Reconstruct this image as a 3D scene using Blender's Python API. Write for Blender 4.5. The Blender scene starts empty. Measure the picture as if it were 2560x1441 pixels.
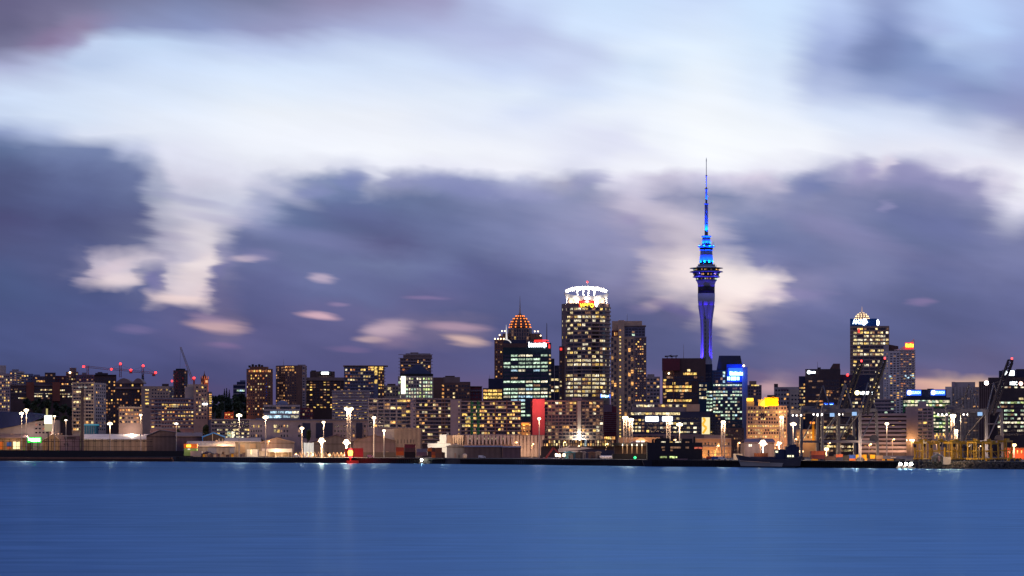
import bpy, bmesh, math, random
from mathutils import Vector, Matrix
random.seed(11)
S = bpy.context.scene
COL = S.collection
R = math.radians

# ---------------------------------------------------------------- camera
F = 6600.0; HY = 1121.0; CAMZ = 10.6          # focal length / horizon row in photo pixels, eye height in metres
cam = bpy.data.cameras.new('camera'); camo = bpy.data.objects.new('camera', cam); COL.objects.link(camo)
cam.sensor_fit = 'HORIZONTAL'; cam.sensor_width = 36; cam.lens = 36 * F / 2560
cam.shift_y = (HY - 720.5) / 2560; cam.clip_start = 1; cam.clip_end = 30000
camo.location = (0, 0, CAMZ); camo.rotation_euler = (R(90), 0, 0)
S.camera = camo
S.view_settings.view_transform = 'Standard'; S.view_settings.look = 'None'
S.view_settings.exposure = 0; S.view_settings.gamma = 1; S.view_settings.use_curve_mapping = False

def lin(c):
    return tuple((v / 255 / 12.92) if v / 255 <= .04045 else ((v / 255 + .055) / 1.055) ** 2.4 for v in c)
def lin4(c): return lin(c) + (1,)

# ---------------------------------------------------------------- dusk sky (world)
world = bpy.data.worlds.new('World'); S.world = world; world.use_nodes = True
NT = world.node_tree; NT.nodes.clear()
def nd(t, tree=None, **kw):
    n = (tree or NT).nodes.new(t)
    for k, v in kw.items(): setattr(n, k, v)
    return n
def lk(a, b, tree=None): (tree or NT).links.new(a, b)
def mth(op, a, b=None, c=None, tree=None, clamp=False):
    n = nd('ShaderNodeMath', tree, operation=op, use_clamp=clamp)
    for i, v in enumerate((a, b, c)):
        if v is None: continue
        if isinstance(v, (int, float)): n.inputs[i].default_value = v
        else: lk(v, n.inputs[i], tree)
    return n.outputs[0]
def mrange(v, a, b, c, d, smooth=False, tree=None):
    n = nd('ShaderNodeMapRange', tree, interpolation_type='SMOOTHSTEP' if smooth else 'LINEAR')
    lk(v, n.inputs[0], tree)
    for i, x in enumerate((a, b, c, d)): n.inputs[1 + i].default_value = x
    return n.outputs[0]
def mixc(f, a, b, tree=None, blend='MIX'):
    n = nd('ShaderNodeMix', tree, data_type='RGBA', blend_type=blend)
    if isinstance(f, (int, float)): n.inputs[0].default_value = f
    else: lk(f, n.inputs[0], tree)
    for i, v in ((6, a), (7, b)):
        if isinstance(v, tuple): n.inputs[i].default_value = v
        else: lk(v, n.inputs[i], tree)
    return n.outputs[2]
tc = nd('ShaderNodeTexCoord'); sep = nd('ShaderNodeSeparateXYZ'); lk(tc.outputs['Generated'], sep.inputs[0])
ay = mth('MAXIMUM', mth('ABSOLUTE', sep.outputs[1]), .04)
U0 = mth('MULTIPLY_ADD', mth('DIVIDE', sep.outputs[0], ay), F, 1280.0)
V0 = mth('MULTIPLY_ADD', mth('DIVIDE', sep.outputs[2], ay), -F, HY)
def comb(x, y, z=0.0):
    n = nd('ShaderNodeCombineXYZ')
    for i, v in enumerate((x, y, z)):
        if isinstance(v, (int, float)): n.inputs[i].default_value = v
        else: lk(v, n.inputs[i])
    return n.outputs[0]
def streak(theta, L1, L2, detail=3.0, seed=0.0, rough=.5):
    c, s = math.cos(theta), math.sin(theta)
    a = mth('MULTIPLY_ADD', U0, c / L1, mth('MULTIPLY', V0, s / L1))
    b = mth('MULTIPLY_ADD', U0, -s / L2, mth('MULTIPLY', V0, c / L2))
    n = nd('ShaderNodeTexNoise', noise_dimensions='3D'); n.inputs['Scale'].default_value = 1
    n.inputs['Detail'].default_value = detail; n.inputs['Roughness'].default_value = rough
    lk(comb(a, b, seed), n.inputs['Vector']); return n
n1 = streak(R(13), 300, 90, 3, 1.3); s1 = nd('ShaderNodeSeparateColor'); lk(n1.outputs['Color'], s1.inputs[0])
n2 = streak(R(11), 260, 34, 3, 7.7); s2 = nd('ShaderNodeSeparateColor'); lk(n2.outputs['Color'], s2.inputs[0])
n4 = streak(R(6), 190, 22, 4, 4.4); s4 = nd('ShaderNodeSeparateColor'); lk(n4.outputs['Color'], s4.inputs[0])
n6 = streak(R(-10), 130, 90, 3, 6.1); s6 = nd('ShaderNodeSeparateColor'); lk(n6.outputs['Color'], s6.inputs[0])
def cen(o, amp): return mth('MULTIPLY', mth('SUBTRACT', o, .5), amp)
U = mth('ADD', U0, mth('ADD', cen(s1.outputs[0], 110), cen(s2.outputs[0], 44)))
V = mth('ADD', V0, mth('ADD', cen(s1.outputs[1], 60), cen(s2.outputs[1], 9)))
low = mrange(V0, 380, 520, 0, 1, True)
U = mth('ADD', U, mth('MULTIPLY', low, mth('ADD', cen(s4.outputs[0], 84), cen(s6.outputs[0], 40))))
V = mth('ADD', V, mth('MULTIPLY', mrange(V0, 330, 430, 0, 1, True), cen(s6.outputs[1], 70)))
fac = mth('MULTIPLY', U, 1 / 2560)
ROWS = [
 (0, [(0,(112,100,146)),(160,(122,111,156)),(320,(128,124,170)),(480,(126,129,178)),(640,(130,128,173)),(860,(154,143,188)),(1080,(165,160,205)),(1200,(176,188,228)),(1300,(194,212,246)),(1500,(200,222,251)),(1750,(197,216,248)),(1920,(202,226,255)),(2100,(180,200,240)),(2230,(146,160,210)),(2400,(182,207,248)),(2560,(172,192,236))]),
 (70, [(0,(112,102,146)),(120,(130,116,160)),(200,(146,134,176)),(300,(142,148,196)),(480,(142,152,202)),(700,(154,154,200)),(960,(170,180,222)),(1150,(176,186,226)),(1290,(180,192,232)),(1450,(206,225,253)),(1750,(211,228,252)),(1930,(203,225,253)),(2080,(168,186,232)),(2220,(128,142,198)),(2330,(166,184,228)),(2450,(178,204,246)),(2560,(165,186,232))]),
 (115, [(0,(128,118,162)),(110,(142,122,168)),(170,(160,152,196)),(230,(190,208,240)),(330,(190,212,244)),(640,(186,202,238)),(960,(192,208,240)),(1280,(182,192,230)),(1450,(200,215,246)),(1600,(220,235,254)),(1750,(222,237,255)),(1930,(208,228,253)),(2080,(156,173,222)),(2190,(118,132,186)),(2270,(128,146,200)),(2370,(172,194,234)),(2560,(158,176,224))]),
 (165, [(0,(172,176,216)),(120,(180,192,226)),(220,(184,203,236)),(400,(202,220,248)),(640,(210,227,252)),(960,(208,224,250)),(1280,(196,211,244)),(1420,(196,208,240)),(1600,(212,229,252)),(1760,(229,241,255)),(1930,(213,229,252)),(2060,(156,171,218)),(2180,(126,142,196)),(2330,(134,152,206)),(2480,(160,182,226)),(2560,(152,170,220))]),
 (235, [(0,(204,221,248)),(320,(214,228,250)),(640,(224,236,253)),(960,(225,235,252)),(1280,(222,234,252)),(1450,(208,222,248)),(1600,(226,237,253)),(1760,(238,245,255)),(1950,(222,234,252)),(2060,(180,194,230)),(2200,(158,173,218)),(2330,(146,162,212)),(2450,(134,148,200)),(2560,(144,152,204))]),
 (285, [(0,(196,212,240)),(150,(212,226,248)),(400,(226,235,251)),(700,(236,242,252)),(960,(236,241,252)),(1180,(228,236,252)),(1320,(214,224,248)),(1500,(232,239,252)),(1760,(243,248,255)),(1950,(232,240,253)),(2120,(206,219,244)),(2300,(204,216,243)),(2420,(168,180,218)),(2560,(148,152,202))]),
 (330, [(0,(140,152,200)),(110,(178,192,226)),(200,(216,224,244)),(400,(228,235,250)),(700,(238,242,252)),(960,(238,242,252)),(1180,(230,236,251)),(1330,(228,234,250)),(1520,(222,226,246)),(1620,(238,243,253)),(1770,(246,250,255)),(2000,(240,245,254)),(2200,(218,227,247)),(2350,(212,221,244)),(2460,(206,212,236)),(2560,(164,166,204))]),
 (375, [(0,(100,112,164)),(150,(122,132,182)),(250,(120,130,182)),(330,(186,194,224)),(420,(224,227,245)),(640,(236,240,251)),(960,(242,245,253)),(1280,(238,241,251)),(1520,(224,227,246)),(1650,(240,243,252)),(1770,(247,250,255)),(2000,(243,246,254)),(2120,(226,228,243)),(2300,(228,230,245)),(2440,(226,230,246)),(2560,(212,214,234))]),
 (415, [(0,(90,97,150)),(180,(112,120,174)),(310,(116,124,176)),(370,(158,164,202)),(430,(216,218,236)),(640,(224,226,241)),(760,(226,228,242)),(880,(214,217,236)),(960,(236,238,250)),(1100,(230,231,246)),(1280,(238,239,250)),(1450,(220,222,240)),(1560,(238,239,250)),(1770,(244,246,254)),(1960,(232,232,246)),(2060,(196,196,222)),(2150,(174,166,206)),(2200,(210,202,224)),(2260,(162,158,202)),(2330,(200,196,222)),(2420,(228,226,242)),(2560,(240,241,252))]),
 (450, [(0,(85,88,140)),(200,(100,105,160)),(340,(112,118,172)),(395,(176,178,208)),(440,(206,205,226)),(600,(212,212,230)),(700,(176,178,210)),(790,(138,146,192)),(870,(126,138,190)),(940,(178,180,212)),(1020,(152,152,194)),(1160,(146,150,196)),(1280,(178,180,214)),(1400,(176,172,204)),(1480,(156,158,198)),(1550,(224,221,240)),(1640,(200,193,218)),(1770,(208,204,228)),(1920,(212,204,226)),(2000,(150,152,196)),(2060,(124,132,184)),(2150,(158,150,196)),(2300,(138,134,186)),(2420,(158,152,198)),(2500,(220,215,236)),(2560,(244,245,254))]),
 (500, [(0,(84,86,140)),(160,(92,96,152)),(330,(102,106,160)),(390,(160,162,196)),(450,(190,190,214)),(600,(196,198,220)),(660,(156,162,200)),(760,(108,118,170)),(900,(104,112,166)),(1060,(114,122,174)),(1280,(132,134,184)),(1440,(146,146,190)),(1530,(172,168,204)),(1590,(202,196,222)),(1680,(158,154,194)),(1790,(134,138,184)),(1900,(170,166,202)),(1980,(150,148,192)),(2080,(132,132,182)),(2220,(126,126,176)),(2360,(128,126,178)),(2450,(148,144,190)),(2510,(176,170,206)),(2560,(224,220,240))]),
 (550, [(0,(82,78,132)),(160,(86,86,142)),(330,(98,98,152)),(400,(180,176,204)),(480,(202,196,216)),(560,(188,184,210)),(620,(138,140,186)),(760,(100,108,162)),(930,(98,102,156)),(1100,(110,114,168)),(1280,(126,128,180)),(1480,(150,146,192)),(1580,(172,162,200)),(1680,(204,192,214)),(1760,(190,182,210)),(1850,(136,140,188)),(1920,(128,132,182)),(2060,(136,134,184)),(2250,(112,116,170)),(2400,(116,118,172)),(2560,(146,142,188))]),
 (610, [(0,(82,82,134)),(200,(88,90,146)),(350,(112,110,160)),(420,(190,182,206)),(520,(216,208,220)),(560,(172,166,198)),(620,(110,112,168)),(720,(110,112,166)),(860,(104,104,158)),(980,(96,92,146)),(1150,(108,110,164)),(1300,(122,122,174)),(1500,(140,136,186)),(1580,(154,146,190)),(1640,(184,170,200)),(1720,(210,196,214)),(1800,(160,156,196)),(1880,(112,118,174)),(2000,(118,120,174)),(2150,(126,124,176)),(2320,(108,110,164)),(2560,(126,124,176))]),
 (655, [(0,(82,88,144)),(150,(88,90,146)),(210,(116,110,160)),(240,(198,182,204)),(330,(206,192,210)),(400,(188,176,202)),(440,(206,194,212)),(530,(222,208,216)),(565,(140,132,180)),(620,(108,108,164)),(760,(112,114,168)),(960,(116,118,170)),(1080,(112,114,168)),(1200,(100,100,156)),(1400,(122,120,174)),(1560,(148,142,188)),(1620,(202,186,206)),(1700,(238,222,226)),(1780,(226,214,222)),(1840,(196,186,208)),(1900,(134,130,182)),(2000,(118,116,170)),(2150,(128,126,178)),(2330,(112,110,166)),(2560,(124,122,176))]),
 (695, [(0,(78,88,144)),(190,(84,88,146)),(235,(178,160,190)),(280,(222,204,214)),(330,(208,192,208)),(360,(110,110,164)),(405,(118,116,168)),(430,(208,194,210)),(530,(222,206,214)),(560,(128,120,170)),(640,(104,102,160)),(800,(112,112,168)),(1040,(106,106,162)),(1250,(94,94,150)),(1400,(110,108,164)),(1560,(142,134,184)),(1630,(196,180,204)),(1700,(238,220,224)),(1790,(246,232,232)),(1900,(240,226,228)),(1945,(212,196,210)),(1985,(138,130,180)),(2150,(124,122,176)),(2330,(106,106,164)),(2560,(118,116,172))]),
 (735, [(0,(76,86,142)),(240,(80,86,144)),(360,(98,98,154)),(395,(188,168,192)),(450,(222,202,210)),(515,(226,206,212)),(545,(116,106,160)),(640,(98,96,154)),(900,(106,106,162)),(1080,(106,100,158)),(1260,(92,92,148)),(1420,(104,102,160)),(1560,(136,126,176)),(1640,(164,150,188)),(1700,(190,172,198)),(1770,(242,224,224)),(1850,(246,228,226)),(1920,(226,208,214)),(1965,(140,130,178)),(2120,(112,110,166)),(2330,(104,104,160)),(2560,(112,110,168))]),
 (775, [(0,(76,84,142)),(300,(80,84,144)),(460,(102,96,154)),(530,(116,102,154)),(640,(94,92,150)),(800,(106,98,154)),(960,(108,100,156)),(1120,(96,94,150)),(1280,(90,90,146)),(1450,(96,94,152)),(1600,(106,102,158)),(1700,(118,108,162)),(1760,(192,172,192)),(1810,(246,226,222)),(1860,(214,192,204)),(1900,(142,130,174)),(2000,(112,108,164)),(2300,(98,98,154)),(2560,(106,104,162))]),
 (820, [(0,(78,84,144)),(300,(84,86,146)),(480,(98,90,148)),(560,(124,106,152)),(640,(94,88,146)),(880,(102,94,150)),(960,(136,116,160)),(1050,(126,108,156)),(1160,(132,112,156)),(1250,(90,88,146)),(1450,(90,90,146)),(1700,(98,96,152)),(1790,(112,104,158)),(1840,(190,168,184)),(1900,(106,100,156)),(2100,(98,98,154)),(2300,(94,94,150)),(2560,(102,100,158))]),
 (870, [(0,(76,82,142)),(400,(86,84,144)),(560,(102,92,150)),(800,(94,88,146)),(1000,(94,86,144)),(1200,(94,88,146)),(1500,(92,90,146)),(1800,(96,94,150)),(2000,(100,98,152)),(2300,(98,94,148)),(2560,(104,98,154))]),
 (920, [(0,(72,76,132)),(400,(80,78,136)),(700,(88,82,140)),(1000,(92,84,140)),(1220,(98,88,144)),(1500,(96,90,146)),(1850,(100,94,150)),(1960,(108,98,150)),(2300,(106,94,146)),(2560,(112,98,150))]),
 (955, [(0,(68,72,124)),(400,(78,74,130)),(560,(86,78,134)),(900,(94,82,136)),(1220,(106,88,140)),(1600,(112,92,144)),(1880,(128,102,148)),(1930,(150,120,156)),(1990,(128,102,146)),(2280,(132,102,144)),(2350,(196,156,152)),(2450,(206,164,150)),(2560,(140,108,146))]),
 (985, [(0,(70,68,120)),(600,(90,76,130)),(1220,(116,90,138)),(1700,(120,94,140)),(1920,(176,138,160)),(2000,(140,108,146)),(2280,(160,120,146)),(2400,(232,180,150)),(2560,(170,128,146))]),
 (1060, [(0,(66,62,112)),(1280,(92,76,120)),(2560,(130,100,130))]),
]
col = None; prev = None
for y, stops in ROWS:
    rn = nd('ShaderNodeValToRGB'); cr = rn.color_ramp; cr.interpolation = 'EASE'
    els = cr.elements
    while len(els) < len(stops): els.new(.5)
    for e, (x, c) in zip(els, stops): e.position = x / 2560
    for e, (x, c) in zip(els, stops):
        q = max(0, min(1, (225 - max(c)) / 60)); c = (c[0] * (1 - .095 * q), c[1] * (1 - .025 * q), c[2] * (1 - .07 * q)); e.position = x / 2560; e.color = lin4(c)
    lk(fac, rn.inputs[0])
    if col is None: col = rn.outputs[0]
    else: col = mixc(mrange(V, prev, y, 0, 1), col, rn.outputs[0])
    prev = y
# individual wisps: centre, radii, tilt, colour, strength
WISP = [
 (300,700,75,16,-6,(228,210,214),.7),(270,672,60,16,-20,(214,196,208),.6),(455,748,85,11,1,(240,214,212),.85),(480,690,60,30,-40,(232,216,220),.6),
 (500,660,55,16,-12,(238,224,224),.6),(500,590,60,34,0,(226,218,228),.6),(480,530,110,30,8,(214,212,226),.45),
 (388,700,26,28,10,(112,110,164),.8),(540,690,22,60,20,(108,106,162),.35),
 (610,648,48,9,-2,(206,186,202),.75),(810,697,40,10,8,(196,176,198),.75),(795,788,55,8,6,(222,178,190),.8),(835,763,26,6,4,(150,128,168),.6),
 (550,816,66,15,6,(216,176,178),.75),(530,795,55,12,12,(170,142,172),.55),(560,862,45,7,3,(140,112,158),.5),(340,826,50,9,4,(124,110,160),.5),
 (965,822,60,22,-8,(206,176,190),.75),(930,848,45,8,4,(214,180,180),.6),(985,850,55,20,0,(150,124,158),.4),(1130,815,85,11,3,(196,160,180),.65),(1165,848,55,12,8,(224,186,176),.8),(1060,744,50,6,2,(140,118,166),.6),
 (870,872,60,7,2,(128,106,152),.5),(640,640,50,16,3,(138,132,180),.4),
 (1570,548,26,14,20,(150,140,186),.4),(1600,520,90,26,12,(212,202,222),.5),(1720,560,100,22,16,(214,204,222),.45),
 (1650,758,50,14,-14,(206,184,200),.6),(1700,700,80,50,10,(244,228,228),.45),(1840,700,100,34,8,(252,238,234),.5),(1810,790,45,26,-10,(248,226,220),.7),
 (1690,770,70,15,20,(112,104,162),.6),(1600,775,40,10,5,(150,134,178),.35),(1930,735,30,24,-20,(232,212,214),.4),
 (2300,754,34,9,3,(138,120,168),.7),(2000,735,90,12,2,(136,126,176),.4),(2215,515,24,12,-20,(160,154,198),.5),
 (2330,960,130,14,2,(226,174,156),.75),(2420,974,110,16,-2,(244,192,152),.8),(2300,975,90,14,0,(212,160,150),.6),(1910,968,42,14,0,(212,166,172),.65),
 (470,500,120,12,12,(160,162,198),.5),(540,548,110,12,10,(176,172,202),.45),(430,590,60,12,8,(176,168,198),.4),(690,480,110,16,20,(206,206,226),.5),(640,520,70,30,-30,(172,172,204),.4),(885,452,40,24,-10,(122,134,186),.8),(770,482,55,20,-14,(128,136,186),.6),(1000,456,46,20,0,(140,146,192),.6),(1085,452,70,22,4,(134,142,190),.7),(1190,474,100,26,8,(128,134,186),.6),(945,438,26,12,20,(224,226,242),.6),(1330,486,80,20,8,(146,148,194),.5),(820,600,190,24,9,(124,128,178),.4),(900,545,150,26,10,(92,96,148),.35),(1180,700,110,36,6,(86,88,142),.3),(2330,560,170,36,16,(96,102,156),.4),(2100,580,190,30,18,(142,138,186),.4),(1470,452,45,20,-24,(154,154,198),.5),
 (2030,462,66,28,-28,(116,126,178),.75),(2100,432,40,22,-30,(146,146,190),.6),(2285,432,76,28,10,(144,142,188),.75),(2165,418,36,28,0,(156,152,196),.7),(2225,405,26,12,-30,(222,214,232),.6),(2400,470,70,24,20,(142,140,186),.6),
 (2545,520,60,70,40,(242,242,252),.35),(2200,130,90,50,-14,(116,130,184),.4),(2430,245,150,28,22,(132,144,198),.4),
 (180,80,120,30,-20,(150,124,166),.35),(1400,110,150,26,18,(186,196,232),.4),(1560,355,140,18,18,(220,223,244),.4),
]
wv = comb(mth('ADD', U0, mth('ADD', cen(s1.outputs[2], 40), cen(s4.outputs[0], 80))), mth('ADD', V0, mth('ADD', cen(s1.outputs[0], 20), cen(s4.outputs[2], 16))))
for cx, cy, rx, ry, ang, c, op in WISP:
    mp = nd('ShaderNodeMapping', vector_type='TEXTURE')
    mp.inputs['Location'].default_value = (cx, cy, 0); mp.inputs['Rotation'].default_value = (0, 0, R(ang)); mp.inputs['Scale'].default_value = (rx * 1.4, ry * 1.6, 1)
    lk(wv, mp.inputs['Vector'])
    g = nd('ShaderNodeTexGradient', gradient_type='SPHERICAL'); lk(mp.outputs[0], g.inputs[0])
    col = mixc(mrange(g.outputs[1], 0, .85, 0, op, True), col, lin4(c))
# overhead and behind the camera the cloud layer closes; below the horizon it is dark
n3 = streak(R(13), 620, 70, 4, 3.1)
n5 = streak(R(16), 330, 110, 3, 9.2)
lum = mth('ADD', mrange(n3.outputs[0], .3, .7, .965, 1.035), mth('MULTIPLY', cen(n5.outputs[0], .42), mrange(V0, 380, 560, .1, 1)))
lumn = nd('ShaderNodeVectorMath', operation='SCALE'); lk(col, lumn.inputs[0]); lk(lum, lumn.inputs['Scale'])
col = lumn.outputs[0]
hs = nd('ShaderNodeHueSaturation'); hs.inputs['Saturation'].default_value = .93; lk(col, hs.inputs['Color']); col = hs.outputs[0]
el = sep.outputs[2]
col = mixc(mrange(el, .17, .5, 0, 1, True), col, lin4((128, 140, 192)))
back = mixc(mrange(el, 0, .6, 0, 1, True), lin4((104, 100, 154)), lin4((128, 140, 192)))
col = mixc(mrange(sep.outputs[1], -.15, .15, 0, 1), back, col)
col = mixc(mrange(el, -.03, -.004, 0, 1), lin4((24, 30, 60)), col)
sky = nd('ShaderNodeTexSky', sky_type='NISHITA'); sky.sun_disc = False
sky.sun_elevation = R(-4); sky.sun_rotation = R(150)
bg1 = nd('ShaderNodeBackground'); lk(col, bg1.inputs[0]); bg1.inputs[1].default_value = 1.0
bg2 = nd('ShaderNodeBackground'); lk(sky.outputs[0], bg2.inputs[0]); bg2.inputs[1].default_value = .05
ad = nd('ShaderNodeAddShader'); lk(bg1.outputs[0], ad.inputs[0]); lk(bg2.outputs[0], ad.inputs[1])
wo = nd('ShaderNodeOutputWorld'); lk(ad.outputs[0], wo.inputs[0])
S.cycles.max_bounces = 4; S.cycles.diffuse_bounces = 2; S.cycles.glossy_bounces = 2; S.cycles.transmission_bounces = 2
S.cycles.caustics_reflective = False; S.cycles.caustics_refractive = False; S.cycles.sample_clamp_indirect = 3

# ---------------------------------------------------------------- materials
MATS = {}
def mat(name, rgb=None, rough=.75, spec=.3, var=.18, scale=.12, metal=0.0, stripes=None):
    """matt procedural surface: base colour (linear) broken up by two sizes of noise"""
    if name in MATS: return MATS[name]
    m = bpy.data.materials.new(name); m.use_nodes = True; t = m.node_tree; p = t.nodes['Principled BSDF']
    g = nd('ShaderNodeNewGeometry', t)
    n = nd('ShaderNodeTexNoise', t); n.inputs['Scale'].default_value = scale; n.inputs['Detail'].default_value = 5; n.inputs['Roughness'].default_value = .65
    lk(g.outputs['Position'], n.inputs['Vector'], t)
    f = mrange(n.outputs[0], .3, .7, 1 - var, 1 + var, tree=t)
    if stripes:
        ax, per, amp = stripes
        sp = nd('ShaderNodeSeparateXYZ', t); lk(g.outputs['Position'], sp.inputs[0], t)
        w = mth('SINE', mth('MULTIPLY', sp.outputs[ax], 6.2832 / per, tree=t), tree=t)
        f = mth('MULTIPLY', f, mrange(w, -1, 1, 1 - amp, 1 + amp, tree=t), tree=t)
    sc = nd('ShaderNodeVectorMath', t, operation='SCALE'); sc.inputs[0].default_value = rgb; lk(f, sc.inputs['Scale'], t)
    lk(sc.outputs[0], p.inputs['Base Color'], t)
    p.inputs['Roughness'].default_value = rough; p.inputs['Specular IOR Level'].default_value = spec; p.inputs['Metallic'].default_value = metal
    MATS[name] = m; return m
def emit(name, rgb, s, vary=False, sample=False):
    if name in MATS: return MATS[name]
    m = bpy.data.materials.new(name); m.use_nodes = True; t = m.node_tree; p = t.nodes['Principled BSDF']
    p.inputs['Base Color'].default_value = (.05, .05, .05, 1); p.inputs['Emission Color'].default_value = rgb + (1,)
    p.inputs['Roughness'].default_value = .3
    if vary:
        g = nd('ShaderNodeNewGeometry', t); oi = nd('ShaderNodeObjectInfo', t)
        n = nd('ShaderNodeTexNoise', t); n.inputs['Scale'].default_value = .75; n.inputs['Detail'].default_value = 3
        lk(g.outputs['Position'], n.inputs['Vector'], t)
        f = mrange(n.outputs[0], .34, .64, .10, 1.6, tree=t)
        f = mth('MULTIPLY', f, mrange(oi.outputs['Random'], 0, 1, .35, 1.25, tree=t), tree=t)
        lk(mth('MULTIPLY', f, s, tree=t), p.inputs['Emission Strength'], t)
    else: p.inputs['Emission Strength'].default_value = s
    if not sample: m.cycles.emission_sampling = 'NONE'
    MATS[name] = m; return m
GL = bpy.data.materials.new('dark_glass'); GL.use_nodes = True; MATS['glass'] = GL
_t = GL.node_tree; _p = _t.nodes['Principled BSDF']; _p.inputs['Roughness'].default_value = .12; _p.inputs['Specular IOR Level'].default_value = .6
_o = nd('ShaderNodeObjectInfo', _t); _r = nd('ShaderNodeValToRGB', _t); lk(_o.outputs['Random'], _r.inputs[0], _t)
_r.color_ramp.elements[0].color = (.006, .007, .014, 1); _r.color_ramp.elements[1].color = (.035, .03, .035, 1); lk(_r.outputs[0], _p.inputs['Base Color'], _t)
for nm, c, s in (('amber', (1, .48, .13), 1.2), ('yellow', (1, .64, .15), 1.3), ('pale', (1, .77, .36), 1.05), ('white', (1, .88, .60), 1.15), ('mint', (.74, 1, .72), 1.0),
                 ('orange', (1, .33, .08), .8), ('sky', (.55, .82, 1), 1.0), ('blue', (.04, .12, 1), 1.0), ('rose', (1, .2, .1), .6), ('dim', (1, .5, .24), .3), ('lime', (.8, 1, .35), .9)):
    emit('lit_' + nm, c, s, vary=True)
PAL = {'home': ['amber'] * 4 + ['yellow'] * 5 + ['pale'] * 4 + ['dim'] * 4 + ['white', 'orange'], 'gold': ['yellow'] * 6 + ['amber'] * 3 + ['pale'] * 2, 'office': ['pale'] * 6 + ['white'] * 4 + ['yellow'] * 2 + ['dim'] * 2,
       'cool': ['mint'] * 6 + ['white'] * 2 + ['sky'], 'lime': ['mint'] * 3 + ['white'] * 4 + ['lime'] * 2, 'blue': ['sky'] * 3 + ['white'], 'orange': ['amber'] * 4 + ['orange'] * 3 + ['yellow'] * 2, 'warm': ['amber'] * 3 + ['pale'] * 4 + ['dim'] * 2 + ['yellow'] * 2, 'dim': ['dim'] * 4 + ['amber']}
WALL = {  # linear base colours
 'lilac': (.30, .26, .29), 'grey': (.22, .20, .215), 'palegrey': (.36, .335, .34), 'beige': (.34, .27, .23), 'cream': (.48, .41, .34), 'white': (.60, .57, .56),
 'brown': (.15, .085, .07), 'dark': (.055, .042, .048), 'darkbrown': (.085, .052, .05), 'taupe': (.20, .145, .14), 'rust': (.19, .085, .055), 'brick': (.22, .07, .045),
 'redbrick': (.36, .09, .045), 'roofblue': (.010, .018, .075), 'tealglass': (.012, .034, .045), 'navy': (.025, .03, .06), 'bluegrey': (.14, .155, .20), 'concrete': (.40, .34, .30), 'sand': (.46, .34, .24), 'maroon': (.13, .03, .045),
 'black': (.018, .016, .018), 'steel': (.30, .29, .31), 'metal': (.20, .19, .20), 'plum': (.16, .11, .15), 'crimson': (.46, .075, .08), 'tan': (.34, .24, .16), 'green': (.02, .16, .05), 'teal': (.01, .09, .14),
 'yellow': (.70, .36, .015), 'orange': (.55, .16, .03), 'blue': (.02, .07, .30), 'roofgrey': (.18, .17, .18), 'timber': (.08, .045, .03), 'stonedark': (.06, .055, .06), 'red': (.40, .03, .02)}
def clad(k):
    r, g, bl = WALL[k]; return mat('clad_' + k, (r * .68, g * .58, bl * .50), .6, .3, .22, .09, 0, (0, 3.6, .10))
def wm(k): r, g, bl = WALL[k]; return mat('wall_' + k, (r * 1.12, g * .97, bl * (.84 if bl < r * 1.2 else 1)))

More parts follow.
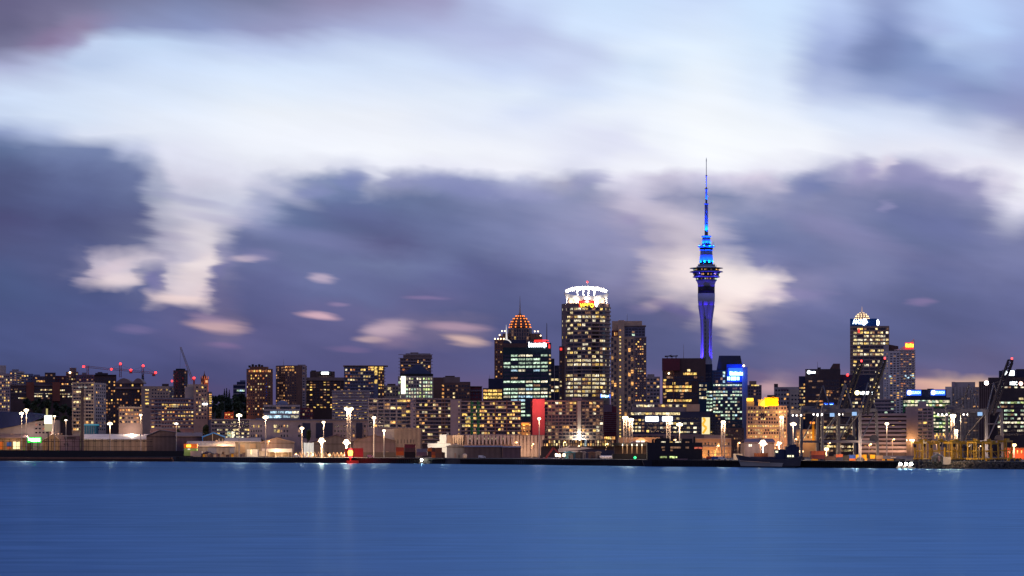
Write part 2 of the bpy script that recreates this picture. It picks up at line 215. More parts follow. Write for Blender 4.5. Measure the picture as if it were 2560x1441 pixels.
# ---------------------------------------------------------------- geometry helpers
def ground(Y): return 3.8 + max(0, min(1, (Y - 2300) / 1100)) * 38
def pt(x, y, Y): return Vector(((x - 1280) * Y / F, Y, CAMZ + (HY - y) * Y / F))
class MB:
    def __init__(s): s.v = []; s.f = []; s.m = []; s.cur = 0
    def add(s, vs, fs):
        b = len(s.v); s.v += [tuple(v) for v in vs]
        for f in fs: s.f.append([b + i for i in f]); s.m.append(s.cur)
    def box(s, c, d, rz=0, rx=0):
        M = Matrix.Rotation(rz, 3, 'Z') @ Matrix.Rotation(rx, 3, 'X'); c = Vector(c)
        vs = [c + M @ Vector((x * d[0] / 2, y * d[1] / 2, z * d[2] / 2)) for z in (-1, 1) for y in (-1, 1) for x in (-1, 1)]
        s.add(vs, [(0, 2, 3, 1), (4, 5, 7, 6), (0, 1, 5, 4), (1, 3, 7, 5), (3, 2, 6, 7), (2, 0, 4, 6)]); return s
    def bar(s, a, b, r, n=6, r2=None):
        a = Vector(a); b = Vector(b); d = (b - a).normalized(); r2 = r if r2 is None else r2
        u = d.orthogonal().normalized(); w = d.cross(u)
        vs = [a + (u * math.cos(i * 2 * math.pi / n) + w * math.sin(i * 2 * math.pi / n)) * r for i in range(n)] + [b + (u * math.cos(i * 2 * math.pi / n) + w * math.sin(i * 2 * math.pi / n)) * r2 for i in range(n)]
        s.add(vs, [(i, (i + 1) % n, n + (i + 1) % n, n + i) for i in range(n)] + [tuple(range(n))[::-1], tuple(range(n, 2 * n))]); return s
    def beam(s, a, b, w, h):
        """rectangular beam from a to b"""
        a = Vector(a); b = Vector(b); d = (b - a).normalized(); up = Vector((0, 0, 1)) if abs(d.z) < .95 else Vector((0, 1, 0))
        u = d.cross(up).normalized(); v = u.cross(d)
        q = [(-1, -1), (1, -1), (1, 1), (-1, 1)]
        vs = [p + u * i * w / 2 + v * j * h / 2 for p in (a, b) for i, j in q]
        s.add(vs, [(0, 1, 5, 4), (1, 2, 6, 5), (2, 3, 7, 6), (3, 0, 4, 7), (3, 2, 1, 0), (4, 5, 6, 7)]); return s
    def lathe(s, prof, c=(0, 0, 0), n=32, cap=True):
        c = Vector(c); vs = []
        for r, z in prof: vs += [c + Vector((r * math.cos(i * 2 * math.pi / n), r * math.sin(i * 2 * math.pi / n), z)) for i in range(n)]
        fs = [(k * n + i, k * n + (i + 1) % n, (k + 1) * n + (i + 1) % n, (k + 1) * n + i) for k in range(len(prof) - 1) for i in range(n)]
        if cap: fs += [tuple(range(n))[::-1], tuple(range((len(prof) - 1) * n, len(prof) * n))]
        s.add(vs, fs); return s
    def prism(s, poly, z0, z1):
        n = len(poly); z1 = z1 if isinstance(z1, (list, tuple)) else [z1] * n
        vs = [(x, y, z0) for x, y in poly] + [(x, y, z) for (x, y), z in zip(poly, z1)]
        s.add(vs, [(i, (i + 1) % n, n + (i + 1) % n, n + i) for i in range(n)] + [tuple(range(n))[::-1], tuple(range(n, 2 * n))]); return s
    def ext(s, prof, a, b):
        """extrude a profile given as (offset along a->b normal-left, z) pairs between plan points a and b"""
        a = Vector(a); b = Vector(b); n = len(prof); d = (b - a).normalized(); nr = Vector((-d.y, d.x, 0))
        vs = [p + nr * o + Vector((0, 0, z)) for p in (a, b) for o, z in prof]
        s.add(vs, [(i, (i + 1) % n, n + (i + 1) % n, n + i) for i in range(n)] + [tuple(range(n))[::-1], tuple(range(n, 2 * n))]); return s
    def mesh(s, name, mats, org=(0, 0, 0)):
        me = bpy.data.meshes.new(name); o = Vector(org)
        me.from_pydata([tuple(Vector(v) - o) for v in s.v], [], s.f)
        for m in (mats if isinstance(mats, list) else [mats]): me.materials.append(m)
        if isinstance(mats, list): me.polygons.foreach_set('material_index', s.m)
        bm = bmesh.new(); bm.from_mesh(me); bmesh.ops.recalc_face_normals(bm, faces=bm.faces); bm.to_mesh(me); bm.free()
        me.update(); return me
    def obj(s, name, mats, parent=None, org=None, label=None):
        w = Vector(org) if org is not None else (wpos(parent) if parent else Vector((0, 0, 0)))
        o = bpy.data.objects.new(name, s.mesh(name, mats, w)); COL.objects.link(o)
        if parent: o.parent = parent; o.location = w - wpos(parent)
        else: o.location = w
        if label: o['label'] = label
        return o
def wpos(o):
    p = Vector(o.location)
    while o.parent: o = o.parent; p += Vector(o.location)
    return p
def tag(o, label, cat, group=None):
    o['label'] = label; o['category'] = cat
    if group: o['group'] = group
    return o
def thing(name, loc, label, cat, group=None):
    o = bpy.data.objects.new(name, None); COL.objects.link(o); o.location = loc; o.empty_display_size = 1
    return tag(o, label, cat, group)
def kind(o, k): o['kind'] = k; return o
def dup(o, parent=None):
    c = o.copy(); COL.objects.link(c)
    if parent: c.parent = parent
    for ch in list(o.children): dup(ch, c)
    return c
def text(parent, s, loc, h, m, az=0, name='lettering', bold=.0, wscale=1.0, ext=.15):
    cu = bpy.data.curves.new(name, 'FONT'); cu.body = s; cu.size = h * 1.4; cu.align_x = 'CENTER'; cu.align_y = 'CENTER'; cu.extrude = ext; cu.offset = bold
    t = bpy.data.objects.new('t', cu); COL.objects.link(t)
    dg = bpy.context.evaluated_depsgraph_get(); dg.update()
    me = bpy.data.meshes.new_from_object(t.evaluated_get(dg)); bpy.data.objects.remove(t); me.name = name
    me.materials.clear(); me.materials.append(m)
    o = bpy.data.objects.new(name, me); COL.objects.link(o); o.parent = parent; o.location = Vector(loc) - wpos(parent)
    o.rotation_euler = (R(90), 0, -az); o.scale = (wscale, 1, 1); return o
LPM = 2.1
def lamp(parent, loc, power, color=(1, .72, .42), radius=1.0, spot=None, aim=None):
    l = bpy.data.lights.new('lamp_light', 'SPOT' if spot else 'POINT'); l.energy = power * LPM; l.color = color; l.shadow_soft_size = radius
    o = bpy.data.objects.new('lamp_light', l); COL.objects.link(o); o.parent = parent; o.location = Vector(loc) - wpos(parent)
    if spot:
        l.spot_size = R(spot); l.spot_blend = .5
        o.rotation_euler = (Vector(aim) - Vector(loc)).to_track_quat('-Z', 'Y').to_euler()
    return o

# ---------------------------------------------------------------- water, land
def water():
    m = bpy.data.materials.new('harbour_water'); m.use_nodes = True; t = m.node_tree; t.nodes.remove(t.nodes['Principled BSDF']); out = t.nodes['Material Output']
    g = nd('ShaderNodeNewGeometry', t)
    def noise(sx, sy, det):
        mp = nd('ShaderNodeMapping', t); mp.inputs['Scale'].default_value = (sx, sy, 1); lk(g.outputs['Position'], mp.inputs[0], t)
        n = nd('ShaderNodeTexNoise', t); n.inputs['Scale'].default_value = 1; n.inputs['Detail'].default_value = det; n.inputs['Roughness'].default_value = .6; lk(mp.outputs[0], n.inputs['Vector'], t); return n.outputs[0]
    gl = nd('ShaderNodeBsdfGlossy', t); sp = nd('ShaderNodeSeparateXYZ', t); lk(g.outputs['Position'], sp.inputs[0], t)
    st = noise(.05, .17, 8); lane = noise(.0016, .006, 5)
    ro = mth('ADD', mrange(sp.outputs[1], 420, 1250, .36, .34, True, tree=t), mth('ADD', mrange(lane, .3, .7, -.05, .05, tree=t), mrange(st, .3, .7, -.05, .05, tree=t), tree=t), tree=t)
    lk(ro, gl.inputs['Roughness'], t); cs = nd('ShaderNodeVectorMath', t, operation='SCALE'); cs.inputs[0].default_value = (.20, .378, .615); lk(mth('MULTIPLY', mrange(st, .3, .7, .84, 1.16, tree=t), mth('MULTIPLY', mrange(lane, .32, .68, .93, 1.09, tree=t), mrange(sp.outputs[1], 500, 1300, 1.04, .74, True, tree=t), tree=t), tree=t), cs.inputs['Scale'], t); lk(cs.outputs[0], gl.inputs['Color'], t)  # tint painted darker towards the quay for the dimmer reflection there
    df = nd('ShaderNodeBsdfDiffuse', t); df.inputs['Color'].default_value = (.012, .05, .14, 1)
    bp = nd('ShaderNodeBump', t); bp.inputs['Strength'].default_value = .18; bp.inputs['Distance'].default_value = 1.6; lk(noise(.035, .11, 6), bp.inputs['Height'], t); lk(bp.outputs[0], gl.inputs['Normal'], t)
    mx = nd('ShaderNodeMixShader', t); mx.inputs[0].default_value = .72; lk(df.outputs[0], mx.inputs[1], t); lk(gl.outputs[0], mx.inputs[2], t); lk(mx.outputs[0], out.inputs['Surface'], t)
    mb = MB(); mb.add([(-6000, -3000, 0), (6000, -3000, 0), (6000, 9000, 0), (-6000, 9000, 0)], [(0, 1, 2, 3)])
    return kind(mb.obj('water', m), 'structure')
water()
def edgeY(x):
    """distance of the quay edge at photo column x"""
    pts = [(-900, 2400), (0, 2258), (440, 2100), (640, 1944), (960, 1842), (1300, 1707), (1600, 1556), (1900, 1458), (2200, 1400), (2560, 1330), (3400, 1250)]
    for (a, b), (c, d) in zip(pts, pts[1:]):
        if a <= x <= c: return b + (d - b) * (x - a) / (c - a)
    return 1300
def land():
    mb = MB(); xs = [-900, -450] + list(range(0, 2600, 40)) + [3000, 3400]
    rows = []
    for x in xs:
        e = edgeY(x); r = []
        for Y, z in ((e, -3), (e, 3.8), (e + 60, 3.8), (2300, 3.8), (2600, ground(2600)), (3000, ground(3000)), (3400, ground(3400)), (8000, 42)):
            Y = max(Y, e); p = pt(x, 0, Y); r.append((p.x, p.y, z))
        rows.append(r)
    vs = [v for r in rows for v in r]; n = 8
    mb.add(vs, [(i * n + j, (i + 1) * n + j, (i + 1) * n + j + 1, i * n + j + 1) for i in range(len(xs) - 1) for j in range(n - 1)])
    return kind(mb.obj('ground', mat('asphalt_ground', (.045, .042, .045), .85, .3, .35, .05)), 'structure')
land()
def hill():
    mb = MB(); N = 14; M = 6; vs = []
    for j in range(M + 1):
        Y = 2540 + j * 75
        for i in range(N + 1):
            x = 500 + i * 11; s = math.sin(math.pi * i / N) ** .6 * math.sin(math.pi * min(1, .12 + j / M * .55)); p = pt(x, 0, Y); top = CAMZ + (HY - 996) * 2900 / F - ground(Y); vs.append((p.x, p.y, ground(Y) - 1 + max(0, top) * s + random.uniform(-.8, .8)))
    mb.add(vs, [(j * (N + 1) + i, j * (N + 1) + i + 1, (j + 1) * (N + 1) + i + 1, (j + 1) * (N + 1) + i) for j in range(M) for i in range(N)])
    return kind(mb.obj('hill', mat('hill_undergrowth', (.028, .026, .018), .95, .1, .5, .25)), 'structure')
hill()
mp_ = MB()
for (x0, x1) in ((440, 980), (980, 1113), (1150, 1850), (1990, 2260)):
    n = int((x1 - x0) / 5)
    for i in range(n):
        x = x0 + (i + .5) * (x1 - x0) / n; e = edgeY(x) - .5; p = pt(x, 0, e); mp_.box((p.x, p.y, .9), (.7, .7, 5.8))
    a = pt(x0, 0, edgeY(x0) - 1.1); b = pt(x1, 0, edgeY(x1) - 1.1); a.z = b.z = 3.3
    mp_.beam(a, b, .6, .8)
kind(mp_.obj('wharf', mat('wharf_timber', (.022, .017, .015), .9, .2, .4, .3)), 'structure')
# ---------------------------------------------------------------- buildings
WIN = {}
def winmesh(key):
    if key not in WIN:
        mb = MB(); mb.box((0, .3, 0), (1, .8, 1)); WIN[key] = mb.mesh('window', MATS['glass'] if key == 'glass' else MATS['lit_' + key])
    return WIN[key]
class Face:
    """a wall seen in the photo: fn(px) -> plan point; px range"""
    def __init__(s, fn, x0, x1, Y): s.fn, s.x0, s.x1, s.Y = fn, x0, x1, Y
    def z(s, y): return CAMZ + (HY - y) * s.Y / F
class B:
    def __init__(s, name, label, cat, Y, xc, group=None):
        s.Y = Y; s.k = Y / F; p = pt(xc, 0, Y); s.g = ground(Y) - .5
        s.e = thing(name, (p.x, p.y, s.g + .5), label, cat, group); s.w = []; s.az = math.atan((xc - 1280) / F); s.n = 0
        s.rng = random.Random(int(xc * 7 + Y))
    def plan(s, x0, x1, split, t, depth, dy):
        Y = s.Y + dy
        if split is None:
            c = pt((x0 + x1) / 2, 0, Y); az = math.atan(((x0 + x1) / 2 - 1280) / F); r = Vector((math.cos(az), -math.sin(az), 0)); f = Vector((math.sin(az), math.cos(az), 0))
            h = (x1 - x0) / 2 * Y / F; h *= math.cos(az) / 1.0
            A, Bq = c - r * h, c + r * h; A.z = Bq.z = 0
            return [A, Bq, Bq + f * depth, A + f * depth]
        a = (split - x0) * Y / F; b = (x1 - split) * Y / F
        def q(x, d): v = pt(x, 0, Y + d); v.z = 0; return v
        P0, P1, P2 = q(x0, a * t), q(split, 0), q(x1, b / t); return [P0, P1, P2, P0 + P2 - P1]
    def box(s, x0, x1, y0, y1=None, m='grey', split=None, t=.6, depth=None, dy=0, part='wall', tops=None):
        """a block from photo columns x0..x1, top row y0, bottom row y1 (None: ground); returns its visible faces"""
        Y = s.Y + dy; depth = depth or max(8, min(26, (x1 - x0) * s.k * .8)); pl = s.plan(x0, x1, split, t, depth, dy)
        z1 = CAMZ + (HY - y0) * Y / F; z0 = s.g if y1 is None else CAMZ + (HY - y1) * Y / F
        zt = z1 if tops is None else [CAMZ + (HY - q) * Y / F for q in tops]
        mb = MB(); mb.prism([(p.x, p.y) for p in pl], z0, zt); mb.obj(part, wm(m) if isinstance(m, str) else m, s.e)
        def lf(A, Bq, xa, xb):
            def fn(x):
                T = (x - xa) / (xb - xa); return A.lerp(Bq, T)
            return Face(fn, xa, xb, Y)
        if split is None: return [lf(pl[0], pl[1], x0, x1)]
        return [lf(pl[0], pl[1], x0, split), lf(pl[1], pl[2], split, x1)]
    def drum(s, x0, x1, y0, y1=None, m='grey', dy=0, part='wall', n=40, rscale=1.0):
        """a round tower; its one face follows the curve"""
        Y = s.Y + dy; rr = (x1 - x0) / 2 * Y / F; c = pt((x0 + x1) / 2, 0, Y + rr); c.x = (x0 + x1 - 2560) / 2 * Y / F; c.z = 0; az = s.az
        z1 = CAMZ + (HY - y0) * Y / F; z0 = s.g if y1 is None else CAMZ + (HY - y1) * Y / F
        mb = MB(); mb.lathe([(rr, z0), (rr, z1)], c, n); mb.obj(part, wm(m) if isinstance(m, str) else m, s.e)
        cx = (x0 + x1) / 2
        def fn(x):
            q = max(-1, min(1, (x - cx) / ((x1 - x0) / 2))); a = math.asin(q) + az
            return c + Vector((math.sin(a) * rr, -math.cos(a) * rr, 0))
        return [Face(fn, x0, x1, Y)]
    def win(s, f, x0, x1, y0, y1, cols, rows, fw=.7, fh=.6, lit=.3, pal='home', dark=True, jit=0):
        """a grid of windows between photo columns/rows on face f; lit is a share, or one digit 0-9 per row"""
        P = PAL[pal]; rg = s.rng
        for j in range(rows):
            pr = (int(lit[j % len(lit)]) / 9) if isinstance(lit, str) else lit
            if not isinstance(lit, str) and rg.random() < .25: pr *= rg.choice((.3, 1.8))
            yc = y0 + (j + .5) * (y1 - y0) / rows; h = (y1 - y0) / rows * f.Y / F * fh
            for i in range(cols):
                on = rg.random() < pr * 1.12; dimmed = not on and dark and rg.random() < .13
                if not on and not dark: continue
                w = (x1 - x0) / cols; xa = x0 + i * w + w * (1 - fw) / 2; a = f.fn(xa); b = f.fn(xa + w * fw)
                s.w.append((a, b, f.z(yc), h, rg.choice(P) if on else ('dim' if dimmed else 'glass')))
    def one(s, f, x, y, w, h, key): s.w.append((f.fn(x - w / 2), f.fn(x + w / 2), f.z(y), h * f.Y / F, key))
    def done(s):
        ws = sorted(s.w, key=lambda q: (q[4] == 'glass', -(q[0] - q[1]).length * q[3] * s.rng.uniform(.6, 1.4)))
        o0 = wpos(s.e)
        for a, b, z, h, key in ws[:100]:
            d = b - a; o = bpy.data.objects.new('window', winmesh(key)); COL.objects.link(o); o.parent = s.e
            az = math.atan2(d.y, d.x); nrm = Vector((d.y, -d.x, 0)).normalized(); c = (a + b) / 2 + nrm * .02; c.z = z
            o.location = c - o0; o.rotation_euler = (0, 0, az); o.scale = (d.length, 1, h)
        if len(ws) > 100:
            mb = MB(); keys = sorted({q[4] for q in ws[100:]})
            for a, b, z, h, key in ws[100:]:
                d = b - a; nrm = Vector((d.y, -d.x, 0)).normalized(); c = (a + b) / 2 + nrm * .02 - nrm * .3; c.z = z
                mb.cur = keys.index(key); mb.box(c, (d.length, .8, h), math.atan2(d.y, d.x))
            o = mb.obj('window', [MATS['glass'] if q == 'glass' else MATS['lit_' + q] for q in keys], s.e); kind(o, 'stuff')
        return s
    def bands(s, f, x0, x1, ys, m='white', out=.9, h=.5, name='floor_slab'):
        mb = MB()
        for y in ys:
            a = f.fn(x0); b = f.fn(x1); d = b - a; nrm = Vector((d.y, -d.x, 0)).normalized(); c = (a + b) / 2 + nrm * (out / 2 - .3); c.z = f.z(y)
            mb.box(c, (d.length, out + .6, h), math.atan2(d.y, d.x))
        return mb.obj(name, wm(m), s.e)
    def ribs(s, f, xs, y0, y1, m='white', w=.6, out=.5, name='pier'):
        mb = MB()
        for x in xs:
            a = f.fn(x - .5); b = f.fn(x + .5); d = b - a; nrm = Vector((d.y, -d.x, 0)).normalized(); c = (a + b) / 2 + nrm * (out / 2 - .3); c.z = (f.z(y0) + f.z(y1)) / 2
            mb.box(c, (w, out + .6, f.z(y0) - f.z(y1)), math.atan2(d.y, d.x))
        return mb.obj(name, wm(m), s.e)
    def roof(s, bits, m='dark', dy=6):
        """plant rooms on the roof: (x0, x1, ytop, ybottom)"""
        for x0, x1, y0, y1 in bits: s.box(x0, x1, y0, y1, m, depth=max(3, (x1 - x0) * s.k * .7), dy=dy, part='plant_room')
    def mast(s, x, y0, y1, r=.25, dy=8, name='mast', m='steel'):
        mb = MB(); mb.bar(pt(x, y1, s.Y + dy), pt(x, y0, s.Y + dy), r, 6, r * .4); return mb.obj(name, wm(m), s.e)
    def panel(s, f, x0, x1, y0, y1, m, out=.35, name='sign', parent=None):
        a = f.fn(x0); b = f.fn(x1); d = b - a; nrm = Vector((d.y, -d.x, 0)).normalized(); c = (a + b) / 2 + nrm * (out / 2); c.z = (f.z(y0) + f.z(y1)) / 2
        mb = MB(); mb.box(c, (d.length, out + .3, f.z(y0) - f.z(y1)), math.atan2(d.y, d.x)); return mb.obj(name, m, s.e if parent is None else parent)
    def letters(s, f, txt, x0, x1, y0, y1, m, out=.6, sign=None, bold=.0):
        a = f.fn(x0); b = f.fn(x1); d = b - a; nrm = Vector((d.y, -d.x, 0)).normalized(); c = (a + b) / 2 + nrm * out; c.z = (f.z(y0) + f.z(y1)) / 2
        o = text(sign or s.e, txt, c, (f.z(y0) - f.z(y1)), m, -math.atan2(d.y, d.x), bold=bold)
        wd = max(v.co.x for v in o.data.vertices) - min(v.co.x for v in o.data.vertices); ht = max(v.co.y for v in o.data.vertices) - min(v.co.y for v in o.data.vertices)
        o.scale = (d.length / wd, (f.z(y0) - f.z(y1)) / ht, 1); return o
    def bulb(s, pts, m, r=.7, dy=-1, name='roof_lamp'):
        for x, y in pts:
            c = pt(x, y, s.Y + dy); mb = MB(); mb.lathe([(r * .5, -r), (r, -r * .3), (r, r * .3), (r * .5, r)], c, 10); mb.obj(name, m, s.e)

def auto(name, label, cat, Y, x0, x1, y0, m, cw=5, rh=5.5, lit=.25, pal='home', fw=.62, fh=.5, split=None, t=.6, ybot=1100, roof=None, group=None, top=3, yb2=None):
    b = B(name, label, cat, Y, (x0 + x1) / 2, group); fs = b.box(x0, x1, y0, None, m, split, t)
    for f in fs:
        w = f.x1 - f.x0
        if w < 3: continue
        b.win(f, f.x0 + 1, f.x1 - 1, y0 + top, ybot, max(1, round(w / cw)), max(1, round((ybot - y0 - top) / rh)), fw, fh, lit, pal)
    if roof: b.roof(roof, 'dark')
    return b, fs
RED = emit('red_lamp', (1, .022, .018), 7, sample=False); WHITE = emit('sign_white', (.85, .95, 1), 6); WARMW = emit('bulb_warm', (1, .74, .42), 8); SIGNBLUE = emit('sign_blue', (.02, .12, 1), 1.6)
SIGNCYAN = emit('sign_cyan', (.35, .75, 1), 5); SIGNRED = emit('sign_red', (1, .03, .02), 2.2); SIGNYEL = emit('sign_amber', (1, .62, .03), 4); SIGNORG = emit('sign_orange', (1, .25, .03), 2.0); SIGNGRN = emit('sign_green', (.02, 1, .05), 1.4); SIGNGRW = emit('sign_mint', (.6, 1, .65), 5)
# ---- far left hillside
b = B('apartment_block', 'pale lilac apartment slab cut by the left edge of the photo', 'apartment block', 2480, 2)
f = b.box(-50, 25, 934, None, 'lilac')[0]; b.box(-40, 15, 914, 934, 'palegrey', depth=14, dy=4, part='penthouse'); b.win(f, -20, 24, 938, 1036, 9, 13, .6, .5, .22, 'warm'); b.done()
b, fs = auto('apartment_block', 'small grey block with stacked white balconies next to the slab at the left edge', 'apartment block', 2760, 24, 60, 928, 'lilac', 6, 6, .2, 'warm', split=42, ybot=964)
b.bands(fs[1], 42, 60, [931, 937, 943, 949, 955, 961], 'palegrey', 1.4, .9, 'balcony'); b.roof([(30, 47, 924, 929)], 'grey'); b.done()
b, fs = auto('office_block', 'low blue grey block with one yellow lit window under its flat roof', 'office', 2800, 57, 83, 935, 'bluegrey', 6, 7, 0, 'home', ybot=960); b.one(fs[0], 62, 940, 5, 3.4, 'yellow'); b.one(fs[0], 69, 940, 3, 3, 'pale'); b.done()
b, fs = auto('office_block', 'wide low block with a row of amber windows near its roof', 'office', 2780, 80, 119, 941, 'plum', 6, 7, .1, 'home', ybot=949, top=1); b.win(fs[0], 91, 117, 951, 956, 7, 1, .8, .8, .95, 'orange'); b.roof([(84, 100, 937, 942)], 'bluegrey'); b.done()
b, fs = auto('apartment_block', 'dark flat topped block beside a purple red neighbour on the hill', 'apartment block', 2765, 112, 139, 932, 'darkbrown', 7, 7, .05, 'home', ybot=964); b.done()
b, fs = auto('apartment_block', 'purple red block with grey roof between two dark hillside blocks', 'apartment block', 2775, 138, 168, 940, 'maroon', 7, 7, .08, 'home', ybot=964); b.done()
b, fs = auto('apartment_block', 'brown block with a square lift tower and a bright lamp on its roof', 'apartment block', 2750, 165, 196, 930, 'brown', 6, 6.5, .3, 'warm', ybot=964); b.roof([(174, 191, 920, 931)], 'taupe'); b.bulb([(175, 932)], WARMW, 1.0); b.done()
b, fs = auto('apartment_block', 'long plum hillside block behind the pale apartment tower', 'apartment block', 2740, 190, 241, 937, 'plum', 6, 6.5, .12, 'orange', ybot=960); b.roof([(205, 216, 932, 938)], 'grey'); b.done()
b = B('office_building', 'long low brown office with lit strip windows and two brick stair towers', 'office', 2600, 104)
f = b.box(26, 184, 962, None, 'darkbrown')[0]; b.bands(f, 26, 184, [963.5, 983], 'taupe', .6, .9, 'parapet')
for x in (66, 131): b.box(x, x + 19, 956, 1003, 'brick', depth=6, dy=-3, part='stair_tower')
for (x0, x1, y, ks) in ((27, 45, 974, 4), (101, 130, 975, 6), (150, 166, 976, 4), (86, 130, 983.5, 8), (150, 175, 985, 5), (86, 120, 991, 7), (156, 182, 992, 6), (46, 66, 996, 3)): b.win(f, x0, x1, y - 2, y + 2, ks, 1, .86, .8, .8, 'office')
b.win(f, 27, 65, 968, 1000, 7, 4, .8, .4, .08, 'office'); b.win(f, 86, 130, 967, 1000, 8, 4, .8, .35, .05, 'office'); b.win(f, 152, 182, 967, 972, 5, 1, .8, .6, .1, 'office'); b.done()
b = B('apartment_tower', 'pale apartment tower with white balcony grid and blue grey flank by the port pole', 'apartment tower', 2380, 223)
fs = b.box(181, 265, 957, None, 'palegrey', 236, .5); b.win(fs[0], 183, 212, 959, 1078, 4, 14, .8, .62, .16, 'warm'); b.win(fs[0], 214, 235, 959, 1078, 3, 14, .85, .62, .24, 'warm'); b.win(fs[1], 239, 264, 960, 1078, 5, 14, .5, .5, .04, 'warm')
b.bands(fs[0], 181, 236, [957 + i * 8.6 for i in range(15)], 'cream', .9, .7); b.ribs(fs[0], [182, 213, 235], 957, 1085, 'cream', .8); b.done()
b = B('apartment_tower', 'dark apartment tower under construction cranes right of the pale tower', 'apartment tower', 2640, 264)
f = b.box(236, 291, 938, None, 'darkbrown')[0]; b.roof([(238, 270, 933, 939), (244, 256, 930.5, 934)], 'dark'); b.win(f, 239, 289, 944, 1058, 8, 15, .5, .5, .17, 'orange'); b.bands(f, 236, 291, [938], 'black', 1.2, .6, 'parapet'); b.done()
b = B('apartment_tower', 'dark brown block crowned by two pale arched gables', 'apartment tower', 2500, 322)
f = b.box(288, 359, 958, None, 'darkbrown')[0]; b.box(288, 359, 968, 973, 'taupe', depth=3, dy=-2, part='cornice')
for x0, x1 in ((289, 329), (331, 359)):
    n = 14; prof = []; k = b.k; Y = b.Y - 1
    mb = MB(); fr = []
    for i in range(n + 1):
        q = i / n; x = x0 + (x1 - x0) * q; fr.append(pt(x, 957 - 11 * math.sin(math.pi * q), Y))
    base = [pt(x0, 959, Y), pt(x1, 959, Y)]; ring = fr + [base[1], base[0]]; bk = [v + Vector((-.12, 20, 0)) for v in ring]; m = len(ring)
    mb.add(ring + bk, [tuple(range(m)), tuple(range(m, 2 * m))] + [(i, (i + 1) % m, m + (i + 1) % m, m + i) for i in range(m)]); mb.obj('arched_gable', wm('taupe'), b.e)
b.win(f, 291, 357, 960, 1040, 9, 11, .5, .55, .14, 'orange'); b.done()
b, fs = auto('apartment_block', 'low cream block with two rows of lit windows below the arched gables', 'apartment block', 2330, 297, 356, 1018, 'taupe', 7, 9.5, .5, 'orange', .7, .5, ybot=1060); b.bands(fs[0], 297, 356, [1018.5], 'cream', .8, .8, 'parapet'); b.done()
b = B('apartment_block', 'beige block with a column of yellow lit stair windows', 'apartment block', 2480, 388)
f = b.box(353, 423, 966, None, 'beige')[0]; b.roof([(405, 422, 960, 967)], 'dark'); b.win(f, 362, 373, 971, 1022, 1, 6, .8, .4, '989380', 'gold'); b.win(f, 378, 421, 971, 1022, 6, 6, .5, .45, .2, 'warm'); b.done()
b = B('apartment_tower', 'dark rounded tower with a blank left side below the luffing crane', 'apartment tower', 2700, 449)
f = b.drum(431, 467, 926, None, 'darkbrown')[0]; b.drum(438, 462, 922, 927, 'black', dy=3, part='penthouse'); b.win(f, 448, 466, 928, 994, 4, 9, .6, .5, .06, 'warm'); b.win(f, 432, 446, 928, 994, 3, 9, .5, .4, .03, 'warm'); b.bulb([(430, 953)], RED, .9, dy=-3, name='warning_lamp'); b.done()
b = B('apartment_block', 'cream stepped building with an orange lit flank and a white light strip', 'apartment block', 2440, 496)
f = b.box(484, 519, 961, None, 'beige')[0]; b.box(462, 486, 968, None, 'palegrey', dy=6, part='wing'); g = b.box(512, 530, 980, None, 'bluegrey', 521, .8, dy=4, part='wing'); h = b.box(468, 484, 961, 969, 'cream', depth=8, dy=8, part='penthouse')
b.win(f, 489, 517, 964, 1050, 4, 9, .55, .45, .22, 'gold'); b.win(g[0], 513, 521, 984, 1050, 2, 8, .5, .5, .05, 'warm'); b.win(g[1], 522, 529.5, 984, 1050, 1, 12, .8, .55, .9, 'orange', dark=False)
b.panel(f, 507, 518.5, 1008.8, 1012.4, WHITE, 1.2, 'light_strip'); b.done()
b = B('clock_tower', 'ornate stone clock tower with pinnacles, its right face lit orange', 'clock tower', 2850, 511)
fs = b.box(502, 521, 946, None, 'darkbrown', 511, .9); mb = MB(); k = b.k
for x, d in ((502.5, 4), (511, 0), (520.5, 4), (506, 2), (516, 2)): mb.bar(pt(x, 948, b.Y + d + .5), pt(x, 943, b.Y + d + .5), .5, 6); mb.bar(pt(x, 943, b.Y + d + .5), pt(x, 939.5, b.Y + d + .5), .55, 6, .05)
mb.obj('pinnacle', wm('taupe'), b.e); mb = MB(); c = pt(511, 946, b.Y + 5); mb.lathe([(2.6, 0), (2.2, 2.2), (1.0, 3.2), (.35, 5.2), (.05, 8.2)], c, 8); mb.obj('spire', wm('black'), b.e); b.panel(fs[1], 513.5, 518.5, 951, 957, emit('clock_face', (1, .5, .2), .9), .2, 'clock_face')
b.win(fs[0], 503, 510, 948, 962, 2, 2, .5, .7, 0); b.done()
lamp(b.e, pt(533, 990, b.Y - 22), 60000, (1, .3, .06), 1.0, 50, pt(518, 955, b.Y + 3))
b = B('apartment_block', 'wide grey block of lit flats left of centre with green glass bays', 'apartment block', 2300, 430)
f = b.box(376, 485, 997, None, 'plum')[0]; b.bands(f, 376, 485, [997 + i * 9.2 for i in range(9)], 'bluegrey', .9, .9)
for x0 in (388, 396): b.win(f, x0, x0 + 6, 1000, 1068, 1, 7, .9, .8, 0)
b.win(f, 404, 484, 999, 1073, 12, 8, .62, .5, '05276332', 'home'); b.win(f, 377, 387, 999, 1073, 1, 8, .62, .5, .2, 'home'); b.win(f, 415, 446, 1011, 1018, 5, 1, .96, 1, 1, 'gold'); b.done()
b, fs = auto('apartment_block', 'small grey annexe with tall windows behind the beige block', 'apartment block', 2560, 420, 434, 966, 'grey', 4, 7, .3, 'warm', ybot=995); b.done()
b = B('office_building', 'small blue terraced office among the hilltop trees', 'office', 2900, 598)
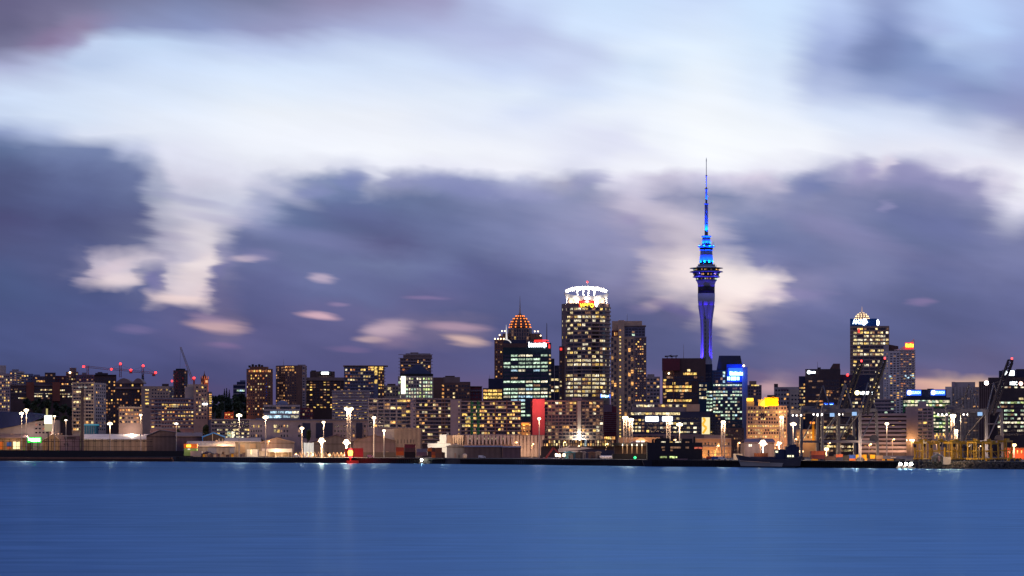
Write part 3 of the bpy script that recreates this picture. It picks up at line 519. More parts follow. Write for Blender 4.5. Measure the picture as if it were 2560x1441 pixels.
f = b.box(583, 614, 962, None, 'navy')[0]; b.box(592, 614, 955, 963, 'navy', depth=14, dy=5, part='upper_storey'); b.box(600, 614, 951, 956, 'bluegrey', depth=10, dy=8, part='upper_storey'); b.bands(f, 583, 614, [963, 973, 985], 'lilac', .9, 1.0); b.win(f, 585, 612, 974, 980, 4, 1, .9, .7, .5, 'cool'); b.done()
b = B('apartment_tower', 'round brown apartment tower topped by rooftop greenery', 'apartment tower', 2400, 646)
f = b.drum(613, 679, 922, None, 'rust')[0]; b.drum(622, 669, 917, 923, 'rust', dy=4, part='penthouse')
for i, (x, y) in enumerate(((624, 914), (632, 911), (640, 913), (648, 911), (655, 913))): b.box(x - 3, x + 3, y, 919, 'black', depth=4, dy=10 + i, part='planter')
b.win(f, 615, 677, 924, 932, 9, 1, .7, .6, .75, 'orange'); b.win(f, 615, 677, 936, 1040, 10, 15, .45, .5, .2, 'home'); b.bands(f, 613, 679, [], 'taupe') if 0 else None; b.done()
b = B('apartment_tower', 'broad curved brown tower with gently sloping roofline', 'apartment tower', 2420, 725)
f = b.drum(686, 764, 914, None, 'brown')[0]; g = b.box(744, 764, 912, None, 'lilac', dy=5, part='lift_core')[0]; b.win(f, 688, 744, 916, 1018, 10, 16, .5, .5, .3, 'dim'); b.win(f, 716, 738, 915, 929, 4, 2, .8, .6, .95, 'orange'); b.win(f, 690, 744, 918, 1018, 1, 1, .01, .01, 0, 'dim') if 0 else None
b.win(g, 748, 763, 917, 1018, 2, 15, .6, .5, .12, 'orange'); b.mast(709, 899, 914); b.done()
b = B('hotel_building', 'dark hotel slab with a glowing white oval sign on its rooftop box', 'hotel', 2460, 812)
f = b.box(763, 861, 944, None, 'darkbrown')[0]; b.box(763, 861, 944, 952, 'taupe', depth=2, dy=-1.5, part='parapet'); r = b.box(775, 837, 929, 945, 'darkbrown', depth=16, dy=4, part='rooftop_box')[0]; b.roof([(778, 790, 926.5, 930)], 'black')
sg = b.panel(r, 798, 828, 928.5, 938.5, wm('black'), .3); mb = MB(); c = pt(812.5, 933.4, r.Y - 1.0)
for q in range(2): mb.bar(c + Vector((-3.3, 0, 0)), c + Vector((3.3, 0, 0)), 1.05, 10)
mb.obj('lettering', WHITE, sg); b.win(f, 765, 859, 953, 1022, 11, 11, .62, .42, .26, 'gold'); b.ribs(f, [764 + i * 8.72 for i in range(12)], 953, 1022, 'brown', .7); b.done()
b = B('apartment_tower', 'dark balconied tower with an overhanging flat roof and golden lit stairwell', 'apartment tower', 2380, 912)
f = b.box(860, 945, 918, None, 'bluegrey')[0]; g = b.box(938, 961, 917, None, 'brown', dy=4, part='wing')[0]; b.box(858, 970, 913.8, 916.2, 'taupe', depth=24, dy=-2, part='roof_slab')
b.bands(f, 860, 936, [921 + i * 8 for i in range(11)], 'bluegrey', 1.2, .8, 'balcony'); b.win(f, 862, 934, 921, 1005, 11, 10, .72, .55, '4334420111', 'home'); b.win(f, 921, 934, 917, 926, 2, 1, .95, .95, 1, 'gold'); b.win(f, 936, 943.5, 917, 960, 1, 4, .9, .95, 1, 'orange'); b.win(g, 947, 958, 917, 926, 1, 1, .9, .9, 1, 'gold'); b.win(g, 946, 960, 928, 1005, 3, 10, .6, .5, .4, 'gold')
b.bands(g, 955, 964, [922 + i * 8 for i in range(10)], 'taupe', .8, .6, 'balcony'); b.one(f, 875, 936, 4, 3, 'blue'); b.done()
b, fs = auto('apartment_block', 'white banded flats with amber windows in front of the overhanging roof tower', 'apartment block', 2310, 830, 925, 978, 'lilac', 7, 7.3, .25, 'gold', .78, .42, ybot=1050); b.bands(fs[0], 830, 925, [978 + i * 7.3 for i in range(11)], 'palegrey', .9, 1.0); b.done()
b = B('office_building', 'low white office with blue white lit windows and a domed drum on its roof', 'office', 2280, 705)
f = b.box(659, 750, 1014, None, 'bluegrey')[0]; b.bands(f, 659, 750, [1015, 1025.5, 1036.5], 'palegrey', 1.0, 1.7); b.win(f, 661, 748, 1017, 1024, 9, 1, .95, .9, .12, 'cool'); b.win(f, 675, 748, 1028, 1035, 4, 1, .9, .9, 1, 'blue'); b.win(f, 661, 748, 1038, 1046, 4, 1, .9, .9, .6, 'blue')
mb = MB(); c = pt(706, 1014, b.Y + 10); rr = 15 * b.k; mb.lathe([(rr * math.cos(i * math.pi / 12), rr * .85 * math.sin(i * math.pi / 12)) for i in range(6)] + [(.2, rr * .86)], c, 24); mb.obj('dome', wm('bluegrey'), b.e); b.done()
b, fs = auto('office_block', 'small maroon block tucked right of the domed white office', 'office', 2320, 748, 783, 1020, 'maroon', 7, 8, .08, 'home', ybot=1050); b.done()
b = B('terrace_building', 'long pale three storey terrace with dark recessed windows behind the sheds', 'terrace', 2180, 780)
f = b.box(623, 936, 1050, None, 'lilac')[0]
for x0, x1 in ((658, 672), (724, 740), (756, 776), (790, 832), (890, 906)): b.box(x0, x1, 1058, 1096, 'navy', depth=1, dy=-.6, part='glazed_bay')
for x0, x1, n in ((626, 656, 5), (700, 722, 3), (742, 754, 1), (834, 888, 7), (908, 934, 3)): b.win(f, x0, x1, 1060, 1096, n, 3, .45, .5, .15, 'warm')
b.win(f, 684, 700, 1060, 1084, 2, 2, .8, .6, .7, 'gold'); b.bands(f, 620, 936, [1050.5], 'green', 1.0, .8, 'parapet') if 0 else b.bands(f, 623, 936, [1050.5], 'bluegrey', 1.2, .9, 'parapet'); b.roof([(640, 664, 1046, 1051), (700, 726, 1045, 1051)], 'bluegrey'); b.done()
b = B('office_building', 'long grey mid rise with greenish glass entrance behind the blue framed shed', 'office', 2240, 576)
f = b.box(527, 626, 1048, None, 'grey')[0]; b.win(f, 529, 624, 1052, 1098, 14, 5, .85, .45, '21354', 'office'); b.win(f, 568, 588, 1078, 1098, 2, 1, .8, .9, 1, 'cool'); b.bands(f, 527, 626, [1049, 1061], 'palegrey', 1.0, .8); b.done()
b, fs = auto('house', 'orange lit house at the foot of the wooded hill', 'house', 2420, 561, 584, 1031, 'redbrick', 7, 8, .4, 'orange', ybot=1046); b.done(); lamp(b.e, pt(556, 1042, b.Y - 14), 2200, (1, .35, .1), .6)
# ---- centre left
b = B('apartment_tower', 'stepped grey tower with wraparound balconies, tallest left of the domed tower', 'apartment tower', 2560, 1039)
f = b.box(1000, 1078, 896, None, 'taupe')[0]; b.box(1008, 1080, 888, 897, 'taupe', depth=20, dy=3, part='upper_storey'); b.box(1014, 1076, 884, 889, 'grey', depth=14, dy=5, part='upper_storey'); b.roof([(1026, 1046, 881.5, 886)], 'taupe', 8)
b.win(f, 1002, 1076, 897, 945, 12, 7, .7, .5, .07, 'warm'); b.bands(f, 996, 1082, [887, 896, 904, 912, 920, 928, 936], 'lilac', 1.3, .5, 'balcony'); b.one(f, 1045, 904, 3.5, 6, 'amber'); b.one(f, 1009, 925, 6, 5, 'orange'); b.one(f, 1073, 917, 5, 5, 'amber'); b.done()
b = B('office_building', 'cream office with a bright white stair strip and dark pyramid roof', 'office', 2470, 1039)
f = b.box(995, 1083, 941, None, 'concrete')[0]; b.box(1000, 1083, 935, 942, 'black', depth=20, dy=2, part='parapet')
mb = MB(); z0 = f.z(936); c = f.fn(1043) ; w = 40 * b.k; dpt = 12
A = [c + Vector((-w * .95, 3, 0)), c + Vector((w * .95, 3, 0)), c + Vector((w * .95, 27, 0)), c + Vector((-w * .95, 27, 0))]; T = [c + Vector((-w * .12, 13, 0)), c + Vector((w * .12, 13, 0)), c + Vector((w * .12, 17, 0)), c + Vector((-w * .12, 17, 0))]
for q in A: q.z = z0
for q in T: q.z = f.z(911)
mb.add(A + T, [(0, 1, 5, 4), (1, 2, 6, 5), (2, 3, 7, 6), (3, 0, 4, 7), (4, 5, 6, 7)]); mb.obj('roof', wm('navy'), b.e)
b.panel(f, 1003, 1013.5, 941, 985, emit('stair_light', (.95, 1, .85), 2.2), .4, 'stairwell_glazing'); b.win(f, 996, 1003, 944, 996, 2, 6, .6, .6, .4, 'lime'); b.win(f, 1014, 1054, 943, 996, 6, 6, .6, .55, '735799', 'lime'); b.win(f, 1057, 1081, 943, 996, 4, 6, .7, .55, '997998', 'lime'); b.done()
b, fs = auto('apartment_block', 'low pinkish block with one glowing window left of the cream office', 'apartment block', 2520, 958, 997, 964, 'beige', 8, 9, .2, 'warm', ybot=992); b.one(fs[0], 973, 972, 7, 7, 'pale'); b.roof([(968, 989, 960, 965)], 'darkbrown'); b.done()
b = B('apartment_block', 'brown stepped block with a dark plant room right of the cream office', 'apartment block', 2530, 1145)
f = b.box(1083, 1176, 957, None, 'brown')[0]; g = b.box(1170, 1205, 967, None, 'maroon', dy=5, part='wing')[0]; b.box(1108, 1150, 943, 958, 'taupe', depth=18, dy=5, part='upper_storey'); b.roof([(1113, 1137, 940, 944), (1150, 1176, 955, 958)], 'darkbrown', 9); b.box(1083, 1108, 944, None, 'brown', dy=3, part='wing')
b.win(f, 1110, 1174, 961, 998, 9, 4, .7, .45, .1, 'warm'); b.win(f, 1104, 1111, 960, 998, 1, 4, .7, .5, .7, 'orange'); b.win(g, 1173, 1204, 971, 998, 4, 3, .6, .5, .1, 'warm'); b.bands(g, 1170, 1206, [966.5, 978], 'lilac', 1.5, .5, 'balcony'); b.done()
b = B('office_building', 'dark stepped office with three floors of yellow windows left of the glass tower', 'office', 2420, 1231)
f = b.box(1207, 1257, 971, None, 'darkbrown')[0]; b.box(1221, 1258, 947, 972, 'navy', dy=4, part='upper_storey'); b.win(f, 1208, 1255, 973, 999, 4, 3, .88, .62, .97, 'gold'); b.mast(1224, 938, 948); b.done()
# waterfront apartment slabs
b = B('apartment_block', 'white framed grid of flats with a blank white end wall', 'apartment block', 2090, 980)
f = b.box(920, 1028, 996, None, 'lilac')[0]; g = b.box(1026, 1041, 996, None, 'lilac', dy=-5, part='end_wall')[0]; b.win(f, 922, 943, 999, 1070, 2, 8, .84, .8, .14, 'home'); b.win(f, 945, 990, 999, 1070, 3, 8, .84, .8, .16, 'home'); b.win(f, 993, 1026, 999, 1070, 3, 8, .92, .74, '80252012', 'home')
b.one(f, 1020.5, 1014, 6, 8, 'rose'); b.bands(f, 920, 1027, [997 + i * 9 for i in range(10)], 'palegrey', .7, .55); b.ribs(f, [921, 944, 960, 975, 992], 996, 1078, 'palegrey', .7, .6); b.win(g, 1033, 1038, 998, 1072, 1, 8, .7, .3, .05, 'home'); b.done()
b = B('apartment_block', 'banded flats with a wide blank grey end wall in the middle of the waterfront', 'apartment block', 2085, 1097)
f = b.box(1040, 1128, 996, None, 'dark')[0]; g = b.box(1126, 1154, 999, None, 'lilac', dy=-4, part='end_wall')[0]; b.win(f, 1041, 1103, 999, 1110, 9, 12, .88, .62, '122312231230', 'home'); b.win(f, 1113, 1126, 999, 1110, 2, 12, .85, .62, .16, 'gold'); b.bands(f, 1040, 1128, [998 + i * 9.2 for i in range(13)], 'lilac', .9, .6, 'balcony'); b.ribs(f, [1105, 1112], 996, 1110, 'brown', .8); b.win(g, 1146, 1149, 1001, 1090, 1, 9, .8, .4, .6, 'gold'); b.done()
b = B('apartment_block', 'flats with coloured green and rust fins and many yellow windows', 'apartment block', 2080, 1226)
f = b.box(1153, 1303, 1002, None, 'dark')[0]; b.win(f, 1155, 1301, 1005, 1088, 21, 9, .86, .6, '133342433', 'gold'); b.bands(f, 1153, 1303, [1004 + i * 9.2 for i in range(10)], 'lilac', .9, .6, 'balcony'); b.ribs(f, [1180, 1196], 1002, 1088, 'green', 2.2, .9, 'green_fin'); b.ribs(f, [1238, 1267], 1002, 1088, 'rust', .8, .9, 'rust_fin'); b.one(f, 1172, 1045, 11, 7, 'mint'); b.one(f, 1171, 1055, 14, 7, 'yellow'); b.done()
# ---- domed tower
b = B('office_tower', 'brown stepped tower with an orange lit ribbed dome and spire', 'office tower', 2620, 1300)
f = b.box(1236, 1264, 850, None, 'rust')[0]; b.box(1248, 1270, 840, None, 'brown', dy=4, part='wing'); b.box(1256, 1352, 834, None, 'brown', dy=8, part='wing'); b.box(1340, 1356, 842, None, 'brown', dy=6, part='wing')
h = b.drum(1270, 1330, 821, None, 'taupe', dy=2, part='drum')[0]; b.win(f, 1238, 1262, 853, 945, 4, 15, .5, .55, .07, 'orange'); b.win(h, 1272, 1328, 823, 850, 9, 3, .55, .8, .03, 'home'); b.bands(f, 1236, 1264, [851 + i * 12.5 for i in range(8)], 'taupe', .5, .5)
rr = 27 * b.k; c = pt(1300, 820, h.Y + 30 * b.k); dome = [(rr, 0), (rr * .95, 2.6), (rr * .84, 5.4), (rr * .66, 8.4), (rr * .42, 11.2), (rr * .2, 13.0), (.5, 14.2)]
mb = MB(); mb.lathe(dome, c, 24); d0 = mb.obj('dome', wm('brown'), b.e)
RIB = emit('rib_lamp', (1, .24, .03), 2.6)
for q in range(12):
    an = q * math.pi / 6 + .1; mb = MB()
    for (ra, za), (rb, zb) in zip(dome[:-1], dome[1:-1]):
        for tt in (.2,):
            r2 = ra + (rb - ra) * tt + .15; z2 = za + (zb - za) * tt; mb.box(c + Vector((r2 * math.cos(an), r2 * math.sin(an), z2)), (.85, .85, 1.0), an)
    mb.obj('rib_lights', RIB, d0)
mb = MB(); mb.lathe([(1.3, 13.6), (.7, 15.4), (.35, 24), (.12, 31), (.3, 31.4)], c, 8); mb.obj('spire', wm('beige'), b.e)
b.bulb([(1237.5, 847.5), (1245, 847.5), (1252, 847.5), (1259.5, 847.5), (1249, 838), (1255, 828), (1262, 828), (1337, 829), (1345, 829), (1351.5, 839.5)], emit('parapet_bulb', (1, .74, .42), 5), .65); b.done()
# ---- blue glass tower with white sign
b = B('office_tower', 'dark blue glass tower with a blazing white sign, red edge strips and a white fin', 'office tower', 2280, 1316)
fs = b.box(1257, 1378, 857.5, None, 'tealglass', 1371, .35, tops=[859.5, 857, 857, 858]); f = fs[0]; b.box(1259, 1316, 850, 859, 'navy', depth=20, dy=9, part='rooftop_box')
P7 = b.rng; rowp = '4 3 6 6 8 7 0 1 2 6 1 2 6 8 7 6 5 5 4'.split()
b.box(1257, 1318, 859, 869, 'darkbrown', depth=.6, dy=-.4, part='louvre_band')
b.win(f, 1258, 1370, 884, 1062, 6, 19, .86, .5, '4 56 8 7 0 18 2 5 8 7 6 5 5 4'.replace(' ', '') + '3332', 'cool'); b.win(fs[1], 1372, 1377.5, 884, 1062, 1, 19, .8, .45, .45, 'office')
sg = b.panel(f, 1320, 1366, 853.5, 868.5, wm('navy'), .3)
mb = MB(); c = [(1323, 855, 868, 2.2)] + [(1328.5 + i * 5.1, 858 + (i % 2) * .8, 867.5, 3.9) for i in range(7)] + [(1361, 857, 870, 2.0), (1364.5, 858, 868, 1.5)]
for x, ya, yb, w in c:
    a0 = f.fn(x); mb.box((a0.x, a0.y - .8, (f.z(ya) + f.z(yb)) / 2), (w * b.k, .8, f.z(ya) - f.z(yb)))
mb.obj('lettering', WHITE, sg); mb = MB()
for xa, xb_, y in ((1335, 1364, 854.6), (1336, 1366, 850.9), (1363, 1373, 857.4), (1365, 1371, 851.6)):
    mb.beam(f.fn(xa) + Vector((0, -.5, f.z(y))), f.fn(xb_) + Vector((0, -.5, f.z(y))), .6, .65)
for y in (863, 866.5, 869.5): mb.beam(fs[1].fn(1371.5) + Vector((0, -.5, f.z(y))), fs[1].fn(1374.5) + Vector((0, -.5, f.z(y))), .6, .7)
mb.obj('edge_strip', SIGNRED, b.e); b.mast(1367, 808, 857, .5, 4, 'mast', 'darkbrown')
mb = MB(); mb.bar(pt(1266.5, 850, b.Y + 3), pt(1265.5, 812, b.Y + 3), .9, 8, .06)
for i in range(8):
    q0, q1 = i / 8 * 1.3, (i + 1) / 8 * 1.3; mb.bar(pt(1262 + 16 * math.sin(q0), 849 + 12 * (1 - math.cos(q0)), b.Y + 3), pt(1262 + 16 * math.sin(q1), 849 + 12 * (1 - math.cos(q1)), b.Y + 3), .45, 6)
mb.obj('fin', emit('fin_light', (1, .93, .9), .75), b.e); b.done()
b = B('office_building', 'narrow blue office with two lit floors squeezed between the glass tower and the ringed tower', 'office', 2450, 1390)
f = b.box(1370, 1410, 914, None, 'navy')[0]; b.box(1374, 1386, 897, 915, 'navy', depth=10, dy=6, part='rooftop_box'); b.win(f, 1373, 1408, 945, 982, 3, 4, .9, .55, '9085', 'office'); b.win(f, 1373, 1408, 920, 940, 3, 2, .85, .6, .08, 'office'); b.ribs(f, [1374, 1386, 1398], 914, 1000, 'lilac', .6); b.done()
# ---- ringed tower
b = B('office_tower', 'tall round office tower crowned by a glowing white ring', 'office tower', 2380, 1466)
f = b.drum(1405, 1527, 758, None, 'taupe', n=64)[0]; w = b.box(1398, 1412, 866, None, 'darkbrown', dy=12, part='annexe')[0]; b.panel(w, 1400, 1405, 870.5, 876, SIGNRED, .3); b.win(w, 1399, 1405, 880, 1000, 1, 12, .7, .4, .15, 'office')
rows = [772.5, 782, 792.3, 802, 812.7, 822, 832.6, 842.5, 852, 861.5, 871.8, 881.7, 891.6, 901.5, 911.6, 921, 930, 939, 948.6, 958.5, 968.7, 978.6, 988.7]
cols = [(1406.5, 1416), (1418, 1431), (1434, 1451), (1454, 1475.5), (1479, 1496), (1499, 1512), (1514, 1525.5)]
for y, p in zip(rows, '54852421634548700799998'):
    for xa, xb_ in cols:
        pp = int(p) / 9; n = max(1, round((xb_ - xa) / 8))
        for i in range(n):
            on = b.rng.random() < pp; x = xa + (i + .5) * (xb_ - xa) / n; b.one(f, x, y, (xb_ - xa) / n * (.97 if on else 1), 5.4, b.rng.choice(PAL['office']) if on else 'glass')
mb = MB(); rr = 61 * b.k; cc = f.fn(1466) + Vector((0, rr, 0))
for y in rows:
    z = f.z(y - 5.0); mb.lathe([(rr - .3, z - .55), (rr + .35, z - .55), (rr + .35, z + .55), (rr - .3, z + .55)], cc, 64, cap=False)
mb.obj('floor_slab', wm('beige'), b.e)
drumr = 47 * b.k; mb = MB(); mb.lathe([(drumr, f.z(759)), (drumr, f.z(741))], cc, 40); mb.obj('crown_drum', wm('concrete'), b.e)
RING = mat('ring_white', (.85, .80, .74), .5, .3, .04)
mb = MB(); n = 56; ro = 56.5 * b.k; ri = 53 * b.k; tilt = .29; zc = f.z(729); vs = []
for i in range(n):
    a = 2 * math.pi * i / n
    for r_, dz in ((ro, -1.6), (ro, 1.6), (ri, 1.6), (ri, -1.6)): vs.append((cc.x + r_ * math.cos(a), cc.y + r_ * math.sin(a), zc + r_ * math.sin(a) * tilt + dz))
mb.add(vs, [(i * 4 + j, i * 4 + (j + 1) % 4, ((i + 1) % n) * 4 + (j + 1) % 4, ((i + 1) % n) * 4 + j) for i in range(n) for j in range(4)]); ring = mb.obj('crown_ring', RING, b.e)
mb = MB()
for i in range(8):
    a = 2 * math.pi * (i + .5) / 8; p0 = cc + Vector((ro * .96 * math.cos(a), ro * .96 * math.sin(a), 0)); mb.bar((p0.x, p0.y, f.z(759)), (p0.x, p0.y, zc + ro * .96 * math.sin(a) * tilt), .4, 6)
mb.obj('column', RING, b.e); mb = MB()
for a in (R(62), R(82), R(98), R(118)):
    mb.beam(cc + Vector((ri * math.cos(a), ri * math.sin(a), zc + ri * math.sin(a) * tilt)), cc + Vector((.75 * ri * math.cos(a), .75 * ri * math.sin(a), f.z(742))), .9, .9)
mb.obj('brace', RING, b.e)
for i in range(8):
    a = 2 * math.pi * i / 8 + R(22); lamp(b.e, cc + Vector((ri * .78 * math.cos(a), ri * .78 * math.sin(a), zc + ri * .78 * math.sin(a) * tilt - .3)), 3600, (1, .93, .82), .6)
for a in (-150, -120, -90, -60, -30): lamp(b.e, cc + Vector((60 * b.k * math.cos(R(a)), 60 * b.k * math.sin(R(a)), f.z(754))), 2400, (1, .9, .74), .5)
b.mast(1468, 704, 714, .3, 30); b.bulb([(1468, 705.5)], RED, .8, dy=30, name='warning_lamp')
sg = b.panel(f, 1446, 1486, 752, 769.5, emit('sign_red_dim', (1, .02, .01), 1.0), .15)
b.letters(f, 'vero', 1448, 1483, 757, 767.5, SIGNYEL, .9, sg, .06)
mb = MB(); a0 = f.fn(1490); q = [(-4.6, 6), (-5, 1), (-3, -6), (-.6, -8), (2.6, -4), (4.6, 2), (4, 6), (1.4, 7), (.6, 10), (-.6, 10), (-1.6, 7)]
k = b.k; pl = [(a0.x + x * k, a0.z) for x, z in q]; vs = [(a0.x + x * k, a0.y - 1.2, f.z(760) + z * k) for x, z in q] + [(a0.x + x * k, a0.y - .4, f.z(760) + z * k) for x, z in q]; n = len(q)
mb.add(vs, [tuple(range(n)), tuple(range(n, 2 * n))] + [(i, (i + 1) % n, n + (i + 1) % n, n + i) for i in range(n)]); mb.obj('emblem', WHITE, sg)
b.panel(f, 1500, 1526, 985, 995, SIGNBLUE, .4); mb = MB()
for x, ya, yb_ in ((1503, 987, 993), (1507, 988.5, 993), (1510.5, 988, 992.5), (1514, 988, 994), (1518, 989, 993), (1522, 988, 992)): a0 = f.fn(x); mb.box((a0.x, a0.y - .9, (f.z(ya) + f.z(yb_)) / 2), (2.0 * k, .5, f.z(ya) - f.z(yb_)))
mb.obj('lettering', SIGNCYAN, b.e); b.done()
# ---- brown residential tower
b = B('apartment_tower', 'tall brown residential tower with a lit stair column right of the ringed tower', 'apartment tower', 2340, 1571)
f = b.box(1527, 1588, 842, None, 'sand')[0]; g = b.box(1586, 1616, 842, None, 'lilac', dy=-2, part='wing')[0]; h = b.box(1545.5, 1561, 801, None, 'sand', dy=-4, part='stair_core')[0]; t_ = b.box(1529, 1606, 827, 843, 'maroon', dy=3, part='upper_storey')[0]; b.box(1530, 1605, 803, 828, 'sand', dy=9, part='plant_room'); b.box(1560, 1615, 813.5, 816, 'beige', depth=18, dy=-1, part='roof_slab'); t2 = b.box(1561, 1613, 817, 843, 'bluegrey', dy=0, part='upper_storey')[0]
b.win(h, 1548, 1553, 822, 1104, 1, 34, .75, .45, .8, 'gold', dark=False)
for i in range(17):
    y = 849 + i * 15.2
    for j, x in enumerate((1531, 1538)): b.one(f, x, y + j * 7, 5, 8.5, 'glass' if b.rng.random() > .2 else 'amber')
    for j, x in enumerate((1564.5, 1573.5, 1580.5)): b.one(f, x, y + (j % 2) * 7.5 + 4, 5.4, 8.8, 'glass' if b.rng.random() > .16 else 'amber')
b.win(g, 1588, 1615, 846, 1005, 5, 26, .6, .55, .2, 'home'); b.bands(g, 1586, 1616, [845 + i * 6.1 for i in range(27)], 'taupe', .8, .5, 'balcony'); b.win(t2, 1563, 1612, 820, 841, 6, 3, .8, .6, .05, 'cool'); b.win(t_, 1530, 1544, 830, 840, 3, 1, .6, .8, .8, 'orange'); b.mast(1568, 786, 803); b.done()
b, fs = auto('apartment_block', 'short grey block just right of the tall brown residential tower', 'apartment block', 2500, 1616, 1650, 942, 'lilac', 8, 8.5, .12, 'warm', .7, .5, ybot=1008); b.roof([(1618, 1636, 936, 943)], 'grey'); b.done()
b = B('office_tower', 'dark brown tower with a helipad frame and bands of amber windows', 'office tower', 2330, 1713)
f = b.box(1656, 1764, 896, None, 'darkbrown')[0]; g = b.box(1760, 1781, 911, None, 'navy', dy=3, part='wing')[0]; b.box(1655, 1700, 896, 927, 'maroon', depth=2, dy=-1.5, part='louvre_band')
for y, p in ((926.5, [(1718, 1726)]), (935, [(1708, 1742)]), (959, [(1657, 1729)]), (967.5, [(1657, 1729)]), (977, [(1664, 1729)]), (1002, [(1668, 1729)])):
    for xa, xb_ in p: b.win(f, xa, xb_, y - 3.2, y + 3.2, max(1, round((xb_ - xa) / 8)), 1, .9, .85, .95, 'gold')
for y in (944, 951, 985, 993): b.win(f, 1658, 1760, y - 3, y + 3, 12, 1, .85, .8, .02, 'gold')
b.ribs(f, [1684], 928, 1010, 'rust', 1.0); b.bulb([(1672, 934)], WARMW, .7); b.mast(1709, 861, 897); b.win(g, 1762, 1779, 930, 1010, 2, 9, .8, .5, .05, 'office')
mb = MB(); mb.beam(pt(1662, 891, b.Y + 8), pt(1694, 890.5, b.Y + 8), 6, .7)
for x in (1668, 1680, 1690): mb.bar(pt(x, 897, b.Y + 8), pt(x, 891, b.Y + 8), .35)
mb.bar(pt(1663, 893, b.Y + 8), pt(1679, 888, b.Y + 8), .3); mb.bar(pt(1694, 889, b.Y + 8), pt(1676, 893, b.Y + 8), .3); mb.obj('helipad', wm('dark'), b.e); b.done()
# ---- blue lit glass tower
b = B('office_tower', 'blue glass tower with a tapering dark crown and glowing blue sign', 'office tower', 2230, 1808)
f = b.box(1781, 1857, 926, None, 'tealglass')[0]; g = b.box(1746, 1783, 956, None, 'tealglass', dy=3, part='wing')[0]; h = b.box(1856, 1869, 918, None, 'bluegrey', dy=-2, part='glass_fin')[0]
mb = MB(); Yc = b.Y + 4; q0 = [pt(1791, 927, Yc), pt(1858, 927, Yc), pt(1858, 927, Yc + 22), pt(1791, 927, Yc + 22)]; q1 = [pt(1797.5, 889.5, Yc + 3), pt(1851, 889.5, Yc + 3), pt(1851, 889.5, Yc + 19), pt(1797.5, 889.5, Yc + 19)]
for v in q0[2:]: v.z = q0[0].z
for v in q1[2:]: v.z = q1[0].z
mb.add(q0 + q1, [(0, 1, 5, 4), (1, 2, 6, 5), (2, 3, 7, 6), (3, 0, 4, 7), (4, 5, 6, 7)]); mb.obj('crown', wm('navy'), b.e)
b.win(f, 1783, 1855, 929, 958, 12, 4, .9, .8, .1, 'cool'); b.win(f, 1783, 1855, 959, 1068, 12, 13, .88, .5, '7177541463210', 'cool'); b.win(g, 1748, 1767, 959, 1000, 4, 4, .8, .5, .8, 'office'); b.win(g, 1766, 1781, 976, 1030, 2, 6, .85, .5, .85, 'cool')
fr = b.panel(f, 1817, 1857, 911, 956, mat('sign_backing', (.01, .06, .35), .4), .5); mb = MB()
for i in range(8): x = 1826 + i * 4.1; y0_ = 929 + (i % 3) * .8 + i * .25; a0 = f.fn(x); mb.box((a0.x, a0.y - 1.4, (f.z(y0_) + f.z(939)) / 2), (3.7 * b.k, .8, f.z(y0_) - f.z(939)))
for x, w in ((1819.5, 2.2), (1823.5, 2.5), (1829, 4), (1834, 4.4), (1838.5, 3.8), (1844, 2), (1847, 1.6)): a0 = f.fn(x); mb.box((a0.x, a0.y - 1.4, (f.z(942.5) + f.z(951)) / 2), (w * b.k, .8, f.z(942.5) - f.z(951)))
mb.obj('lettering', SIGNCYAN, fr); mb = MB(); mb.box((f.fn(1838).x, f.fn(1838).y - 1.15, f.z(928)), (34 * b.k, .25, 5)); mb.obj('glow_panel', SIGNBLUE, fr)
lamp(b.e, (f.fn(1838).x, f.fn(1838).y - 9, f.z(936)), 7000, (.02, .12, 1), 2.0); b.ribs(f, [1856.3], 905, 1060, 'lilac', .5, .8); b.bulb([(1859.5, 915)], WARMW, .8); b.one(f, 1843, 898, .1, .1, 'amber') if 0 else None; b.done()
# ---- crimson wall and flats
b = B('apartment_block', 'flats with a crimson floodlit side wall and a white light column', 'apartment block', 2060, 1419)
f = b.box(1358, 1509, 1001, None, 'taupe')[0]; w = b.box(1331, 1362, 998, None, 'crimson', dy=-6, part='side_wall')[0]; b.box(1326, 1334, 1002, None, 'maroon', dy=4, part='wing'); b.win(f, 1361, 1441, 1004, 1098, 9, 11, .8, .66, '53320112212', 'home'); b.win(f, 1455, 1508, 1004, 1098, 6, 11, .8, .66, '43211121213', 'home')
b.bands(f, 1360, 1508, [1003 + i * 8.6 for i in range(12)], 'taupe', .8, .5, 'balcony'); b.panel(f, 1443.5, 1452.5, 1003, 1100, wm('concrete'), 1.2, 'light_column')
b.panel(f, 1445, 1452, 1086, 1100, emit('column_light', (.95, 1, .9), 5), 1.7, 'column_lamp'); lamp(b.e, (f.fn(1448).x, f.fn(1448).y - 4, f.z(1098)), 9000, (.9, 1, .85), .4); b.win(f, 1443.7, 1446.3, 1004, 1090, 1, 1, 1, 1, 0) if 0 else None
b.box(1336, 1368, 994, 999, 'plum', depth=10, dy=2, part='plant_room'); b.box(1430, 1455, 995, 1002, 'plum', depth=10, dy=2, part='plant_room'); lamp(b.e, (w.fn(1346).x, w.fn(1346).y - 16, w.z(1010)), 7000, (1, .4, .4), 1.0); b.done()
b = B('car_park', 'dark maroon louvred block between the grid flats and the brown tower', 'car park', 2120, 1524)
f = b.box(1507, 1541, 1016, None, 'maroon')[0]; b.box(1508, 1530, 1012, 1031, 'plum', depth=2, dy=-1.5, part='screen'); b.bands(f, 1507, 1541, [1034 + i * 5 for i in range(10)], 'crimson', .6, .35, 'louvre') if 0 else b.bands(f, 1507, 1541, [1034 + i * 5 for i in range(10)], 'plum', .6, .5, 'louvre'); b.win(f, 1510, 1538, 1092, 1099, 6, 1, .8, .9, .95, 'gold'); b.done()
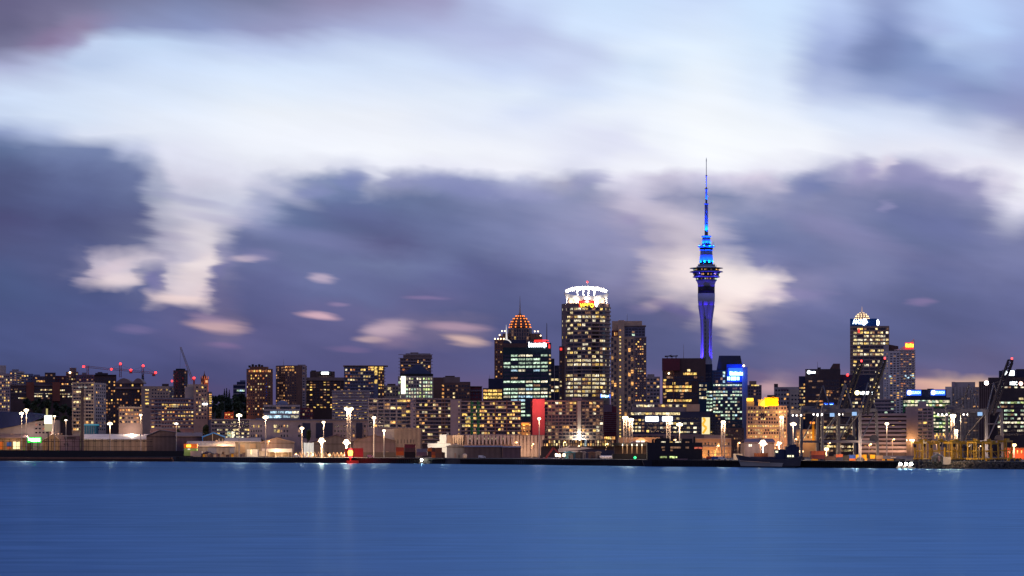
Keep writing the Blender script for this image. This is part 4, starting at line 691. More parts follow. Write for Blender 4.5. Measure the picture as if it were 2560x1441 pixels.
b, fs = auto('office_block', 'small orange lit block with sign left of the crimson wall', 'office', 2130, 1297, 1331, 1056, 'sand', 8, 8, .3, 'orange', ybot=1090); b.panel(fs[0], 1304, 1322, 1058.5, 1063, SIGNORG, .4); lamp(b.e, pt(1312, 1074, b.Y - 12), 1800, (1, .45, .12), .5); b.done()
b = B('terminal_building', 'long low glass terminal glowing warmly under the grid flats', 'terminal', 1960, 1447)
f = b.box(1356, 1538, 1100, 1119, 'darkbrown', depth=14)[0]; b.box(1352, 1542, 1117, None, 'dark', depth=16, dy=1, part='base'); b.win(f, 1359, 1535, 1101, 1116, 29, 2, .72, .82, '57', 'warm'); b.one(f, 1464, 1108, 6, 16, 'sky'); b.ribs(f, [1358 + i * 6.07 for i in range(30)], 1100, 1118, 'dark', .35, .8); b.done()
# ---- white office with artwork
b = B('office_building', 'low glass office with bright ribbon windows, white screens and a yellow mural bay', 'office', 2070, 1665)
f = b.box(1575, 1776, 1030, None, 'navy')[0]; g = b.box(1580, 1722, 1010, 1031, 'grey', dy=4, part='upper_storey')[0]; b.box(1716, 1749, 1011, 1029, 'sand', depth=3, dy=1, part='screen_wall')
b.win(g, 1582, 1716, 1012, 1018, 15, 1, .9, .9, .65, 'office'); b.win(f, 1577, 1700, 1031.5, 1038, 14, 1, .95, .9, .95, 'office'); b.win(f, 1682, 1748, 1044, 1050, 8, 1, .9, .85, .85, 'office'); b.win(f, 1577, 1612, 1046, 1082, 4, 4, .7, .5, .6, 'office'); b.win(f, 1650, 1750, 1056, 1062, 12, 1, .85, .85, .7, 'office'); b.win(f, 1650, 1750, 1067, 1073, 12, 1, .9, .85, .85, 'office'); b.win(f, 1650, 1750, 1078, 1083, 12, 1, .9, .8, .35, 'office'); b.win(f, 1616, 1648, 1056, 1083, 5, 3, .9, .6, .05, 'office')
b.panel(f, 1614, 1646, 1042.5, 1053.5, WHITE, .8, 'screen'); b.panel(f, 1656, 1681, 1042.5, 1053, WHITE, .8, 'screen'); b.panel(f, 1754.5, 1774.5, 1044, 1086, emit('mural_pale', (1, .86, .45), 1.0), .5, 'mural')
mb = MB(); zz = [(1757, 1046, 1763, 1050), (1763, 1050, 1756, 1062), (1756, 1062, 1766, 1070), (1766, 1070, 1757, 1084)]
for xa, ya, xb_, yb_ in zz: mb.beam(f.fn(xa) + Vector((0, -.9, f.z(ya))), f.fn(xb_) + Vector((0, -.9, f.z(yb_))), .3, 1.7)
mb.obj('ribbon_motif', emit('mural_yellow', (1, .52, .01), 1.0), b.e); b.box(1574, 1776, 1086, None, 'taupe', depth=5, dy=-3, part='arcade'); ar = Face(f.fn, f.x0, f.x1, f.Y - 3.4)
for i in range(14): b.box(1580 + i * 14, 1588 + i * 14, 1090, 1108, 'dark', depth=1, dy=-3.6, part='arcade_bay')
b.done()
b, fs = auto('office_block', 'unlit dark block behind a lamp mast right of the yellow mural', 'office', 2090, 1774, 1802, 1033, 'navy', 7, 8, .04, 'office', ybot=1092); b.done()
b = B('ferry_building', 'old sandstone building lit orange at street level behind a wharf mast', 'ferry building', 1900, 1784)
f = b.box(1738, 1828, 1096, None, 'sand')[0]; b.box(1760, 1812, 1088, 1097, 'beige', depth=8, dy=3, part='upper_storey'); b.win(f, 1742, 1826, 1106, 1114, 10, 1, .45, .8, .25, 'warm'); b.win(f, 1742, 1826, 1124, 1142, 10, 1, .5, .8, .7, 'orange'); b.bands(f, 1738, 1828, [1097.5, 1118], 'cream', .8, .6, 'cornice'); b.done()
for x in (1752, 1775, 1800): lamp(b.e, pt(x, 1143, b.Y - 6), 1100, (1, .48, .12), .4)
b, fs = auto('brick_warehouse', 'dark brick block with tiny windows below the blue glass tower', 'warehouse', 1960, 1800, 1860, 1070, 'darkbrown', 7, 9, .06, 'warm', .4, .4, ybot=1130); b.done()
b, fs = auto('office_block', 'small dark block with a lit top floor right of the blue glass tower', 'office', 2450, 1869, 1904, 963, 'plum', 7, 8, .08, 'warm', ybot=990); b.win(fs[0], 1878, 1898, 962, 965.5, 3, 1, .9, .9, 1, 'gold'); b.roof([(1873, 1891, 953, 964)], 'taupe'); b.done()
b = B('office_building', 'sandstone office with golden floodlit crown and even rows of lit windows', 'office', 2150, 1917)
f = b.box(1866, 1968, 1015, None, 'sand')[0]; cr_ = b.box(1911, 1946, 994, 1016, 'yellow', depth=12, dy=5, part='crown')[0]; b.box(1895, 1912, 999, 1016, 'lilac', depth=12, dy=4, part='rooftop_box'); b.panel(f, 1867, 1883, 996, 1003, SIGNYEL, .5); b.box(1866, 1885, 1003.5, 1016, 'sand', depth=10, dy=3, part='rooftop_box')
b.box(1918, 1940, 988, 995, 'darkbrown', depth=9, dy=7, part='roof')
for y, n, p in ((1021, 14, 0), (1030, 14, 8), (1038, 14, 2), (1047.5, 15, 5), (1056.5, 15, 1), (1065.5, 16, 8), (1076, 16, 2), (1083, 15, 3), (1092, 16, 8)): b.win(f, 1869, 1966, y - 3, y + 3, n, 1, .62, .8, p / 9, 'gold')
b.win(f, 1902, 1912, 1033, 1048, 2, 1, .7, 1, 0)
for x in (1914, 1943): lamp(b.e, pt(x, 1011, cr_.Y - 5), 4000, (1, .55, .02), .6)
for x in (1875, 1900, 1925, 1950, 1962): lamp(b.e, pt(x, 1106, b.Y - 14), 1500, (1, .5, .22), .6)
lamp(b.e, pt(1950, 1030, b.Y - 8), 1500, (1, .55, .25), .6); b.done()
# ---- right
b = B('office_building', 'pale grey block with a small dark lift tower left of the dark wedge topped office', 'office', 2380, 1967)
f = b.box(1935, 1999, 968, None, 'palegrey', None)[0]; b.roof([(1935, 1945, 960, 969)], 'dark', 3); g = b.box(1975, 2003, 974, None, 'cream', dy=-3, part='wing')[0]; b.win(f, 1937, 1973, 971, 1045, 5, 7, .6, .45, .12, 'gold'); b.panel(f, 1952, 1968, 972, 977, wm('plum'), .2); b.win(g, 1977, 2001, 984, 1045, 3, 6, .6, .4, .08, 'warm'); b.done()
b = B('office_tower', 'broad dark office with a slanted wedge on its roof and a small white sign', 'office tower', 2250, 2062)
f = b.box(2013, 2101, 923, None, 'dark')[0]; g = b.box(1997, 2015, 941, None, 'navy', dy=5, part='wing')[0]; h = b.box(2098, 2175, 937, None, 'navy', dy=4, part='wing')[0]
mb = MB(); Yc = b.Y + 1; q = [pt(2065, 938, Yc), pt(2100, 938, Yc), pt(2100, 909.5, Yc), pt(2083, 909.5, Yc)]; q2 = [v + Vector((v.x * .006, 14, 0)) for v in q]
mb.add(q + q2, [(0, 1, 2, 3), (7, 6, 5, 4), (0, 1, 5, 4), (1, 2, 6, 5), (2, 3, 7, 6), (3, 0, 4, 7)]); mb.obj('roof_wedge', wm('darkbrown'), b.e)
b.win(g, 1998, 2013, 958, 1050, 3, 11, .75, .5, .5, 'warm')
for y, x0, x1, p in ((953.5, 2021, 2041, 1), (953.5, 2043, 2058, 8), (969, 2021, 2058, 1), (988, 2021, 2058, 1), (1003.5, 2021, 2058, 7), (1012, 2021, 2058, 1), (1020, 2021, 2058, 1)): b.win(f, x0, x1, y - 2.2, y + 2.2, max(2, round((x1 - x0) / 9)), 1, .9, .9, p / 9, 'orange')
b.win(f, 2064, 2098, 948, 1020, 5, 8, .7, .5, .1, 'dim'); b.win(h, 2103, 2130, 950, 1020, 4, 8, .7, .5, .15, 'warm'); b.win(f, 2066, 2082, 976, 984, 2, 1, .8, .9, 1, 'orange'); b.win(h, 2114, 2128, 976, 982, 3, 1, .7, .9, 1, 'gold')
sg = b.panel(f, 2018, 2038, 925, 937, wm('navy'), .3); mb = MB(); a0 = f.fn(2022); mb.lathe([(1.5, -.3), (1.5, .3)], (0, 0, 0), 14); mb.v = [(a0.x + x, a0.y - .8 + z, f.z(931) + y) for x, y, z in mb.v]
for i in range(5): a1 = f.fn(2026.8 + i * 2.6); mb.box((a1.x, a1.y - .8, f.z(931.3)), (2.1 * b.k, .5, (4.4 - (i % 2) * .6) * b.k))
mb.obj('lettering', WHITE, sg); b.bulb([(2119, 938)], RED, 1.0, name='warning_lamp'); b.mast(2044, 905, 924); b.roof([(2044, 2052, 919, 924)], 'dark')
sg2 = b.panel(f, 2060, 2084, 1008, 1018, SIGNBLUE, .6); mb = MB()
for x, w in ((2064, 1.2), (2073, 2.6), (2076.5, 2.6), (2080, 2.4)): a1 = f.fn(x); mb.box((a1.x, a1.y - .95, f.z(1013.5)), (w * b.k, .4, 4.4 * b.k))
mb.obj('lettering', SIGNCYAN, sg2); b.done()
b = B('office_building', 'dark glass block behind the port crane with a long white roof sign', 'office', 2200, 2163)
f = b.box(2128, 2184, 976, None, 'navy')[0]; b.win(f, 2130, 2182, 994, 1030, 7, 4, .85, .5, .12, 'office'); sg = b.panel(f, 2134, 2184, 976.5, 990.5, wm('black'), .4); mb = MB(); a0 = f.fn(2142.5); mb.lathe([(1.9, -.3), (1.9, .3)], (0, 0, 0), 16); mb.v = [(a0.x + x, a0.y - .9 + z, f.z(982.5) + y) for x, y, z in mb.v]; mb.obj('emblem', emit('sign_gold', (1, .85, .4), 6), sg); mb = MB()
for x, w, hh in ((2152, 1.5, 6.5), (2157.5, 3.4, 7.5), (2162, 3.6, 7.5), (2166.5, 3.4, 7.5), (2171, 3.0, 7.5), (2175.5, 1.4, 3), (2179.5, 2.8, 7)): a1 = f.fn(x); mb.box((a1.x, a1.y - .9, f.z(983.3)), (w * b.k, .5, hh * b.k))
mb.obj('lettering', WHITE, sg); b.done()
b = B('office_tower', 'tall tower with an illuminated tiered dome and white lettering on a blue band', 'office tower', 2420, 2171)
f = b.box(2125, 2223, 815.5, None, 'taupe')[0]; s_ = b.box(2125, 2192, 797, 816, mat('band_blue', (.01, .09, .30), .5), depth=24, dy=2, part='rooftop_box')[0]
rows = '6779926901812665756555'
for j, p in enumerate(rows):
    y = 823 + j * 9.05
    for xa, xb_ in ((2133, 2142), (2143.5, 2157), (2160, 2172), (2175, 2186.5), (2188.5, 2200), (2201.5, 2213), (2215, 2221)):
        n = 2 if xb_ - xa > 9 else 1
        for i in range(n): on = b.rng.random() < int(p) / 9; b.one(f, xa + (i + .5) * (xb_ - xa) / n, y, (xb_ - xa) / n * .97, 4.8, b.rng.choice(PAL['office']) if on else 'glass')
b.bands(f, 2125, 2223, [818.5 + j * 9.05 for j in range(23)], 'beige', .5, .9); b.ribs(f, [2222.3], 816, 860, 'sand', .6, .5); b.panel(f, 2145, 2149, 822, 832, SIGNRED, .4, 'red_light')
sg = b.panel(s_, 2130, 2168, 798, 813, mat('band_blue', (.01, .09, .30), .5), .4); b.letters(s_, 'ANZ', 2132, 2155, 800, 811, WHITE, .8, sg, .05)
mb = MB(); a0 = s_.fn(2161.5); mb.lathe([(1.9, -.3), (1.9, .3)], (0, 1.3, 0), 16); mb.lathe([(1.9, -.3), (1.9, .3)], (-.7, -.7, 0), 16); mb.v = [(a0.x + x, a0.y - .9 + z, f.z(806) + y) for x, y, z in mb.v]; mb.beam((a0.x + .3, a0.y - .9, f.z(809)), (a0.x + 2.6, a0.y - .9, f.z(805)), .5, 1.1); mb.obj('emblem', WHITE, sg)
mb = MB(); mb.lathe([(.4, -2.6), (1.5, -1), (1.6, .4), (.9, 2.0), (.2, 3.0)], s_.fn(2195) + Vector((0, 2, f.z(807))), 10); mb.obj('side_sign', WHITE, b.e)
cc = s_.fn(2160) + Vector((0, 14, 0)); mb = MB(); mb.lathe([(18 * b.k, f.z(797.2)), (16.5 * b.k, f.z(792)), (13 * b.k, f.z(786)), (7 * b.k, f.z(781)), (1, f.z(779))], cc, 20); dm = mb.obj('dome', wm('concrete'), b.e)
for y, r_ in ((795, 18), (789.3, 15.2), (784.5, 11), (781, 5.5)):
    mb = MB(); n = int(r_ * .95)
    for i in range(n): a = 2 * math.pi * i / n; mb.box(cc + Vector((r_ * b.k * math.cos(a), r_ * b.k * math.sin(a), f.z(y))), (.85, .85, .8), a)
    mb.obj('lamp_ring', emit('dome_lamp', (1, .70, .36), 3), dm)
mb = MB(); mb.bar(cc + Vector((0, 0, f.z(781))), cc + Vector((0, 0, f.z(764))), .45, 8, .1); mb.obj('spire', emit('spire_glow', (1, .6, .3), .6), b.e); b.done()
b = B('apartment_tower', 'white gridded apartment tower with a swooping roof and red lit sign', 'apartment tower', 2330, 2246)
f = b.box(2208, 2250, 878, None, 'white')[0]; g = b.box(2248, 2288, 875, None, 'white', dy=-1.5, part='wing')[0]; b.box(2199, 2212, 900, None, 'palegrey', dy=4, part='wing')
mb = MB(); n = 10; top = [(2235 + (2284 - 2235) * i / n, 875 - 27 * (i / n) ** 1.7) for i in range(n + 1)]; q = [pt(x, y, b.Y + 1) for x, y in top] + [pt(2284, 876.5, b.Y + 1), pt(2235, 876.5, b.Y + 1)]; q2 = [v + Vector((v.x * .006, 9, 0)) for v in q]; m = len(q)
mb.add(q + q2, [tuple(range(m)), tuple(range(m, 2 * m))] + [(i, (i + 1) % m, m + (i + 1) % m, m + i) for i in range(m)]); mb.obj('roof_fin', wm('white'), b.e); b.box(2209, 2222, 862, 879, 'palegrey', depth=10, dy=3, part='upper_storey'); b.box(2219, 2246, 864, 879, 'darkbrown', depth=14, dy=6, part='upper_storey', tops=[861, 866, 866, 861])
b.win(f, 2224, 2249, 882, 1035, 3, 25, .62, .46, .16, 'orange'); b.win(f, 2210, 2221, 882, 1035, 2, 25, .36, .36, .08, 'warm'); b.win(g, 2251, 2286, 878, 975, 5, 16, .66, .46, .2, 'orange'); b.win(g, 2251, 2286, 975, 1035, 5, 9, .6, .42, .12, 'warm'); b.bands(g, 2248, 2289, [876 + i * 6.1 for i in range(17)], 'white', .9, .5, 'balcony')
for x, y, w in ((2225.5, 942, 5), (2264, 940, 4), (2270, 944, 6), (2280, 938, 9), (2284, 944, 6)): b.one(g if x > 2248 else f, x, y, w, 4, 'sky')
sg = b.panel(g, 2263, 2284, 857.5, 871.5, SIGNRED, .6); mb = MB()
for i in range(4): a1 = g.fn(2266 + i * 5); mb.box((a1.x, a1.y - .85, g.z(864 + (i % 2) * .7)), (4.2 * b.k, .5, (9 - (i % 2)) * b.k))
mb.obj('lettering', SIGNYEL, sg); b.done()
b, fs = auto('office_block', 'low purple banded block at the foot of the white gridded tower', 'office', 2120, 2186, 2236, 998, 'bluegrey', 8, 8, .1, 'cool', .85, .45, ybot=1036); b.bands(fs[0], 2186, 2236, [999, 1008, 1017, 1026], 'lilac', .8, 1.2); b.done()
b = B('car_park', 'wide grey multi storey car park with dark open decks behind the cranes', 'car park', 1950, 2210)
f = b.box(2150, 2266, 1036, None, 'dark')[0]; b.bands(f, 2150, 2266, [1037 + i * 10.2 for i in range(10)], 'lilac', 1.0, 1.7, 'parapet'); b.win(f, 2152, 2262, 1041, 1132, 13, 9, .8, .4, .1, 'orange', dark=False); b.done()
for x in (2165, 2200, 2235, 2258): lamp(b.e, pt(x, 1128, b.Y - 9), 1300, (1, .6, .34), .5)
b = B('office_building', 'green white lit office with two identical blue signs on its dark roof band', 'office', 2110, 2316)
f = b.box(2257, 2376, 996, None, 'green', None)[0]; b.box(2257, 2376, 994, 1001, 'navy', depth=1, dy=-.6, part='parapet'); r = b.box(2265, 2366, 974, 997, 'navy', depth=20, dy=4, part='rooftop_box')[0]; b.roof([(2318, 2334, 972, 975)], 'black'); b.win(f, 2259, 2374, 1000, 1008, 13, 1, .92, .9, .9, 'lime'); b.win(f, 2259, 2374, 1009, 1090, 13, 9, .9, .52, '604879944', 'lime')
for x0 in (2267, 2327):
    sg = b.panel(r, x0, x0 + 36, 975.5, 989, SIGNBLUE, .4); b.letters(r, 'ZURICH', x0 + 13, x0 + 34, 979, 985.5, SIGNCYAN, .9, sg, .04); a0 = r.fn(x0 + 6); mb = MB(); mb.lathe([(1.75, -.3), (1.75, .3)], (0, 0, 0), 18); mb.v = [(a0.x + x, a0.y - .9 + z, r.z(982) + y) for x, y, z in mb.v]; mb.obj('emblem', WHITE, sg)
b.done()
b = B('office_building', 'pale blank walled block with a dark window stack in front of the green lit office', 'office', 1980, 2298)
f = b.box(2264, 2334, 1017, None, 'lilac')[0]; b.box(2296, 2316, 1003, 1018, 'lilac', depth=9, dy=4, part='lift_tower'); b.win(f, 2294, 2331, 1020, 1112, 3, 11, .8, .55, '00005200000', 'gold'); b.bulb([(2261.5, 1101), (2266, 1101), (2276, 1101), (2280, 1101), (2284, 1101)], WARMW, .6, dy=-2, name='wall_lamp'); b.done()
for x in (2270, 2282): lamp(b.e, pt(x, 1099, b.Y - 5), 900, (1, .5, .12), .4)
b = B('office_tower', 'white vertically ribbed tower with a pale glass box on top', 'office tower', 2160, 2405)
f = b.box(2363, 2448, 968, None, 'taupe')[0]; b.box(2379, 2438, 955.5, 969, 'palegrey', depth=16, dy=3, part='rooftop_box'); b.box(2379, 2388, 955, 969, 'lilac', depth=2, dy=2, part='rooftop_box'); b.box(2363, 2380, 967, None, 'white', depth=4, dy=-.8, part='side_wall')
b.ribs(f, [2382 + i * 3.55 for i in range(19)], 968, 1116, 'white', .55, .9, 'fin'); b.win(f, 2380, 2447, 972, 1112, 9, 14, .7, .3, .14, 'dim'); b.done()
b, fs = auto('office_block', 'small sandstone block with tall lit openings below the green lit office', 'office', 1940, 2333, 2384, 1082, 'concrete', 9, 12, .35, 'orange', .4, .6, ybot=1115); b.win(fs[0], 2338, 2380, 1083, 1091, 5, 1, .4, .9, .9, 'gold'); b.done()
b = B('office_tower', 'dark office tower at the right edge with white roof signs', 'office tower', 2130, 2512)
f = b.box(2447, 2475, 954, None, 'darkbrown')[0]; g = b.box(2470, 2620, 944, None, 'dark', dy=3, part='wing')[0]; h = b.box(2497, 2600, 927, 945, 'navy', depth=18, dy=7, part='rooftop_box')[0]; b.roof([(2540, 2580, 923, 928)], 'dark', 10)
sg = b.panel(h, 2505, 2542, 925, 941, wm('navy'), 1.2); a0 = h.fn(2523); mb = MB()
for x, w, ya, yb_ in ((2513, 8, 928, 938), (2521.5, 8, 927.5, 939), (2530, 8, 927, 939.5)): a1 = h.fn(x); mb.box((a1.x, a1.y - 1.9, (h.z(ya) + h.z(yb_)) / 2), (w * b.k, .6, h.z(ya) - h.z(yb_)))
mb.obj('lettering', WHITE, sg); sg = b.panel(g, 2523, 2560, 953, 966, wm('black'), .4); b.letters(g, 'HSBC', 2525, 2543, 955, 963.5, WHITE, .8, sg, .04); mb = MB(); a1 = g.fn(2551.5); mb.lathe([(1.7, -.3), (1.7, .3)], (0, 0, 0), 6); mb.v = [(a1.x + x, a1.y - .9 + z, g.z(959.5) + y) for x, y, z in mb.v]; mb.obj('emblem', emit('sign_rose', (1, .55, .45), 5), sg)
b.win(g, 2495, 2600, 966.5, 970.5, 13, 1, .9, .9, .6, 'lime'); b.win(g, 2494, 2600, 1002, 1092, 13, 9, .9, .45, '826247550', 'lime'); b.one(g, 2553, 997.5, 12, 5, 'pale'); b.ribs(f, [2449 + i * 5 for i in range(6)], 954, 1110, 'taupe', .6); b.done()
b = B('brick_building', 'red brick warehouse with arched lit windows at the right edge', 'warehouse', 1640, 2545)
f = b.box(2512, 2620, 1120, None, 'redbrick')[0]; b.win(f, 2518, 2600, 1126, 1134, 8, 1, .28, .9, .75, 'warm'); b.bands(f, 2512, 2620, [1121], 'rust', .6, .7, 'cornice'); b.done()
for x in (2525, 2550): lamp(b.e, pt(x, 1143, b.Y - 8), 2200, (1, .45, .16), .4)
b, fs = auto('office_block', 'low tan building with lit gold edge left of the port cranes', 'office', 2020, 1990, 2042, 1074, 'sand', 9, 10, .3, 'warm', .4, .5, ybot=1110); b.box(2030, 2036, 1060, 1106, 'yellow', depth=2, dy=-1.5, part='lit_column'); b.panel(fs[0], 2025, 2037, 1055, 1060, SIGNORG, .5); lamp(b.e, pt(2022, 1098, b.Y - 10), 1800, (1, .55, .15), .5); b.done()
b, fs = auto('office_building', 'dark block with three white lit floors glimpsed between the crane legs', 'office', 1990, 2048, 2142, 1046, 'dark', 9, 10, .1, 'office', .85, .45, ybot=1132)
for y in (1069, 1079, 1117, 1127): b.win(fs[0], 2056, 2136, y - 3, y + 3, 9, 1, .85, .8, .75, 'office', dark=False)
b.done()

# ---------------------------------------------------------------- sky tower
Yt = 2900; kt = Yt / F; tx = 1767.5
tw = thing('observation_tower', pt(tx, 0, Yt).xy.to_3d() + Vector((0, 0, ground(Yt))), 'tall needle tower glowing blue with a round observation deck', 'tower')
def tz(y): return CAMZ + (HY - y) * kt
tc_ = Vector((pt(tx, 0, Yt).x, Yt + 10, 0))
def lath(name, prof, m, n=40, parent=None):
    mb = MB(); mb.lathe([(hw * kt, tz(y)) for hw, y in prof], tc_, n); o = mb.obj(name, m, parent or tw)
    for p_ in o.data.polygons: p_.use_smooth = True
    return o
CON = mat('tower_concrete', (.33, .31, .33), .7, .3, .06, .08); PW = mat('tower_cladding', (.17, .20, .30), .5, .3, .05); STL = mat('tower_steel', (.30, .31, .35), .5, .4, .08)  # cladding: grey steel tinted bluish, blue floodlighting put into its colour
mb = MB(); mb.lathe([(12.4 * kt, ground(Yt) - 1), (12.4 * kt, tz(840)), (12.9 * kt, tz(815)), (14.2 * kt, tz(797)), (16.6 * kt, tz(780)), (19.6 * kt, tz(763))], tc_, 40); sh = mb.obj('shaft', CON, tw)
mb = MB()
for i in range(8):
    a = i * math.pi / 4 + .25
    for (ra, ya), (rb, yb_) in (((12.9, 960), (12.9, 830)), ((12.9, 830), (14.8, 797)), ((14.8, 797), (20, 763))): mb.beam(tc_ + Vector((ra * kt * math.cos(a), ra * kt * math.sin(a), tz(ya))), tc_ + Vector((rb * kt * math.cos(a), rb * kt * math.sin(a), tz(yb_))), 1.5, 1.5)
mb.obj('shaft_leg', CON, tw); mb = MB()
for xo in (-4.5, 4.5):
    for i in range(12):
        y = 785 + i * 10; r_ = (14.5 if y < 800 else 13.1) * kt; a = math.asin(max(-.9, min(.9, xo / (r_ / kt)))); p_ = tc_ + Vector((r_ * math.sin(a), -r_ * math.cos(a), tz(y))); mb.box(p_, (1.3, .5, 3.2), a)
mb.obj('shaft_window', MATS['glass'], tw)
lath('upper_shaft', [(19.8, 763), (21.2, 752), (21.7, 733)], CON); lath('dark_band', [(21.2, 733), (21.2, 716)], wm('black')); lath('pod_underside', [(21.5, 716), (21.5, 710), (23.5, 704), (26.5, 699)], CON)
gb = emit('pod_glow', (.8, .8, .55), .5, vary=True)
for y0_, y1_, r0, r1 in ((700.5, 693, 25, 27.5), (690.5, 681, 30.5, 34.5), (676.5, 671.5, 32, 33)):
    lath('pod_glazing', [(r0, y0_), (r1, y1_)], MATS['glass'])
    for i in range(26):
        a = -math.pi * (i + .5) / 26; r_ = (r0 + r1) / 2 * kt + .25
        if random.random() < .42:
            p_ = tc_ + Vector((r_ * math.cos(a), r_ * math.sin(a), tz((y0_ + y1_) / 2))); mb = MB(); mb.box(p_, (1.2, .5, abs(y0_ - y1_) * kt * .4), a + math.pi / 2); mb.obj('pod_window', random.choice([MATS['lit_amber'], MATS['lit_mint'], MATS['lit_dim'], MATS['lit_dim']]), tw)
lath('pod_rim', [(26, 701.2), (26.5, 699.6), (25, 699)], PW); lath('pod_rim', [(31, 693.2), (34.5, 692), (34, 690.6), (30, 690.4)], PW); lath('pod_rim', [(34, 681), (42.5, 679.2), (40, 677.6), (33, 676.4)], PW); lath('pod_rim', [(30, 671.6), (42, 669.8), (42, 669.3), (28, 668)], STL)
lath('pod_roof', [(28, 671), (24, 666), (21, 664)], STL); lath('crown_base', [(20.5, 664), (22, 661), (18.5, 660)], PW); lath('dark_band', [(17, 660.5), (17, 655.5)], wm('black'))
cone = lath('lower_cone', [(17.6, 656), (17.2, 650), (15.9, 638), (14.8, 625)], PW); lath('cone_rim', [(15, 625.4), (17.2, 624.4), (16.6, 623.4)], PW); lath('upper_glazing', [(15.6, 623.4), (17.4, 618)], MATS['glass']); lath('cone_rim', [(17.4, 618), (21.5, 614.8), (20, 613.6), (12, 613.2)], PW)
lath('upper_cone', [(11.4, 613.2), (10.6, 604), (9.8, 592)], PW); lath('cone_rim', [(9.8, 592), (12.6, 590.4), (12.2, 588.6), (7, 588)], PW); lath('mast', [(4.2, 588.4), (4.2, 561), (4.6, 560), (4.6, 559), (4.2, 558), (4.0, 512), (4.0, 508)], PW, 20)
lath('mast_platform', [(4, 511), (6, 508.5), (5.6, 507), (3, 506.8)], PW, 16); lath('upper_mast', [(2.4, 507), (2.2, 480), (2.3, 472), (4.8, 470), (2, 469), (1.1, 466), (1.1, 440), (2.8, 438), (2.6, 437), (.8, 436), (.75, 405), (1.0, 398), (.3, 392)], PW, 10)
mb = MB()
for i in range(20):
    y = 512 + i * 2.3
    mb.lathe([(4.1 * kt, tz(y)), (4.6 * kt, tz(y) + .1), (4.6 * kt, tz(y) + .35), (4.1 * kt, tz(y) + .45)], tc_, 16, cap=False)
mb.obj('mast_rings', PW, tw); mb = MB()
for x, ya, yb_ in ((-17, 613, 609), (17, 613, 605), (-20, 668, 659), (21, 668, 658), (24, 669, 662), (-24, 669, 664), (12, 661, 656)): mb.bar(tc_ + Vector((x * kt, -3, tz(ya))), tc_ + Vector((x * kt, -3, tz(yb_))), .3, 5)
mb.obj('antenna', STL, tw)
BL = (.0, .045, 1)
LPM_T = 5.0
def ring(n, rpx, y, aimr, aimy, P, ang=50, off=0, col_=BL, a0=-170, a1=-10):
    for i in range(n):
        a = R(a0 + (a1 - a0) * (i + .5) / n) if n > 1 else R(-90); c_ = tc_ + Vector((rpx * kt * math.cos(a), rpx * kt * math.sin(a), tz(y))); t2 = tc_ + Vector((aimr * kt * math.cos(a), aimr * kt * math.sin(a), tz(aimy))); lamp(tw, c_, P * LPM_T, col_, .25, ang, t2)
ring(4, 21.5, 660, 15, 636, 16000, 62); ring(4, 20.5, 612.0, 16, 640, 9000, 80); ring(3, 18, 612.5, 10, 598, 11000, 62); ring(3, 10, 587, 3, 545, 22000, 40); ring(2, 7, 506, 1.5, 478, 7000, 40); ring(2, 4.5, 468, .5, 452, 3000, 40); ring(3, 30, 671, 19, 662, 3000, 70)
ring(2, 40, 682, 30, 692, 700, 120, col_=(.12, .1, 1))
for sx in (-1, 1): lamp(tw, tc_ + Vector((sx * 27 * kt, -4.5, tz(925))), 260000, (.06, .03, 1), .5, 44, tc_ + Vector((sx * 12 * kt, 0, tz(825))))
# ---------------------------------------------------------------- port: sheds, lamps, cranes, ships
DECK = 3.8
FLOOD = emit('flood_bulb', (1, .76, .46), 5.5); WARMBULB = emit('street_bulb', (1, .62, .28), 5)
def fwd(x): a = math.atan((x - 1280) / F); return Vector((math.sin(a), math.cos(a), 0)), Vector((math.cos(a), -math.sin(a), 0))
def T(name, label, cat, x, Y, group=None, z=DECK): p = pt(x, 0, Y); return thing(name, (p.x, p.y, z), label, cat, group)
def solid(mb, ring, dep):
    """extrude a ring of points backwards"""
    m = len(ring); mb.add(list(ring) + [v + dep for v in ring], [tuple(range(m)), tuple(range(m, 2 * m))[::-1]] + [(i, (i + 1) % m, m + (i + 1) % m, m + i) for i in range(m)]); return mb
def dk(x, Y, z=DECK): v = pt(x, 0, Y); v.z = z; return v
def slab(mb, a, b, dep, th=.5, over=.8):
    n = Vector((0, 0, th)); o = dep.normalized() * over; vs = [a - o, b - o, b + dep, a + dep]; mb.add(vs + [v + n for v in vs], [(3, 2, 1, 0), (4, 5, 6, 7), (0, 1, 5, 4), (1, 2, 6, 5), (2, 3, 7, 6), (3, 0, 4, 7)]); return mb
def doors(e, Y, lst, m='dark', name='door'):
    for x0, x1, y0, y1 in lst:
        a = pt(x0, y0, Y - .25); b = pt(x1, y1, Y - .25); mb = MB(); mb.box(((a.x + b.x) / 2, Y - .2, (a.z + b.z) / 2), (b.x - a.x, .5, a.z - b.z)); mb.obj(name, m if not isinstance(m, str) else wm(m), e)
def extras(e, Y, x0, x1, ye, yr, depth, xr):
    if x1 - x0 < 25: return
    rg = random.Random(int(x0)); k = Y / F; yb = HY - (DECK - CAMZ) / k; w = x1 - x0
    for i in range(2 if w > 80 else 1): q = x0 + w * rg.uniform(.12, .8); hw = rg.uniform(4, 7); doors(e, Y, [(q, q + hw, yb - rg.uniform(11, 15), yb)], rg.choice(['dark', 'plum', 'taupe']), 'roller_door')
    q = x0 + w * rg.uniform(.3, .7); doors(e, Y, [(q, q + 1.6, yb - 7, yb)], 'black', 'side_door')
    a = pt(x0 + 1, ye + 1.5, Y - .3); c = pt(x1 - 1, ye + 1.5, Y - .3); mb = MB(); mb.beam(a, c, .3, .35); mb.obj('gutter', wm('dark'), e)
    for i in range(3): mb = MB(); p = pt(xr, yr, Y); p.y += depth * (.2 + .27 * i); mb.box(p + Vector((0, 0, .5)), (1.2, 1.4, 1.2)); mb.obj('roof_vent', wm('taupe'), e)
